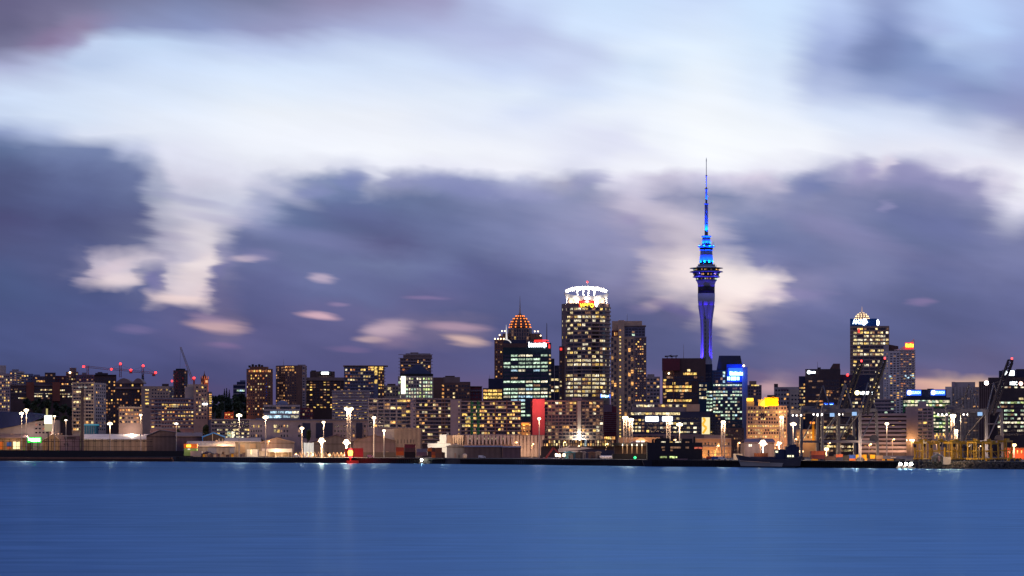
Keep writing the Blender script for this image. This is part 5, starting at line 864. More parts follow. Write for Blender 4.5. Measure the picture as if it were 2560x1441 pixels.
def gable(name, label, cat, Y, x0, x1, ye, yr, xr=None, m='tan', mr='roofgrey', depth=34, yb=None, ds=(), dm='dark', group=None):
    xr = xr or (x0 + x1) / 2; e = T(name, label, cat, (x0 + x1) / 2, Y, group); f, r = fwd((x0 + x1) / 2); A, Bq = dk(x0, Y), dk(x1, Y); E0, E1, Rg = pt(x0, ye, Y), pt(x1, ye, Y), pt(xr, yr, Y); dep = f * depth
    solid(MB(), [A, Bq, E1, Rg, E0], dep).obj('wall', clad(m), e); mb = MB(); dn = Vector((0, 0, .03)); slab(mb, E0 - (Rg - E0).normalized() * .6 + dn, Rg + dn, dep); slab(mb, Rg + dn, E1 + (E1 - Rg).normalized() * .6 + dn, dep); mb.obj('roof', wm(mr), e); doors(e, Y, ds, dm); extras(e, Y, x0, x1, ye, yr, depth, xr); return e
def longshed(name, label, cat, Y, x0, x1, ye, yr, m='tan', mr='roofgrey', D=16, inset=0, ds=(), dm='dark', group=None):
    e = T(name, label, cat, (x0 + x1) / 2, Y, group); A, Bq = dk(x0, Y), dk(x1, Y); f = Vector((0, 1, 0)); E0, E1 = pt(x0, ye, Y), pt(x1, ye, Y); R0, R1 = pt(x0 + inset, yr, Y + D), pt(x1 - inset, yr, Y + D)
    mb = MB(); back = f * 2 * D; solid(mb, [A, Bq, E1, E0], back); w = mb.obj('wall', clad(m), e)
    mb = MB(); E2, E3 = E1 + back, E0 + back; n = Vector((0, 0, .45)); o = f * .9; q = Vector((.6, 0, 0))
    mb.add([E0 - o - q, E1 - o + q, R1, R0, E2 + o + q, E3 + o - q] + [v + n for v in (E0 - o - q, E1 - o + q, R1, R0, E2 + o + q, E3 + o - q)], [(3, 2, 1, 0), (3, 5, 4, 2), (6, 7, 8, 9), (9, 8, 10, 11), (0, 1, 7, 6), (5, 11, 10, 4), (0, 6, 9, 3), (3, 9, 11, 5), (1, 2, 8, 7), (2, 4, 10, 8)])
    mb.obj('roof', wm(mr), e); doors(e, Y, ds, dm); extras(e, Y, x0, x1, ye, yr, D * 2, (x0 + x1) / 2 + (x1 - x0) * .1) if yr < ye - 3 else None; return e
def ebox(e, x0, x1, y0, y1, m, Y, depth=3, name='panel'):
    a = pt(x0, y0, Y); b = pt(x1, y1, Y); mb = MB(); mb.box(((a.x + b.x) / 2, Y + depth / 2, (a.z + b.z) / 2), (b.x - a.x, depth, a.z - b.z)); return mb.obj(name, wm(m) if isinstance(m, str) else m, e)

# --- left shed row
e = T('arena', 'arena with a big dark blue swooping roof at the left edge', 'arena', 40, 2310); Y = 2310
solid(MB(), [dk(-90, Y), dk(128, Y), pt(128, 1050, Y), pt(60, 1056, Y), pt(-90, 1064, Y)], Vector((0, 46, 0))).obj('wall', wm('grey'), e)
solid(MB(), [pt(-90, 1078, Y - 3), pt(0, 1072, Y - 3), pt(40, 1065, Y - 3), pt(75, 1056, Y - 3), pt(119, 1040, Y - 3), pt(100, 1036, Y - 3), pt(60, 1031, Y - 3), pt(0, 1029, Y - 3), pt(-90, 1030, Y - 3)], Vector((0, 60, 0))).obj('roof', wm('roofblue'), e)
for x in range(88, 126, 9):
    for y in (1060, 1070, 1080): ebox(e, x, x + 5, y, y + 4, MATS['glass'] if (x + y) % 7 else MATS['lit_rose'], Y - .3, .4, 'window')
lamp(e, pt(70, 1088, Y - 12), 2200, (1, .8, .7), .6)
e = T('billboard', 'tall bright white advertising billboard beside the arena', 'billboard', 120, 2260); ebox(e, 111, 130, 1039, 1060, emit('billboard_white', (1, .97, .7), 2.2), 2260, 1, 'lit_panel'); ebox(e, 111, 130, 1060.3, 1079, emit('poster', (.75, .62, .36), .55), 2260, 1, 'poster'); ebox(e, 115, 119, 1022, 1045, emit('billboard_edge', (1, .85, .3), .5), 2262, 1, 'fin'); ebox(e, 119, 122, 1079, 1130, 'dark', 2260, 1, 'post')
e = longshed('warehouse', 'pale shed with a glowing yellow doorway behind the railing, leftmost on the quay', 'warehouse', 2292, -40, 68, 1096, 1087, 'tan', 'taupe', 14, 0, [(33, 49, 1104, 1123)], emit('door_glow', (1, .82, .42), 1.5)); doors(e, 2292, [(-2, 8, 1105, 1124)], 'orange', 'roller_door'); doors(e, 2292, [(17, 29, 1106, 1116)], 'blue', 'roller_door'); doors(e, 2292, [(18, 28, 1117, 1123)], 'redbrick', 'crate_stack'); lamp(e, pt(25, 1098, 2280), 2600, (1, .65, .35), .5)
e = T('neon_sign', 'green neon sign hanging over the quay railing', 'sign', 86, 2284); ebox(e, 68, 104, 1093, 1108, mat('sign_green_back', (.004, .06, .006), .6), 2284, .8, 'backboard'); ebox(e, 69, 103, 1094, 1107, SIGNGRN, 2283.6, .5, 'glow_panel')
mb = MB(); rg = random.Random(3)
for i, (x, w, ya, yb_) in enumerate(((71.5, 1.6, 1094.5, 1102), (74.5, 3.2, 1096, 1102), (78.5, 3.2, 1096.5, 1104.5), (82.5, 3.0, 1096, 1105), (86.4, 3.0, 1096.5, 1105), (90.3, 3.2, 1096, 1104), (94.3, 3.2, 1096, 1105), (98.4, 3.2, 1096, 1105))): a = pt(x, ya, 2283); c = pt(x, yb_, 2283); mb.box((a.x, 2283, (a.z + c.z) / 2), (w * .345, .5, a.z - c.z))
mb.obj('lettering', SIGNGRW, e); ebox(e, 80, 82, 1108, 1141, 'dark', 2284.2, .6, 'post'); ebox(e, 94, 96, 1108, 1141, 'dark', 2284.2, .6, 'post'); lamp(e, pt(86, 1101, 2280), 2600, (.05, 1, .08), .8)
e = gable('marquee', 'tan gabled tent with a bright lit roof slope beside the dark box trailer', 'marquee', 2296, 106, 151, 1102, 1086, 132, 'tan', 'cream', 60); lamp(e, pt(152, 1080, 2310), 9000, (1, .8, .6), .6); lamp(e, pt(126, 1100, 2278), 1500, (1, .7, .45), .6)
e = T('trailer', 'dark purple box trailer with faded lettering in front of the tall quay pole', 'trailer', 177, 2281); ebox(e, 149, 204, 1089, 1136, 'plum', 2281, 5, 'body'); ebox(e, 149, 204, 1089, 1091, 'lilac', 2280.6, 5.4, 'trim'); mb = MB()
for i in range(9): a = pt(162 + i * 3.2, 1095, 2280.6); mb.box((a.x, 2280.7, a.z), (.75, .3, 1.6))
for i in range(3): a = pt(161 + i * 3.6, 1111, 2280.6); mb.box((a.x, 2280.7, a.z), (.9, .3, 1.6))
mb.obj('lettering', wm('dark'), e)
e = longshed('warehouse', 'very long white shed with a brightly lit roof behind the railing', 'warehouse', 2300, 206, 442, 1100, 1087, 'beige', 'white', 22, 3); lamp(e, pt(400, 1078, 2318), 15000, (1, .85, .68), .8); lamp(e, pt(330, 1082, 2318), 6000, (1, .85, .7), .8)
for x in (235, 290, 345, 400): lamp(e, pt(x, 1094, 2284), 1500, (1, .72, .5), .5)
e = T('pavilion', 'small teal glass pavilion at the foot of the pale apartment tower', 'pavilion', 224, 2340); ebox(e, 207, 240, 1064, 1130, 'teal', 2340, 14, 'wall'); ebox(e, 206, 241, 1061, 1064, emit('teal_edge', (.02, .4, .6), .5), 2339, 15, 'roof_edge')
for x in range(210, 240, 6): ebox(e, x, x + 1.2, 1064.5, 1085, 'bluegrey', 2339.6, .5, 'mullion')
e = T('quay_pole', 'tall thick brown pole with a ring of unlit fittings before the pale tower', 'pole', 205, 2279); mb = MB(); c = dk(205, 2279); mb.bar(c, pt(205, 1050, 2279), 1.9, 12, 1.7); mb.bar(pt(205, 1050, 2279), pt(206, 968, 2279), 1.7, 12, 1.3); mb.obj('shaft', mat('pole_brown', (.10, .065, .06), .7), e); mb = MB(); c = pt(206, 966, 2279); mb.lathe([(3.4, -.3), (3.6, .3), (3.0, .3), (3.0, -.3)], c, 20); mb.obj('ring', wm('palegrey'), e)
for i in range(8): a = i * math.pi / 4; mb = MB(); mb.box(c + Vector((3.4 * math.cos(a), 3.4 * math.sin(a), -.9)), (.7, .5, 1.1), a); mb.obj('lamp_fitting', emit('dim_lamp', (.9, .85, .8), .35), e)
# railing and sea wall
e = T('sea_wall', 'long black sea wall under the railing at the left', 'sea wall', 190, 2270); solid(MB(), [dk(-90, 2262, 2), dk(482, 2262 - 150, 2), dk(482, 2262 - 150, pt(482, 1128, 2112).z), dk(-90, 2262, pt(0, 1125.5, 2262).z)], Vector((0, 3, 0))).obj('wall', wm('black'), e)
for x, w in ((17, 3), (181, 6), (331, 3)): ebox(e, x, x + w, 1127, 1136, 'plum', edgeY(x) + 1.0 if x > 400 else 2262 - (x + 90) / 572 * 150 - .7, .5, 'ladder')
e = T('railing', 'long black pipe railing with paired posts along the left quay', 'railing', 190, 2262)
def rY(x): return 2266 - (x + 90) / 572 * 150
post = None
for i in range(22):
    x = 8 + i * 17.6; Yr = rY(x)
    if post is None:
        mb = MB()
        for d in (-.7, .7): mb.bar(dk(x, Yr) + Vector((d, 0, 3)), pt(x, 1098, Yr) + Vector((d, 0, 0)), .18, 6)
        mb.box(pt(x, 1105, Yr), (1.8, .4, .5)); post = mb.obj('post', wm('black'), e); base = Vector(post.location); bx = (x, Yr)
    else:
        o = post.copy(); COL.objects.link(o); o.parent = e; a = pt(x, 0, Yr); q = pt(bx[0], 0, bx[1]); o.location = base + Vector((a.x - q.x, a.y - q.y, 0))
mb = MB()
for y in (1098.5, 1104.5, 1117): mb.bar(pt(-60, y, rY(-60)), pt(382, y, rY(382)), .12, 5)
mb.obj('rail', wm('black'), e)
e = T('pontoon', 'long low rust brown pontoon lying on the water at far left', 'pontoon', 190, 2235, z=0); solid(MB(), [dk(-90, 2236, -.5), dk(432, 2236 - 150, -.5), dk(428, 2236 - 150, 3.2), dk(-90, 2236, 3.2)], Vector((0, 9, 0))).obj('hull', wm('timber'), e); solid(MB(), [dk(-90, 2235.7, 1.9), dk(425, 2235.7 - 150, 1.9), dk(425, 2235.7 - 150, 3.1), dk(-90, 2235.7, 3.1)], Vector((0, .4, 0))).obj('rubbing_strip', mat('rust_strip', (.26, .10, .05), .7), e)
# --- shed group around x 450-750
gable('warehouse', 'grey roofed shed behind the blue framed gable', 'warehouse', 2200, 366, 500, 1090, 1076, 400, 'taupe', 'bluegrey', 30)
e = gable('warehouse', 'open fronted shed with a bright blue gable frame', 'warehouse', 2150, 505, 563, 1093, 1082, 534, 'darkbrown', 'roofgrey', 50); mb = MB(); Yb = 2148.5
for a, c in (((505, 1093), (534, 1082.5)), ((534, 1082.5), (563, 1093)), ((506.5, 1093), (506.5, 1106)), ((562, 1093), (562, 1097))): mb.beam(pt(*a, Yb), pt(*c, Yb), .5, 1.0)
mb.obj('gable_frame', mat('frame_blue', (.05, .20, .50), .5), e); ebox(e, 530.5, 532, 1085, 1106, 'cream', 2148.6, .5, 'post')
for x in (546, 555, 561): ebox(e, x, x + 3, 1097, 1107, 'cream', 2148.4, .6, 'post')
longshed('warehouse', 'low dark wing with a sloping grey roof left of the blue gable frame', 'warehouse', 2158, 440, 506, 1092, 1083, 'plum', 'taupe', 14)
e = longshed('warehouse', 'pale shed with a dotted tan roof in front of the blue gable frame', 'warehouse', 2120, 466, 588, 1117, 1104.5, 'palegrey', 'concrete', 12, 2, [(520, 541, 1120, 1135), (574, 586, 1118, 1133)], 'bluegrey'); lamp(e, pt(560, 1098, 2118), 5200, (1, .75, .45), .6); lamp(e, pt(510, 1112, 2106), 2200, (1, .75, .5), .6)
for i in range(9): a = pt(498 + i * 9.5, 1112.5, 2124); mb = MB(); mb.box(a + Vector((0, 0, .3)), (1.4, 2.2, .35), 0, .5); mb.obj('skylight', emit('skylight', (1, .85, .6), .45), e)
e = T('kiosk', 'orange and green kiosk with a yellow lit screen', 'kiosk', 476, 2100); ebox(e, 460, 492, 1121.5, 1140, mat('kiosk_green', (.22, .42, .12), .6), 2100, 5, 'lower_wall'); ebox(e, 459.5, 492.5, 1110, 1121, mat('kiosk_orange', (.75, .20, .03), .6), 2099.6, 5.6, 'upper_wall'); ebox(e, 466.5, 477, 1112.5, 1118, SIGNYEL, 2099.3, .4, 'screen'); ebox(e, 469, 475, 1122, 1125, emit('dim_white', (1, .95, .9), .8), 2099.4, .4, 'sign'); lamp(e, pt(470, 1116, 2090), 900, (1, .5, .2), .4)
def container(x0, x1, y0, y1, Y, mk, label, z=None, length=12, lab=None, group=None):
    p = pt((x0 + x1) / 2, y1, Y); e = thing('shipping_container', (p.x, p.y, p.z), label, 'container', group); a = pt(x0, y0, Y); c = pt(x1, y1, Y); w = c.x - a.x; h = a.z - c.z; mb = MB(); mb.box((p.x, Y + length / 2, p.z + h / 2), (w - .2, length - .2, h - .2)); mb.obj('shell', wm(mk), e)
    mb = MB()
    for sx in (-1, 1): mb.box((p.x + sx * (w / 2 - .1), Y + .1, p.z + h / 2), (.24, .3, h - .02))
    for zz in (.12, h - .12): mb.box((p.x, Y + .08, p.z + zz), (w - .5, .3, .22))
    for i in range(1, 4): mb.box((p.x - w / 2 + i * w / 4, Y + .05, p.z + h / 2), (.12, .18, h - .4))
    mb.obj('frame', wm(mk), e); return e
container(476, 503, 1128, 1140.5, 2092, 'steel', 'grey container with an orange panel beside the blue tarp heap')
e = T('tarp_heap', 'dark blue tarpaulin draped over a long heap by the pale shed', 'tarpaulin', 522, 2094); mb = MB(); rows = []
for j in range(5):
    for i in range(9): q = i / 8; x = 501 + 40 * q; r = math.sin(math.pi * min(1, q * 1.08)) ** .5 if q < .93 else .2; v = dk(x, 2094 + j * 2.0); v.z = DECK + 4.4 * r * math.sin(math.pi * (j + .6) / 5.4) + random.uniform(-.2, .2); rows.append(v)
mb.add(rows, [(j * 9 + i, j * 9 + i + 1, j * 9 + i + 10, j * 9 + i + 9) for j in range(4) for i in range(8)]); solid(mb, [dk(501, 2094), dk(541, 2094), pt(540, 1136, 2094), pt(520, 1131, 2094), pt(504, 1134, 2094)], Vector((0, 1, 0))); mb.obj('tarpaulin', wm('navy'), e)
e = longshed('warehouse', 'wide tan roofed shed with a lit front wall beyond the pale shed', 'warehouse', 2130, 562, 652, 1106, 1096, 'cream', 'concrete', 20, 0, [(600, 612, 1112, 1132), (625, 640, 1110, 1121)], 'tan'); lamp(e, pt(610, 1100, 2112), 5200, (1, .74, .46), .8)
e = gable('warehouse', 'wide gabled grey warehouse left of the white awning lights', 'warehouse', 2118, 652, 736, 1107, 1096, 692, 'lilac', 'beige', 50, None, [(662, 672, 1118, 1134)], 'plum'); lamp(e, pt(690, 1118, 2096), 2600, (1, .75, .5), .8)
e = T('awning', 'long brightly lit white awning on the jetty in front of the gabled warehouse', 'awning', 697, 2040); ebox(e, 655, 730, 1122, 1131, 'white', 2040, 6, 'fascia'); ebox(e, 648, 668, 1128, 1141, 'cream', 2037, 8, 'booth')
for x in (657, 672, 688, 704, 720, 729): ebox(e, x, x + 1.4, 1131, 1144, 'cream', 2040, .6, 'post')
ebox(e, 656, 730, 1131.3, 1142, 'tan', 2046, .5, 'back_wall'); lamp(e, pt(692, 1136, 2036), 1800, (1, .82, .55), .6); lamp(e, pt(662, 1136, 2030), 700, (1, .8, .5), .4); lamp(e, pt(722, 1130, 2030), 900, (1, .8, .5), .4)
e = T('shelter', 'glowing white box shelter beside a lamp mast on the jetty', 'shelter', 631, 2060); ebox(e, 617, 645, 1124, 1144, 'white', 2060, 5, 'wall'); lamp(e, pt(630, 1128, 2050), 1800, (1, .85, .55), .5); ebox(e, 627, 629, 1125, 1136, emit('tube_yellow', (1, .8, .3), 2), 2059.6, .4, 'light_tube')
for i in range(16):
    x = 506 + i * 6.6 + random.uniform(-1, 1); e = T('crate', 'small ochre or brown fishing crate in the jumble on the jetty edge', 'crate', x + 2.5, 2072, 'fishing crates on the jetty'); Yq = 2070 + random.uniform(0, 6); q = (x, x + random.uniform(4, 7), random.uniform(1133, 1138), 1146); mk = random.choice(['tan', 'sand', 'yellow', 'plum', 'darkbrown'])
    ebox(e, *q, mk, Yq, 3, 'box'); ebox(e, q[0] - .3, q[1] + .3, q[2] - .8, q[2] - .1, 'darkbrown', Yq - .1, 3.2, 'lid')
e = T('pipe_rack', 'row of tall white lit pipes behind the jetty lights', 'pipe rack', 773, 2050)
for i in range(7): x = 761 + i * 3.6; mb = MB(); mb.bar(dk(x, 2050), pt(x, 1107 + (i % 3) * .8, 2050), .45, 8); mb.obj('pipe', emit('lit_pipe', (1, .93, .85), .7), e)  # pipes emit; the lamplight on them is put into their material
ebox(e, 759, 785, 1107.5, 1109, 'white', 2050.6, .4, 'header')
e = gable('warehouse', 'broad pinkish gabled warehouse behind the two brightest jetty floodlights', 'warehouse', 2080, 770, 892, 1109, 1088, 840, 'beige', 'plum', 50, None, [(800, 810, 1116, 1134)], 'tan')
e = gable('warehouse', 'dark purple gabled barn right of the red beacon', 'warehouse', 1975, 884, 989, 1104, 1089, 934, 'plum', 'darkbrown', 40); ebox(e, 884, 989, 1131, 1146, 'dark', 1974, 1, 'plinth')
# jetty light truss
e = T('truss_fence', 'zigzag timber truss with glowing globe lamps along the jetty', 'truss', 806, 1960); mb = MB(); n = 15
for i in range(n):
    x0 = 735 + i * 9.4; Yj = 1958 - i * 2.2; mb.bar(pt(x0, 1144, Yj), pt(x0 + 4.7, 1131, Yj - 1), .28, 5); mb.bar(pt(x0 + 4.7, 1131, Yj - 1), pt(x0 + 9.4, 1144, Yj - 2), .28, 5)
mb.obj('truss', wm('tan'), e)
for x in (740, 782, 823, 863): c = pt(x, 1138, 1950); mb = MB(); mb.lathe([(.2, -1.0), (.9, -.5), (.9, .5), (.2, 1.0)], c, 10); mb.obj('globe_lamp', WARMBULB, e); lamp(e, c + Vector((0, -2, 0)), 700, (1, .7, .4), .5)
e = T('beacon', 'red and amber navigation beacon glowing at the jetty end', 'beacon', 876, 1852); mb = MB(); mb.bar(dk(876, 1852, 1), pt(876, 1126, 1852), .5, 8); mb.obj('mast', wm('red'), e)
for y, m_, r in ((1127, emit('beacon_red', (1, .02, .02), 10), .9), (1131.5, emit('beacon_amber', (1, .4, .03), 10), 1.1), (1136, MATS['beacon_amber'], 1.0), (1140, MATS['beacon_red'], .9)): c = pt(876, y, 1852); mb = MB(); r *= 1.5; mb.lathe([(r * .6, -r), (r, -r * .4), (r, r * .4), (r * .6, r)], c, 10); mb.obj('lantern', m_, e)
lamp(e, pt(876, 1131, 1842), 7000, (1, .04, .03), .8); ebox(e, 862, 908, 1121, 1144, 'maroon', 1860, 2, 'red_glow_board'); ebox(e, 866, 896, 1152, 1160, 'timber', 1846, 4, 'dolphin')  # maroon board carries the red glow behind the beacon in its colour
# --- concrete hall, silos, containers
e = T('grain_hall', 'blank grey concrete hall with slit openings right of the dark barn', 'hall', 1010, 2010); ebox(e, 986, 1051, 1071, 1150, clad('beige'), 2010, 40, 'wall'); ebox(e, 958, 986, 1073, 1150, 'palegrey', 2012, 36, 'side_wing')
for i in range(6): ebox(e, 994 + i * 7.9, 995.6 + i * 7.9, 1099, 1109, 'dark', 2009.6, .6, 'slit_window')
for i in range(1, 6): ebox(e, 986 + i * 11, 986.7 + i * 11, 1071, 1098, 'taupe', 2009.7, .5, 'joint')
lamp(e, pt(1000, 1118, 1985), 3600, (1, .72, .55), 1); lamp(e, pt(970, 1110, 1990), 4000, (1, .75, .6), 1)
e = T('silo_building', 'long pale concrete silo block with tapered fins', 'silo', 1238, 1990); ebox(e, 1160, 1362, 1088, 1150, 'taupe', 1990, 22, 'wall'); ebox(e, 1114, 1161, 1089, 1150, 'beige', 1992, 20, 'lit_wing')  # lit end: its light is put into paler wall and fin colours
for i in range(5): x = 1131 + i * 5.6; solid(MB(), [pt(x, 1088.5, 1990), pt(x + 5.6, 1088.5, 1990), pt(x + 3.4, 1112, 1990), pt(x + 2.2, 1112, 1990)], Vector((0, -2.2, 0))).obj('fin', wm('cream'), e)
for i in range(13): x = 1166 + i * 9.2; solid(MB(), [pt(x, 1088.5, 1989.8), pt(x + 8.2, 1088.5, 1989.8), pt(x + 6.0, 1112, 1989.8), pt(x + 2.2, 1112, 1989.8)], Vector((0, -1.4, 0))).obj('fin', wm('lilac'), e); (ebox(e, x + 8.2, x + 9.6, 1095, 1099, emit('silo_lamp', (1, .85, .5), .5), 1989.4, .4, 'lamp') if i in (0, 2, 4, 5, 6, 7, 9, 12) else 0)
for i in range(9): x = 1282 + i * 9; solid(MB(), [pt(x, 1089, 1989.8), pt(x + 6.4, 1089, 1989.8), pt(x + 7.4, 1142, 1989.8), pt(x - .8, 1142, 1989.8)], Vector((0, -1.6, 0))).obj('column', wm('concrete'), e)
lamp(e, pt(1322, 1139, 1972), 2600, (1, .72, .48), .8); lamp(e, pt(1290, 1139, 1972), 1200, (1, .72, .48), .8); lamp(e, pt(1142, 1108, 1978), 1500, (1, .75, .5), .8); lamp(e, pt(1350, 1100, 1970), 1200, (1, .4, .35), .8)
e = gable('warehouse', 'small grey gabled shed left of the long plain quay shed', 'warehouse', 1850, 1117, 1161, 1117, 1112, 1139, 'steel', 'lilac', 22); lamp(e, pt(1120, 1126, 1838), 1500, (1, .8, .6), .6)
longshed('warehouse', 'long plain grey quay shed in front of the silo block', 'warehouse', 1840, 1161, 1256, 1118.5, 1116, 'taupe', 'bluegrey', 12); longshed('warehouse', 'short darker shed joined to the right end of the long plain quay shed', 'warehouse', 1838, 1256.5, 1302, 1119.5, 1117.5, 'plum', 'bluegrey', 12)
e = T('loading_gantry', 'blazing white loading gantry with a tall hopper tower', 'gantry', 1096, 1900); WG = mat('gantry_white', (.82, .78, .70), .6)
for n_, q in (('beam', (1069, 1126, 1109, 1119.5)), ('hopper_tower', (1099, 1116, 1087, 1108.6)), ('leg', (1105, 1119, 1120, 1146)), ('chute', (1110, 1122, 1128, 1142))): ebox(e, *q, WG, 1900 + (1 if n_ == 'chute' else 0), 5, n_)
ebox(e, 1093, 1099, 1104, 1108.5, WG, 1900.5, 4, 'motor_house'); ebox(e, 1116.5, 1121, 1082, 1089, 'steel', 1903, 3, 'vent'); lamp(e, pt(1095, 1128, 1880), 4200, (1, .84, .58), .8); lamp(e, pt(1108, 1098, 1886), 2400, (1, .84, .58), .6)
i = 0
for x0, x1, y0, y1, mk, lb in ((1011, 1038, 1111, 1120.5, 'maroon', 'dark maroon container, topmost of the stack before the concrete hall'), (1011, 1038, 1120.5, 1130, 'darkbrown', 'dark brown container below the top one of the stack before the concrete hall'), (1011, 1038, 1130, 1147, 'black', 'black double height container at the bottom of the stack before the concrete hall'),
        (990, 1009, 1119, 1129, 'redbrick', 'rust red container half hidden behind the dark barn'), (990, 1009, 1129, 1139, 'orange', 'orange container under the rust red one by the dark barn'), (1041, 1068, 1122, 1131, 'bluegrey', 'blue grey container on top of a pair right of the black stack'), (1041, 1068, 1131, 1140, 'plum', 'plum container below the blue grey one'),
        (1069, 1080, 1120, 1129, 'orange', 'small orange container under the white gantry beam'), (1079, 1088, 1121, 1130, 'darkbrown', 'dark brown container, top of the narrow stack under the gantry'), (1079, 1088, 1130, 1138.5, 'redbrick', 'red container in the middle of the narrow stack under the gantry'), (1079, 1088, 1138.5, 1147, 'orange', 'orange container at the base of the narrow stack under the gantry'), (1088.5, 1104, 1121, 1134, 'rust', 'rust brown container, upper of two beside the gantry leg'), (1088.5, 1104, 1134, 1147, 'brown', 'brown container, lower of two beside the gantry leg'), (1104.5, 1112, 1131, 1147, 'darkbrown', 'narrow dark container at the end of the stacks by the gantry leg'),
        (1120, 1142, 1139, 1147, 'maroon', 'low maroon container in front of the small grey gabled shed'), (1143, 1152, 1141, 1147, 'black', 'small black container beside the low maroon one')):
    container(x0, x1, y0, y1, 1862 - i * .01, mk, lb, length=10); i += 1
e = T('storage_tank', 'cream bulbous tank on the quay before the long plain shed', 'tank', 1162, 1790, z=3.8); mb = MB(); c = dk(1162, 1790); mb.lathe([(1.0, 0), (1.5, .6), (1.6, 2.2), (1.1, 2.9), (.3, 3.2)], c, 16); mb.obj('shell', wm('cream'), e); lamp(e, pt(1160, 1140, 1780), 500, (1, .75, .5), .3)
# --- excavator, yacht and clutter
e = T('excavator', 'red long armed excavator on the quay left of the white yacht', 'excavator', 1362, 1760); Yx = 1760; RD = mat('machine_red', (.42, .05, .04), .5)
ebox(e, 1349, 1371, 1146, 1152, RD, Yx, 4, 'body'); ebox(e, 1350, 1357, 1139, 1146, 'dark', Yx + .5, 3, 'cab'); ebox(e, 1348, 1373, 1152, 1157, 'black', Yx, 4, 'track')
for n_, a, c, w in (('boom', (1364, 1147), (1384, 1119), 1.3), ('stick', (1383, 1119.5), (1402, 1138), 1.0), ('bucket', (1402, 1137), (1404, 1146), 1.4)): mb = MB(); mb.beam(pt(*a, Yx + 1.5), pt(*c, Yx + 1.5), .8, w); mb.obj(n_, RD, e)
e = T('yacht', 'large white decked yacht with a long dark blue hull moored behind the excavator', 'yacht', 1470, 1812, z=1); Yy = 1812; f, r = fwd(1470)
solid(MB(), [pt(1398, 1146, Yy), pt(1545, 1146, Yy), pt(1556, 1128, Yy), pt(1480, 1124, Yy), pt(1396, 1133, Yy)], Vector((0, 9, 0))).obj('hull', wm('navy'), e); solid(MB(), [pt(1396, 1128.5, Yy - 1), pt(1440, 1126.5, Yy - 1), pt(1484, 1121, Yy - 1), pt(1450, 1117, Yy - 1), pt(1420, 1117, Yy - 1), pt(1396, 1123, Yy - 1)], Vector((0, 9, 0))).obj('superstructure', wm('palegrey'), e); ebox(e, 1421, 1452, 1117.5, 1120, 'dark', Yy - 1.4, .5, 'window_band'); ebox(e, 1394, 1456, 1129, 1130.5, 'white', Yy - 2, 8, 'deck')
for a, c in (((1400, 1129), (1399, 1113)), ((1404, 1129), (1405, 1114)), ((1412, 1128), (1425, 1113))): mb = MB(); mb.bar(pt(*a, Yy), pt(*c, Yy), .22, 5); mb.obj('mast', wm('white'), e)
lamp(e, pt(1430, 1112, Yy - 12), 1600, (1, .75, .6), .5)
for lb, x0, x1, y0, y1, mk in (('small blue green tent on the quay under the yacht', 1411, 1437, 1131, 1150, 'teal'), ('dark service hut beside the blue green tent', 1440, 1456, 1131, 1152, 'dark'), ('pale pink hut right of the dark service hut', 1457, 1464, 1130, 1150, 'lilac'), ('brown hut with shutters near the dark pavilion', 1471, 1488, 1131, 1150, 'brown'), ('pale hut just left of the low white shed by the pavilion', 1489, 1502, 1130, 1150, 'beige')):
    e = gable('hut', lb, 'hut', 1740, x0, x1, y0 + 2, y0, None, mk, mk, 6); doors(e, 1740, [((x0 * .6 + x1 * .4), (x0 * .35 + x1 * .65), y0 + 7, y1)], 'dark')
e = longshed('hut', 'low white roofed shed at the left end of the dark pavilion', 'hut', 1725, 1502, 1537, 1144, 1141, 'lilac', 'white', 6); lamp(e, pt(1515, 1138, 1718), 900, (1, .85, .8), .4)
for lb, x, y, P in (('bright work light on a short stand right of the excavator arm', 1391, 1138, 900), ('twin work light between the excavator and the yacht deck', 1399, 1139, 500), ('strongest work light under the yacht deck', 1410, 1138, 1200)):
    e = T('work_light', lb, 'work light', x, 1738); mb = MB(); mb.bar(dk(x, 1738), pt(x, y, 1738), .15, 5); mb.obj('stand', wm('dark'), e); mb = MB(); mb.box(pt(x, y, 1737.5), (1.5, .5, 1.9)); mb.obj('lamp_head', FLOOD, e); lamp(e, pt(x, y, 1734), P, (1, .85, .65), .4)
for lb, x in (('left of two small amber lamps on the quay edge', 1451), ('right of two small amber lamps on the quay edge', 1457.5)):
    e = T('marker_lamp', lb, 'lamp', x, 1730); c = pt(x, 1149, 1730); mb = MB(); mb.bar(dk(x, 1730), c, .15, 5); mb.obj('stand', wm('dark'), e); mb = MB(); mb.lathe([(.3, -.5), (.5, 0), (.3, .5)], c, 8); mb.obj('lamp_head', emit('amber_marker', (1, .55, .05), 8), e)
# --- dark pavilion with lit columns
e = T('wharf_pavilion', 'long black wharf pavilion with glowing columns and shallow arches', 'pavilion', 1580, 1640); Yp = 1640; ebox(e, 1533, 1625, 1108, 1114, 'black', Yp, 16, 'roof'); ebox(e, 1536, 1622, 1114.5, 1136, 'darkbrown', Yp + 8, 4, 'back_wall'); ebox(e, 1532, 1628, 1135.5, 1152, 'black', Yp + 1, 14, 'base')
mb = MB(); n = 14; solid(mb, [pt(1577 + 16 * i / n, 1108 - 5 * math.sin(math.pi * i / n), Yp + 2) for i in range(n + 1)], Vector((0, 10, 0))); mb.obj('arch_roof', wm('plum'), e)
for i, x in enumerate((1556.5, 1567.8, 1580, 1592.5, 1604.8, 1617.5)): ebox(e, x - 1.2, x + 1.2, 1115, 1134, 'tan', Yp + 1, .8, 'column'); ebox(e, x - 1.0, x + 1.0, 1110, 1115.5, emit('column_glow', (1, .95, .8), 1.6) if i != 1 else MATS['lit_orange'], Yp - .3, .6, 'wall_lamp'); lamp(e, pt(x, 1113.5, Yp - 1.5), 140, (1, .85, .55), .2)
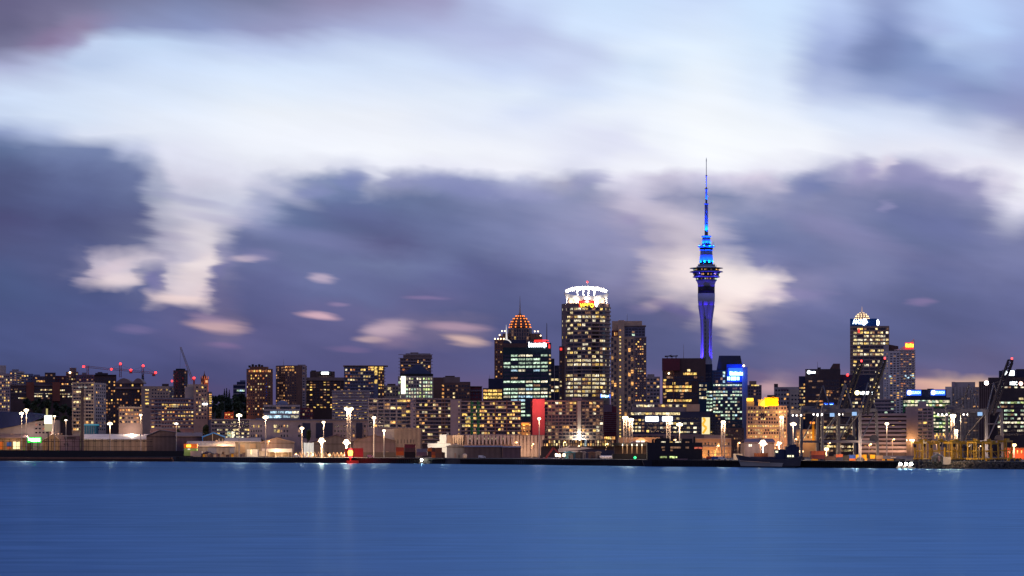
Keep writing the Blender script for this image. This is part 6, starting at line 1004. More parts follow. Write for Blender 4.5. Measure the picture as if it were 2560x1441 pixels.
e = T('shopping_hall', 'tan banded shopping hall roof with a wide arch and white lit panels', 'hall', 1600, 1760); ebox(e, 1548, 1650, 1094, 1150, 'tan', 1760, 14, 'wall'); solid(MB(), [pt(1584 + 36 * i / 14, 1104 - 8 * math.sin(math.pi * i / 14), 1759) for i in range(15)], Vector((0, -4, 0))).obj('arch', wm('sand'), e)
for x in (1590, 1602): ebox(e, x, x + 9.5, 1102, 1106, emit('panel_white', (1, .9, .9), 1.3), 1754.4, .4, 'lit_panel')
lamp(e, pt(1610, 1088, 1748), 3600, (1, .55, .25), .8)
e = T('marker_lamp', 'green marker lamp low on the pavilion base', 'lamp', 1588, 1620); c = pt(1587.5, 1144.5, 1620); mb = MB(); mb.lathe([(.4, -.8), (.9, 0), (.4, .8)], c, 10); mb.obj('lamp_head', emit('green_marker', (.02, .8, .2), 3), e); mb = MB(); mb.bar(dk(1587.5, 1620), c, .2, 5); mb.obj('stand', wm('dark'), e)
# --- black vessel
e = T('steam_vessel', 'black multi deck vessel with funnels moored in the centre right', 'ship', 1688, 1540, z=0); Yv = 1545; K = mat('hull_black', (.012, .010, .016), .6)
solid(MB(), [pt(1612, 1167, Yv), pt(1762, 1167, Yv), pt(1768, 1149, Yv), pt(1606, 1152, Yv)], Vector((0, 12, 0))).obj('hull', K, e); ebox(e, 1618, 1756, 1107, 1152, K, Yv + 1, 10, 'superstructure'); ebox(e, 1642, 1674, 1096, 1107.5, K, Yv + 3, 7, 'wheelhouse'); ebox(e, 1704, 1731, 1097, 1107.5, K, Yv + 3, 7, 'deckhouse')
for x, yt in ((1632, 1098), (1638.5, 1098), (1736, 1092)): mb = MB(); mb.bar(pt(x, 1110, Yv + 5), pt(x + .6, yt, Yv + 5), .62, 10); mb.obj('funnel', K, e)
mb = MB(); mb.bar(pt(1672, 1103.5, Yv + 4), pt(1704, 1103.5, Yv + 4), .25, 6); mb.obj('walkway', K, e)
for x0, x1, y0, y1, k_ in ((1653, 1664, 1104, 1108, 'lit_white'), (1674, 1682, 1104.5, 1107, 'lit_yellow'), (1688, 1702, 1104, 1107, 'lit_white'), (1714, 1723, 1104.5, 1107, 'lit_dim'), (1650, 1667, 1141, 1145.5, 'lit_lime'), (1674, 1687, 1141, 1146, 'lit_lime'), (1689, 1693, 1141.5, 1145.5, 'lit_lime'), (1654, 1662, 1117, 1121, 'lit_dim'), (1676, 1702, 1117, 1121.5, 'lit_dim'), (1736, 1755, 1118, 1122.5, 'lit_rose'), (1714, 1722, 1117, 1122, 'lit_dim'), (1676, 1682, 1124.5, 1128, 'lit_dim'), (1656, 1662, 1124.5, 1127, 'lit_dim')): ebox(e, x0, x1, y0, y1, MATS[k_], Yv + (.6 if y0 > 1110 else 2.6), .5, 'window')
ebox(e, 1684, 1719, 1147, 1158, 'plum', Yv - .5, .6, 'tarpaulin')
e = T('gangway', 'low pale gangway rail right of the black vessel', 'gangway', 1795, 1530); mb = MB()
for i in range(12): mb.bar(dk(1768 + i * 5, 1530), dk(1768 + i * 5, 1530, 7.5), .1, 5)
for z in (5.6, 7.5): mb.bar(dk(1766, 1530, z), dk(1826, 1530, z), .12, 5)
mb.obj('rail', wm('beige'), e); ebox(e, 1834, 1856, 1135, 1152, 'cream', 1540, 4, 'booth'); lamp(e, pt(1842, 1132, 1532), 900, (1, .8, .55), .4)
# --- white shed, moored ship
e = longshed('warehouse', 'lilac walled shed with a dark hipped roof under the brightest port floodlight', 'warehouse', 1700, 1861, 1936, 1107, 1099, 'lilac', 'plum', 14, 4, [(1872, 1874.5, 1111, 1117), (1876.5, 1879, 1111, 1117)], emit('door_glow2', (1, .9, .7), 1.6)); lamp(e, pt(1890, 1116, 1688), 1500, (1, .8, .75), .6)
e = T('cargo_ship', 'dark moored ship with pale lower hull and navy bridge under the floodlights', 'ship', 1925, 1425, z=0); Ys = 1425
def hull(name, m, pts, dep): return solid(MB(), [pt(x, y, Ys) for x, y in pts], dep).obj(name, m, e)
hull('hull', mat('hull_dark', (.035, .032, .045), .5), [(1844, 1137), (1856, 1163), (2000, 1166), (2006, 1140), (1968, 1148), (1900, 1150)], Vector((0, 13, 0))); solid(MB(), [pt(1849, 1154.5, Ys - .4), pt(1852, 1165, Ys - .4), pt(1955, 1167, Ys - .4), pt(1958, 1158, Ys - .4)], Vector((0, .8, 0))).obj('boot_topping', mat('hull_pale', (.26, .24, .22), .6), e)
mb = MB(); mb.bar(pt(1848, 1152.5, Ys - .6), pt(1905, 1156, Ys - .6), .18, 5); mb.bar(pt(1905, 1156, Ys - .6), pt(1925, 1156.3, Ys - .6), .12, 5); mb.obj('rubbing_rail', wm('cream'), e)
NV = mat('ship_navy', (.012, .016, .05), .5)
for n_, q, d in (('bridge', (1964, 1998, 1117, 1160), 4), ('deckhouse', (1938, 1966, 1124, 1152), 5), ('foredeck', (1850, 1938, 1142, 1152), 3), ('wheelhouse', (1970, 1992, 1112, 1118), 5)): ebox(e, *q, NV, Ys + d, 7, n_)
for x, w in ((1970.5, 4), (1975.5, 3), (1982, 4.5)): ebox(e, x - w / 2, x + w / 2, 1138.5, 1143, emit('port_hole', (1, .95, .6), 1.6), Ys + 3.6, .5, 'window')
ebox(e, 1939, 1945, 1127.5, 1132, MATS['port_hole'], Ys + 4.6, .5, 'window'); mb = MB()
for x, yt in ((1905, 1100), (1940, 1112), (1985, 1104), (1994, 1108)): mb.bar(pt(x, 1145, Ys + 8), pt(x, yt, Ys + 8), .2, 5)
mb.obj('mast', NV, e)
for i in range(7): ebox(e, 1886 + i * 5, 1890 + i * 5, 1133 + (i % 2), 1142, 'rust', Ys + 5, 3, 'deck_cargo')
lamp(e, pt(1898, 1128, Ys + 1), 500, (1, .5, .2), .4)
# --- containers at right
i = 0
for x0, x1, y0, y1, mk, lb in ((2028, 2062, 1128, 1138, 'redbrick', 'long dark red container on top of the row left of the cranes'), (2028, 2062, 1138, 1148, 'maroon', 'long maroon container under the dark red one left of the cranes'), (2030, 2045, 1148, 1158, 'yellow', 'short ochre container at the base left of the cranes'), (2062, 2089, 1141, 1151, 'darkbrown', 'long dark brown container below the orange lamp star'), (2090, 2107, 1136, 1143.5, 'redbrick', 'small bright red container raised above dark ones'), (2090, 2107, 1143.5, 1152, 'navy', 'navy container under the small bright red one'), (2108, 2123, 1139, 1156, 'black', 'tall black container left of the blue one'), (2123.5, 2138.5, 1138, 1147, 'blue', 'bright blue container between crane legs'), (2123.5, 2138.5, 1147, 1157, 'orange', 'orange container under the bright blue one'),
        (2139.5, 2152, 1137, 1147, 'yellow', 'yellow container just right of the bright blue one'), (2154, 2166, 1137, 1147, 'yellow', 'yellow container left of the dark notch'), (2166.5, 2175, 1138, 1147, 'black', 'small dark container set between yellow ones'), (2175.5, 2188, 1137, 1147, 'yellow', 'yellow container right of the dark notch'), (2190, 2207, 1139, 1147.5, 'tan', 'tan container beyond the last crane leg'), (2140, 2162, 1147, 1157, 'darkbrown', 'dark brown container in the bottom row under yellow ones'), (2162, 2168, 1147, 1153, 'yellow', 'tiny yellow container in the bottom row'), (2168, 2190, 1147, 1157, 'dark', 'long dark container in the bottom row right of the tiny yellow one'), (2191, 2205, 1148, 1157, 'rust', 'rust container in the bottom row beside a crane leg'), (2206, 2212, 1148, 1155, 'yellow', 'small square yellow container standing alone'), (2213, 2218, 1148, 1157, 'black', 'narrow black container between two yellow ones'), (2218, 2234, 1148, 1156.5, 'yellow', 'yellow container with a dark door under the long blue pair'), (2208, 2247, 1140, 1148, 'bluegrey', 'long blue grey container with faint white lettering'), (2248, 2286, 1140, 1148, 'bluegrey', 'long blue grey container without lettering next to the yellow carriers'), (2236, 2262, 1148.5, 1157, 'black', 'black container under the long blue grey pair')):
    e = container(x0, x1, y0, y1, 1452 - i * .01, mk, lb, length=9); i += 1
    if 'faint' in lb:
        mb = MB()
        for j in range(6): a = pt(2228 + j * 2.3, 1144.5, 1451); mb.box((a.x, 1451.1, a.z), (.38, .3, .55))
        mb.obj('lettering', wm('white'), e)
for x in (2110, 2145, 2180): 
    l_ = lamp(e, pt(x, 1126, 1440), 1500, (1, .62, .3), .6)
# --- boat lights on the water
for lb, x, Yb in (('small dark workboat with a dazzling white light below the container stacks', 1054, 1800), ('leftmost of three small boats with white lights near the rocks', 2251, 1352), ('middle of three small boats with white lights near the rocks', 2265, 1350), ('rightmost of three small boats with white lights near the rocks', 2278, 1348)):
    e = T('workboat', lb, 'boat', x, Yb, z=0); k = Yb / F; c = dk(x, Yb, 0); mb = MB(); vs = [(-3.2, 0, .1), (3.0, 0, .1), (3.8, 0, 1.5), (-3.6, 0, 1.5)]; solid(mb, [c + Vector(v) * .6 for v in vs], Vector((0, 2.2, 0))); mb.obj('hull', wm('black'), e); mb = MB(); mb.box(c + Vector((-.6, 1.1, 1.35)), (1.5, 1.4, 1.0)); mb.obj('cabin', wm('dark'), e); mb = MB(); mb.lathe([(.4, -.75), (.8, -.3), (.8, .3), (.4, .75)], pt(x, 1150 if x < 2000 else 1160.5, Yb - .6), 10); mb.obj('lamp_head', emit('boat_lamp', (.95, 1, .85), 30), e)
    mb = MB(); mb.bar(c + Vector((0, 0, .5)), pt(x, 1150 if x < 2000 else 1160.5, Yb - .3), .1, 5); mb.obj('mast', wm('dark'), e); lamp(e, pt(x, 1149 if x < 2000 else 1159, Yb - 3), 1500, (.95, 1, .85), .5)
# --- floodlight masts
def mast(x, y, dY, lb, size=1.0, P=0, heads=4, lattice=False, group='lamp masts along the waterfront', color=(1, .70, .42), yb=None, Y=None, bulbs=FLOOD):
    Y = Y or edgeY(x) + dY; e = T('lamp_mast', lb, 'lamp mast', x, Y, group); top = pt(x, y, Y); b0 = dk(x, Y); k = Y / F
    mb = MB()
    if lattice:
        w = .9 * size
        for sx in (-1, 1):
            for sy in (0, 1.6): mb.bar(b0 + Vector((sx * w, sy, 0)), top + Vector((sx * w, sy, 0)), .16, 5)
        n = int((top.z - b0.z) / 2.2)
        for i in range(n): za, zb = b0.z + i * 2.2, b0.z + (i + 1) * 2.2; s_ = 1 if i % 2 else -1; mb.bar((b0.x - s_ * w, Y, za), (b0.x + s_ * w, Y, zb), .12, 4); mb.bar((b0.x - w, Y, zb), (b0.x + w, Y, zb), .1, 4)
        mb.obj('pole', wm('palegrey'), e)
    else: mb.bar(b0, top, .42 * size ** .5, 8, .26); mb.obj('pole', wm('steel'), e)
    mb = MB(); wd = .95 * size * (heads - 1) / 2 + .5; mb.beam(top + Vector((-wd, 0, -.5)), top + Vector((wd, 0, -.5)), .3, .3); mb.obj('crossbar', wm('steel'), e)
    r = .80 * size
    star = size >= 2; r = .40 * size if star else r * .92
    for i in range(7 if star else heads):
        mb = MB(); xo = (i - (heads - 1) / 2) * 1.02 * size; zo = (.42 * size if (heads == 3 and i == 1) else 0) + (.3 * size if lattice and i in (0, heads - 1) else 0); 
        if star: xo, zo = (0, 0) if i == 6 else (.46 * size * math.cos(i * math.pi / 3), .46 * size * math.sin(i * math.pi / 3))
        mb.lathe([(r * .35, -r), (r * .85, -r * .55), (r, 0), (r * .85, r * .55), (r * .35, r)], top + Vector((xo, -.5, zo)), 10); mb.obj('floodlight', bulbs, e)
    if P: lamp(e, top + Vector((0, -2.5, -1.6)), P, color, .8)
    return e
mast(54, 1034, 30, 'left of the twin bright floodlight masts before the arena', 1.1, 6000, 3); mast(66, 1026, 34, 'taller right hand one of the twin floodlight masts before the arena', 1.2, 8000, 3); mast(136.5, 1041, 45, 'greenish lamp mast just right of the billboard', .8, 900, 2); mast(165, 1051, 20, 'two headed dim lamp mast right of the billboard', .9, 600, 2, bulbs=emit('dim_flood', (1, .86, .75), 3)); mast(275, 1060, 30, 'lamp mast standing over the long white shed', 1.2, 6000, 3)
mast(352, 1038, 60, 'two headed lamp mast before the lit grey flats', 1.0, 3000, 2); mast(441, 1060, 40, 'faint branching lamp mast at the right end of the long white shed', .9, 300, 3, bulbs=MATS['dim_flood']); mast(598, 1039, 60, 'bright mast left of the round brown tower', 1.25, 9000, 3); mast(664, 1044, 60, 'lamp mast before the pale terrace and the domed white office', 1.2, 7000, 3); mast(755, 1071, 60, 'shorter lamp mast above the row of white pipes', .9, 3500, 3); mast(809, 1056, 80, 'lamp mast rising behind the left jetty floodlight', 1.0, 5000, 2)
mast(872, 1024, 110, 'tallest lattice lamp tower with a wide double head', 1.5, 14000, 4, True); mast(935, 1045, 70, 'lamp mast at the left end of the white framed flats', 1.2, 6000, 2); mast(960, 1077, 60, 'short lamp mast behind the dark barn', .9, 3500, 2); mast(804, 1102, 60, 'dazzling left jetty floodlight before the gabled warehouse', 2.5, 46000, 3, color=(1, .68, .36)); mast(866, 1106, 50, 'dazzling right jetty floodlight beside the red beacon', 2.5, 38000, 3, color=(1, .72, .42))
mast(1348, 1047, 120, 'single pink tinted lamp against the crimson wall', .9, 2500, 2, Y=1800); mast(1563, 1046, 100, 'left lattice lamp tower before the brown residential tower', 1.1, 3500, 3, True); mast(1577, 1051, 100, 'right lattice lamp tower before the brown residential tower', 1.1, 4500, 3, True); mast(1671, 1046, 90, 'bright lattice lamp tower between the white screens', 1.2, 5000, 3, True); mast(1699, 1062, 90, 'single lamp mast right of the white screens', 1.1, 5000, 3); mast(1808, 1057, 90, 'lattice tower with two angled lamps before the blue glass tower', 1.1, 4000, 2, True)
mast(1954, 1045, 90, 'thin lattice lamp tower at the corner of the sandstone office', 1.0, 3000, 2, True); mast(1983, 1061, 90, 'tilted lamp right of the sandstone office', 1.0, 2500, 3); mast(1907, 1108, 160, 'dazzling white floodlight above the moored ship', 2.3, 16000, 3, color=(1, .8, .62)); mast(1948, 1108, 170, 'smaller floodlight right of the dazzling one above the ship', 1.1, 5000, 2, color=(1, .8, .62)); mast(2066, 1123, 130, 'orange star lamp among containers left of the cranes', 1.1, 6000, 2, color=(1, .55, .2), bulbs=WARMBULB); mast(2003, 1129, 100, 'lamp beside the ship bridge', 1.0, 2500, 2, color=(1, .7, .35), bulbs=WARMBULB); mast(2217, 1060, 240, 'slim lamp mast before the grey car park', 1.0, 2500, 2); mast(2382, 1041, 140, 'lattice lamp tower left of the right hand crane', 1.0, 4500, 3, True); mast(2390, 1078, 150, 'lower double lamp beside the right hand crane tower', .9, 3000, 2, True); mast(2535, 1113, 120, 'orange lamp before the red brick warehouse', 1.0, 2600, 2, color=(1, .5, .25), bulbs=WARMBULB)
# --- ship to shore cranes
CR = mat('crane_grey', (.13, .115, .125), .55, .35); CRD = mat('crane_dark', (.04, .036, .05), .6)
Y0 = 1448
def crane():
    e = T('quay_crane', 'tallest raised boom of the pair of quay cranes left of the white tower', 'crane', 2170, Y0, 'ship to shore cranes')
    W1, W2, L1, L2 = (2150, Y0), (2190, Y0 + 15), (2056, Y0 + 25), (2097, Y0 + 40)
    for q in (W1, W2, L1, L2):
        mb = MB(); top = pt(q[0], 1024, q[1]); bot = dk(q[0] + (5 if q is W2 else 0), q[1]); mb.beam(bot, top, 1.5, 1.7); mb.obj('leg', CR, e)
        mb = MB(); mb.box(bot + Vector((0, 0, .9)), (3.2, 2, 1.8)); mb.obj('bogie', CRD, e)
    def bm(n_, lst, w, h, m=CR):
        mb = MB()
        for a, c in lst: mb.beam(a, c, w, h)
        return mb.obj(n_, m, e)
    bm('sill_beam', [(pt(*[W1[0], 1104, W1[1]]), pt(L1[0], 1104, L1[1])), (pt(W2[0], 1104, W2[1]), pt(L2[0], 1104, L2[1])), (pt(W1[0], 1105, W1[1]), pt(W2[0], 1105, W2[1]))], 1.0, 1.2); bm('portal_beam', [(pt(W1[0], 1026, W1[1]), pt(W2[0], 1026, W2[1])), (pt(L1[0], 1026, L1[1]), pt(L2[0], 1026, L2[1]))], 1.4, 1.8)
    bm('girder', [(pt(2030, 1027, Y0 + 40), pt(2160, 1027, Y0 + 5)), (pt(2048, 1027, Y0 + 46), pt(2178, 1027, Y0 + 11))], 1.2, 2.2)
    bm('brace', [(pt(2152, 1101, Y0), pt(2188, 1030, Y0 + 14)), (pt(2100, 1101, Y0 + 40), pt(2150, 1030, Y0 + 4)), (pt(2058, 1100, Y0 + 26), pt(2095, 1032, Y0 + 38)), (pt(2150, 1060, Y0), pt(2190, 1060, Y0 + 15))], .5, .5)
    ap = pt(2170, 957, Y0 + 8); ap2 = pt(2112, 960, Y0 + 24)
    bm('apex_frame', [(pt(2153, 1022, Y0 + 2), ap), (pt(2188, 1022, Y0 + 14), ap)], .6, .6); bm('apex_frame', [(pt(2092, 1020, Y0 + 32), ap2), (pt(2131, 1020, Y0 + 20), ap2)], .6, .6); bm('stay', [(ap, pt(2036, 1024, Y0 + 42)), (ap, pt(2196, 950, Y0 - 2))], .25, .25, CRD)
    mb = MB(); h0 = pt(2164, 1032, Y0 + 2); h1 = pt(2209, 900, Y0 - 9); off = [Vector((-1.35, 0, 0)), Vector((1.35, 1.4, 0)), Vector((-1.35, .9, -1.3)), Vector((1.35, 2.2, -1.3))]
    for o_ in off: mb.beam(h0 + o_, h1 + o_, .85, .85)
    n = 15
    for i in range(n):
        p0, p1 = h0.lerp(h1, i / n), h0.lerp(h1, (i + 1) / n); s_ = i % 2
        mb.beam(p0 + off[s_], p1 + off[1 - s_], .34, .34); mb.beam(p0 + off[2], p1 + off[3], .34, .34); mb.beam(p1 + off[0], p1 + off[1], .34, .34); mb.beam(p1 + off[0], p1 + off[2], .3, .3)
    mb.beam(h1 + off[0], h1 + off[1], 1.0, .9)
    mb.obj('boom', CRD, e); mb = MB(); mb.box(h1 + Vector((.8, .7, .9)), (.8, .8, 1.1)); mb.obj('warning_lamp', emit('crane_red', (1, .05, .05), 5), e)
    mb = MB(); mb.box(pt(2118, 1036, Y0 + 18), (4.4, 3, 2.6)); mb.obj('trolley', CRD, e); mb = MB(); mb.box(pt(2136, 1035, Y0 + 10), (2.4, 2, 2)); mb.obj('operator_cab', emit('cab_glass', (.35, .6, 1), .9), e); mb = MB(); mb.box(pt(2075, 1019, Y0 + 34), (9, 5, 3)); mb.obj('machinery_house', CR, e)
    for x in (2034, 2044, 2055, 2098, 2108, 2119): c = pt(x, 1036.5, Y0 + 24); mb = MB(); mb.box(c, (.7, .7, .7)); mb.obj('girder_lamp', emit('girder_bulb', (1, .93, .85), 8), e); mb = MB()
    mb = MB(); mb.lathe([(.4, -.5), (2.3, -.5), (2.3, .5), (.4, .5)], (0, 0, 0), 20); c = pt(2184, 1098, Y0 + 14); mb.v = [(c.x + x, c.y + z, c.z + y) for x, y, z in mb.v]; mb.obj('cable_reel', CRD, e)
    mb = MB()
    for q in (W1, L1): mb.bar(pt(q[0] + 1, 1024, q[1] - 1.2), dk(q[0] + 1, q[1] - 1.2), .15, 5)
    mb.obj('ladder', CR, e)
    for P_, q in ((3200, (2150, 1085)), (2200, (2190, 1090)), (1500, (2120, 1060))): lamp(e, pt(q[0] - 12, q[1] + 30, Y0 - 8), P_, (1, .8, .62), .5)
    return e
c1 = crane()
c2 = dup(c1); c2['label'] = 'dark raised boom crane behind the first, its boom before the dark office'; c2.location = c1.location + Vector((pt(2170 - 57, 0, Y0 + 46).x - pt(2170, 0, Y0).x, 46, 0))
c3 = dup(c1); c3['label'] = 'quay crane at far right with its boom against the dark sign tower'; c3.location = c1.location + Vector((pt(2488, 0, Y0 + 6).x - pt(2172, 0, Y0).x, 6, 0))
for c_ in (c2,):
    for ch in list(c_.children):
        if ch.type == 'LIGHT': bpy.data.objects.remove(ch)
l_ = lamp(c3, pt(2466, 950, Y0 - 1), 10, (1, .8, .6), .3); c = pt(2466, 958, Y0 + 4); mb = MB(); mb.lathe([(.6, -1.0), (1.1, -.4), (1.1, .4), (.6, 1.0)], c, 10); mb.obj('apex_lamp', emit('apex_bulb', (1, .85, .75), 14), c3)
# --- straddle carriers
YC = mat('carrier_yellow', (.52, .27, .010), .5, .4, .1)
def carrier():
    Yc = 1400; x = 2300; k = Yc / F; e = T('straddle_carrier', 'x', 'carrier', x, Yc, 'straddle carriers parked by the water'); c = dk(x, Yc); H = 10.0; w = 2.25
    for sx in (-1, 1):
        for y in (0, 6.4): mb = MB(); mb.beam(c + Vector((sx * w, y, 1.2)), c + Vector((sx * w, y, H)), .55, .65); mb.obj('leg', YC, e)
        mb = MB(); mb.beam(c + Vector((sx * w, -1.2, 1.3)), c + Vector((sx * w, 7.6, 1.3)), .8, .8); mb.obj('wheel_beam', YC, e)
        for y in (-.6, 1.8, 4.6, 7.0): mb = MB(); mb.lathe([(.62, -.25), (.62, .25)], (0, 0, 0), 14); mb.v = [(c.x + sx * w + z, c.y + y + a, c.z + .62 + b_) for a, b_, z in mb.v]; mb.obj('wheel', CRD, e)
        mb = MB(); mb.beam(c + Vector((sx * w, -.6, H + .2)), c + Vector((sx * w, 7.0, H + .2)), .7, .9); mb.obj('top_beam', YC, e)
    mb = MB()
    for y in (0, 6.4): mb.beam(c + Vector((-w, y, H + .1)), c + Vector((w, y, H + .1)), .6, .9)
    mb.obj('cross_beam', YC, e); mb = MB(); mb.box(c + Vector((-w + .4, -.9, H - 1.6)), (1.3, 1.5, 1.9)); mb.obj('cab', MATS['glass'], e); mb = MB(); mb.box(c + Vector((.9, 3, H + 1.1)), (2.0, 2.6, 1.1)); mb.obj('engine_housing', YC, e); mb = MB(); mb.box(c + Vector((0, 3.2, 5.4)), (3.4, 5.6, .5)); mb.obj('spreader', YC, e)
    mb = MB()
    for sx in (-1, 1): mb.bar(c + Vector((sx * w, 0, 2)), c + Vector((sx * w, 6.4, 6.5)), .14, 5)
    mb.obj('side_brace', YC, e); return e
pc = carrier()
LB = ['leftmost yellow carrier, darkest, beside the boats', 'second yellow carrier from the left, in shadow', 'third yellow carrier from the left behind the white hut', 'yellow carrier directly behind the white hut roof', 'yellow carrier just right of the white hut', 'yellow carrier left of the lattice lamp tower foot', 'brightest yellow carrier in the middle of the row', 'yellow carrier before the white ribbed tower', 'yellow carrier under the crane lower beam', 'yellow carrier behind the low yellow tractor', 'yellow carrier right of the low yellow tractor', 'rightmost yellow carrier next to the red brick warehouse']
XS = [2297, 2316, 2337, 2355, 2371, 2391, 2412, 2430, 2449, 2467, 2486, 2506]
for i, (x, lb) in enumerate(zip(XS, LB)):
    o = pc if i == 0 else dup(pc); Yc = edgeY(x) + 30 + (i * 5 % 4) * 11; o.location = dk(x, Yc); o['label'] = lb; o.rotation_euler = (0, 0, R((-24, 34, -14, 22, -38, 12, 28)[i % 7])); o.scale = (1, 1, (.96, 1.0, .92, 1.03)[i % 4])
for x, P in ((2365, 1500), (2412, 3000), (2450, 1500), (2490, 2200), (2325, 300)): lamp(pc, pt(x, 1122, edgeY(x) + 22), P, (1, .72, .34), .6)  # added fill lights brightening the carriers, no fixtures of their own
e = T('yard_tractor', 'low yellow tractor parked by the rocks under the carriers', 'tractor', 2478, 1376); ebox(e, 2466, 2494, 1154, 1161, YC, 1376, 3, 'chassis'); ebox(e, 2466, 2474, 1148, 1154, YC, 1376.3, 2.6, 'cab'); ebox(e, 2468, 2473, 1149.5, 1152.5, MATS['glass'], 1376.05, .3, 'window')
for x in (2470, 2482, 2490): c = pt(x, 1161, 1376.2); mb = MB(); mb.lathe([(.55, -.2), (.55, .2)], (0, 0, 0), 12); mb.v = [(c.x + a, c.y + z, c.z + .1 + b_) for a, b_, z in mb.v]; mb.obj('wheel', CRD, e)
e = T('wheel_loader', 'yellow loader with big round tyres at the right edge', 'loader', 2540, 1380); ebox(e, 2520, 2552, 1146, 1156, YC, 1380, 3, 'body'); ebox(e, 2524, 2530, 1134, 1146, YC, 1380.4, 2, 'arm'); ebox(e, 2512, 2590, 1154, 1163, 'red', 1378, 2, 'trailer')
for x in (2530, 2543): c = pt(x, 1152, 1379.4); mb = MB(); mb.lathe([(.5, -.3), (1.0, -.3), (1.0, .3), (.5, .3)], (0, 0, 0), 16); mb.v = [(c.x + a, c.y + z, c.z + b_) for a, b_, z in mb.v]; mb.obj('tyre', CRD, e)
e = gable('hut', 'small white hut with a pale blue gable roof on the rocks below the carriers', 'hut', 1366, 2329, 2360, 1144, 1135.5, 2344, 'bluegrey', 'bluegrey', 7, None, [(2342, 2347, 1149, 1158), (2331, 2334, 1149, 1157)], 'dark'); ebox(e, 2358, 2377, 1143, 1162, 'palegrey', 1365, 6, 'annexe')
# rocks
mb = MB(); rg = random.Random(5)
for i in range(900):
    x = rg.uniform(2286, 2640); q = rg.random(); Yr = edgeY(x) - 5 + q * 5.5; c = dk(x, Yr, -.2 + q * 3.7); s_ = rg.uniform(.25, .75); mb.box(c, (s_ * 1.3, s_, s_ * .9), rg.uniform(0, 3), rg.uniform(0, 3))
kind(mb.obj('rocks', mat('rock', (.075, .06, .055), .9, .2, .4, .8)), 'stuff')
# --- construction cranes
JIB = mat('jib_rust', (.36, .12, .08), .6)
def tcrane(lb, x, yt, yb, Y, jx0, jx1, yj, ends, top=None, cw=None):
    e = T('tower_crane', lb, 'tower crane', x, Y, 'construction cranes on the left hill', ground(Y)); mb = MB(); w = .9
    for sx in (-1, 1):
        for sy in (-1, 1): mb.bar(pt(x, yb, Y) + Vector((sx * w, sy * w, 0)), pt(x, yt, Y) + Vector((sx * w, sy * w, 0)), .2, 4)
    z0, z1 = pt(x, yb, Y).z, pt(x, yt, Y).z; n = max(3, int((z1 - z0) / 2)); px_ = pt(x, 0, Y).x
    for i in range(n): s_ = 1 if i % 2 else -1; za, zb = z0 + (z1 - z0) * i / n, z0 + (z1 - z0) * (i + 1) / n; mb.bar((px_ - s_ * w, Y - w, za), (px_ + s_ * w, Y - w, zb), .15, 4)
    mb.obj('tower', wm('rust'), e); mb = MB(); a, c = pt(jx0, yj[0], Y), pt(jx1, yj[1], Y); mb.bar(a, c, .24, 5); mb.bar(a + Vector((0, 0, 1.6)), c + Vector((0, 0, 1.6)), .2, 5); n = int((c - a).length / 2.4)
    for i in range(n): p, q = a.lerp(c, i / n), a.lerp(c, (i + 1) / n); mb.bar(p, q + Vector((0, 0, 1.6)), .13, 4)
    if top: mb.bar(pt(x, top, Y), a + Vector((0, 0, 1.6)), .1, 4); mb.bar(pt(x, top, Y), c + Vector((0, 0, 1.6)), .1, 4)
    mb.obj('jib', JIB, e)
    if cw: mb = MB(); mb.box(pt(cw[0], cw[1], Y), (3.0, 1.6, 2.4)); mb.obj('counterweight', wm('rust'), e)
    for q in ends: c = pt(*q, Y - 1.5); mb = MB(); mb.lathe([(.5, -1), (1.15, -.4), (1.15, .4), (.5, 1)], c, 10); mb.obj('warning_lamp', RED, e)
    return e
tcrane('left red lit construction crane with a short mast', 219.5, 915, 946, 2730, 208, 279, (918, 926), [(209, 917), (279, 923.5)]); tcrane('middle construction crane with the highest red lamp', 301, 911, 944, 2715, 279, 328, (925, 929), [(301, 910), (327.5, 925.5)], 912, (327, 931)); tcrane('right construction crane above the arched gables', 357, 916, 958, 2690, 328, 390, (930.5, 935), [(358, 915), (389, 932)], 917, (384.5, 938))
e = T('tower_crane', 'pale luffing crane with a steep jib and hanging cable behind the dark rounded tower', 'tower crane', 485, 2690, 'construction cranes on the left hill', ground(2690)); Yl = 2690; mb = MB()
for o_ in (-.6, .6): mb.bar(pt(481, 952, Yl) + Vector((o_ * 1.6, 0, 0)), pt(451.5, 868, Yl) + Vector((o_, 0, 0)), .3, 5)
a, c = pt(481, 952, Yl), pt(451.5, 868, Yl)
for i in range(22): s_ = .7 if i % 2 else -.7; mb.bar(a.lerp(c, i / 22) + Vector((s_, 0, 0)), a.lerp(c, (i + 1) / 22) + Vector((-s_, 0, 0)), .18, 4)
mb.obj('jib', wm('beige'), e); mb = MB(); mb.bar(pt(451, 868, Yl), pt(450, 930, Yl), .12, 4); mb.obj('hoist_cable', wm('dark'), e); mb = MB(); mb.beam(pt(485, 985, Yl), pt(485, 948, Yl), 1.6, 1.6); mb.obj('tower', wm('rust'), e); mb = MB(); mb.lathe([(.5, -1), (1.15, -.4), (1.15, .4), (.5, 1)], pt(485, 945.5, Yl - 1.5), 10); mb.obj('warning_lamp', RED, e)
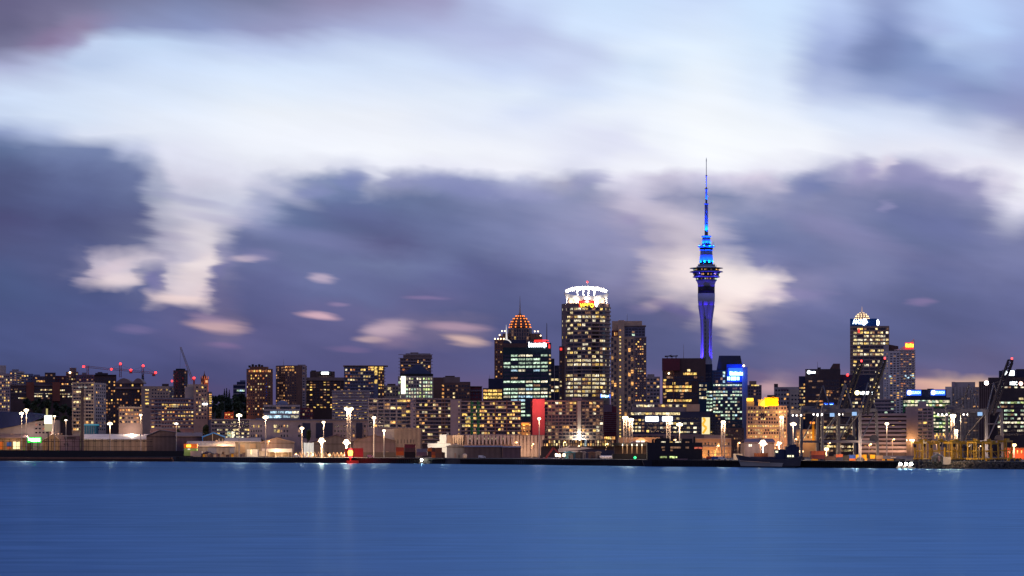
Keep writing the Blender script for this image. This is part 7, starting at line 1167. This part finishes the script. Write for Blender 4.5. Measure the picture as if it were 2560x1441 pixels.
# --- trees
LEAF = {}
for nm, c in (('leaf_dark', (.030, .042, .024)), ('leaf_mid', (.055, .066, .030)), ('leaf_pine', (.018, .032, .026))): LEAF[nm] = mat(nm, c, .8, .2, .45, .5)
def tree(lb, x, yt, yb, wpx, Y, m='leaf_dark', shape='round', name='tree', group='trees on the wooded hill'):
    k = Y / F; c = pt(x, yb, Y); H = (yb - yt) * k; Rr = wpx * k / 2; e = thing(name, tuple(c), lb, 'tree', group); rg = random.Random(int(x * 13 + yt)); mb = MB(); mb.bar(c, c + Vector((0, 0, H * .55)), .04 * H + .1, 7, .02 * H)
    for i in range(5): a = rg.uniform(0, 6.28); mb.bar(c + Vector((0, 0, H * rg.uniform(.3, .5))), c + Vector((Rr * .6 * math.cos(a), Rr * .6 * math.sin(a), H * rg.uniform(.6, .85))), .015 * H + .05, 5, .02)
    mb.obj('trunk', wm('timber'), e); mb = MB(); n = 420 if shape == 'round' else 380
    blobs = [(rg.uniform(-.6, .6), rg.uniform(-.6, .6), rg.uniform(.42, .86), rg.uniform(.28, .5)) for _ in range(9)]
    for i in range(n):
        if shape == 'cone': t = rg.random() ** 1.35; z = H * (.12 + .88 * t); tier = .75 + .35 * abs(math.sin(t * 22)); rr = Rr * (1 - t) ** .8 * tier * math.sqrt(rg.random()); a = rg.uniform(0, 6.28); p = c + Vector((rr * math.cos(a), rr * math.sin(a), z)); s_ = .05 * H * rg.uniform(.4, .9)
        else: bx, by, bz, br = rg.choice(blobs); d = Vector((rg.gauss(0, 1), rg.gauss(0, 1), rg.gauss(0, .8))).normalized() * br * rg.random() ** .35; p = c + Vector(((bx + d.x) * Rr * .8, (by + d.y) * Rr * .8, H * (bz + d.z * .45))); s_ = .11 * H * rg.uniform(.5, 1.1)
        u = Vector((rg.gauss(0, 1), rg.gauss(0, 1), rg.gauss(0, .6))).normalized(); v = u.orthogonal().normalized(); w = u.cross(v); mb.add([p + v * s_, p + w * s_ * .6, p - v * s_, p - w * s_ * .6], [(0, 1, 2, 3)])
    mb.obj('crown', LEAF[m], e); return e
tree('dark Norfolk pine silhouetted above the arched gables', 357, 936, 962, 13, 2610, 'leaf_pine', 'cone', 'pine_tree', 'conifers on the hill'); tree('left of the tall dark conifers beside the small blue office', 561, 973, 1012, 9, 2790, 'leaf_pine', 'cone', 'pine_tree', 'conifers on the hill'); tree('tallest of the dark conifers beside the small blue office', 566.5, 971, 1012, 9, 2800, 'leaf_pine', 'cone', 'pine_tree', 'conifers on the hill'); tree('right of the tall dark conifers beside the small blue office', 573, 975, 1012, 9, 2795, 'leaf_pine', 'cone', 'pine_tree', 'conifers on the hill')
i = 0
for x, yt, w, Y in ((538, 990, 22, 2700), (553, 988, 24, 2720), (570, 992, 26, 2690), (588, 986, 26, 2720), (604, 984, 24, 2730), (618, 992, 22, 2700), (534, 1008, 24, 2600), (552, 1006, 28, 2590), (572, 1008, 26, 2600), (592, 1004, 30, 2590), (610, 1008, 24, 2580), (545, 1024, 26, 2520), (596, 1026, 30, 2500), (616, 1030, 24, 2480)): tree('dark rounded tree on the wooded slope left of the round brown tower', x, yt, yt + 34, w, Y, ('leaf_dark', 'leaf_mid')[i % 2]); i += 1
for x, yt, w, Y in ((68, 996, 26, 2560), (84, 1000, 28, 2540), (102, 998, 28, 2550), (120, 1000, 26, 2540), (140, 1004, 28, 2530), (158, 1010, 26, 2520), (174, 1016, 24, 2500), (92, 1016, 30, 2460), (138, 1026, 28, 2440), (160, 1034, 26, 2420)): tree('dark tree on the bank below the long low brown office', x, yt, yt + 36, w, Y, ('leaf_dark', 'leaf_mid')[i % 2], group='trees below the brown office'); i += 1
for lb, x, yt, w, Y in (('small street tree lit from below near the faint branching lamp', 445, 1074, 20, 2240), ('bushy tree between the grey flats and the blue gable frame', 515, 1060, 24, 2260), ('small tree in front of the pale terrace left half', 770, 1074, 16, 2150), ('dark tree at the foot of the car park behind the crane', 2122, 1088, 18, 1900)): tree(lb, x, yt, 1112, w, Y, 'leaf_mid', group='street trees behind the sheds')

# --- street lamps between the sheds and the city
STL_ = emit('sodium_bulb', (1, .62, .24), 7); lampp = None; rg = random.Random(21)
for i in range(46):
    x = 20 + i * 55 + rg.uniform(-16, 16); Yl = min(edgeY(x) + rg.uniform(170, 330), 2380 - .2 * x); z0 = ground(Yl)
    e = T('street_lamp', 'small amber street lamp among many in the streets behind the quay sheds', 'street lamp', x, Yl, 'street lamps behind the quay', z0); b0 = dk(x, Yl, z0); h = rg.uniform(8, 13)
    mb = MB(); mb.bar(b0, b0 + Vector((0, 0, h)), .14, 6, .09); mb.bar(b0 + Vector((0, 0, h)), b0 + Vector((.9, -.6, h + .3)), .08, 5); mb.obj('pole', wm('steel'), e); mb = MB(); mb.lathe([(.2, -.4), (.5, -.2), (.5, .15), (.2, .35)], b0 + Vector((1.0, -.7, h + .1)), 8); mb.obj('lamp_head', STL_, e)
    lamp(e, b0 + Vector((1.0, -1.2, h - .5)), 2300, (1, .52, .20), .4)

# --- parked vehicles by the gangway
def van(x, Y, mk, lb):
    c = dk(x, Y); e = thing('parked_van', tuple(c), lb, 'van', 'vans parked on the quay'); m = mat('paint_' + mk, WALL[mk], .35, .5, .06)
    solid(MB(), [c + Vector(v) for v in ((-2.4, 0, .45), (2.4, 0, .45), (2.45, 0, 1.1), (1.7, 0, 1.25), (1.1, 0, 2.05), (-2.3, 0, 2.1), (-2.45, 0, 1.0))], Vector((0, 1.9, 0))).obj('body', m, e); solid(MB(), [c + Vector(v) for v in ((.4, -.03, 1.3), (1.5, -.03, 1.3), (1.0, -.03, 1.9), (.4, -.03, 1.9))], Vector((0, .05, 0))).obj('window', MATS['glass'], e)
    for xo in (-1.5, 1.5):
        for yo in (.1, 1.8): mb = MB(); mb.lathe([(.36, -.14), (.36, .14)], (0, 0, 0), 14); mb.v = [(c.x + xo + p, c.y + yo + r, c.z + .36 + q) for p, q, r in mb.v]; mb.obj('wheel', wm('black'), e)
for x, mk, lb in ((1776, 'red', 'red van parked behind the gangway rail'), (1790, 'blue', 'blue van parked behind the gangway rail'), (1806, 'white', 'white van parked behind the gangway rail'), (742, 'white', 'white van parked at the left end of the truss fence'), (926, 'steel', 'grey van parked before the dark purple gabled barn'), (1205, 'white', 'white van parked before the long plain quay shed')): van(x, edgeY(x) + (26 if x > 1700 else 14), mk, lb)
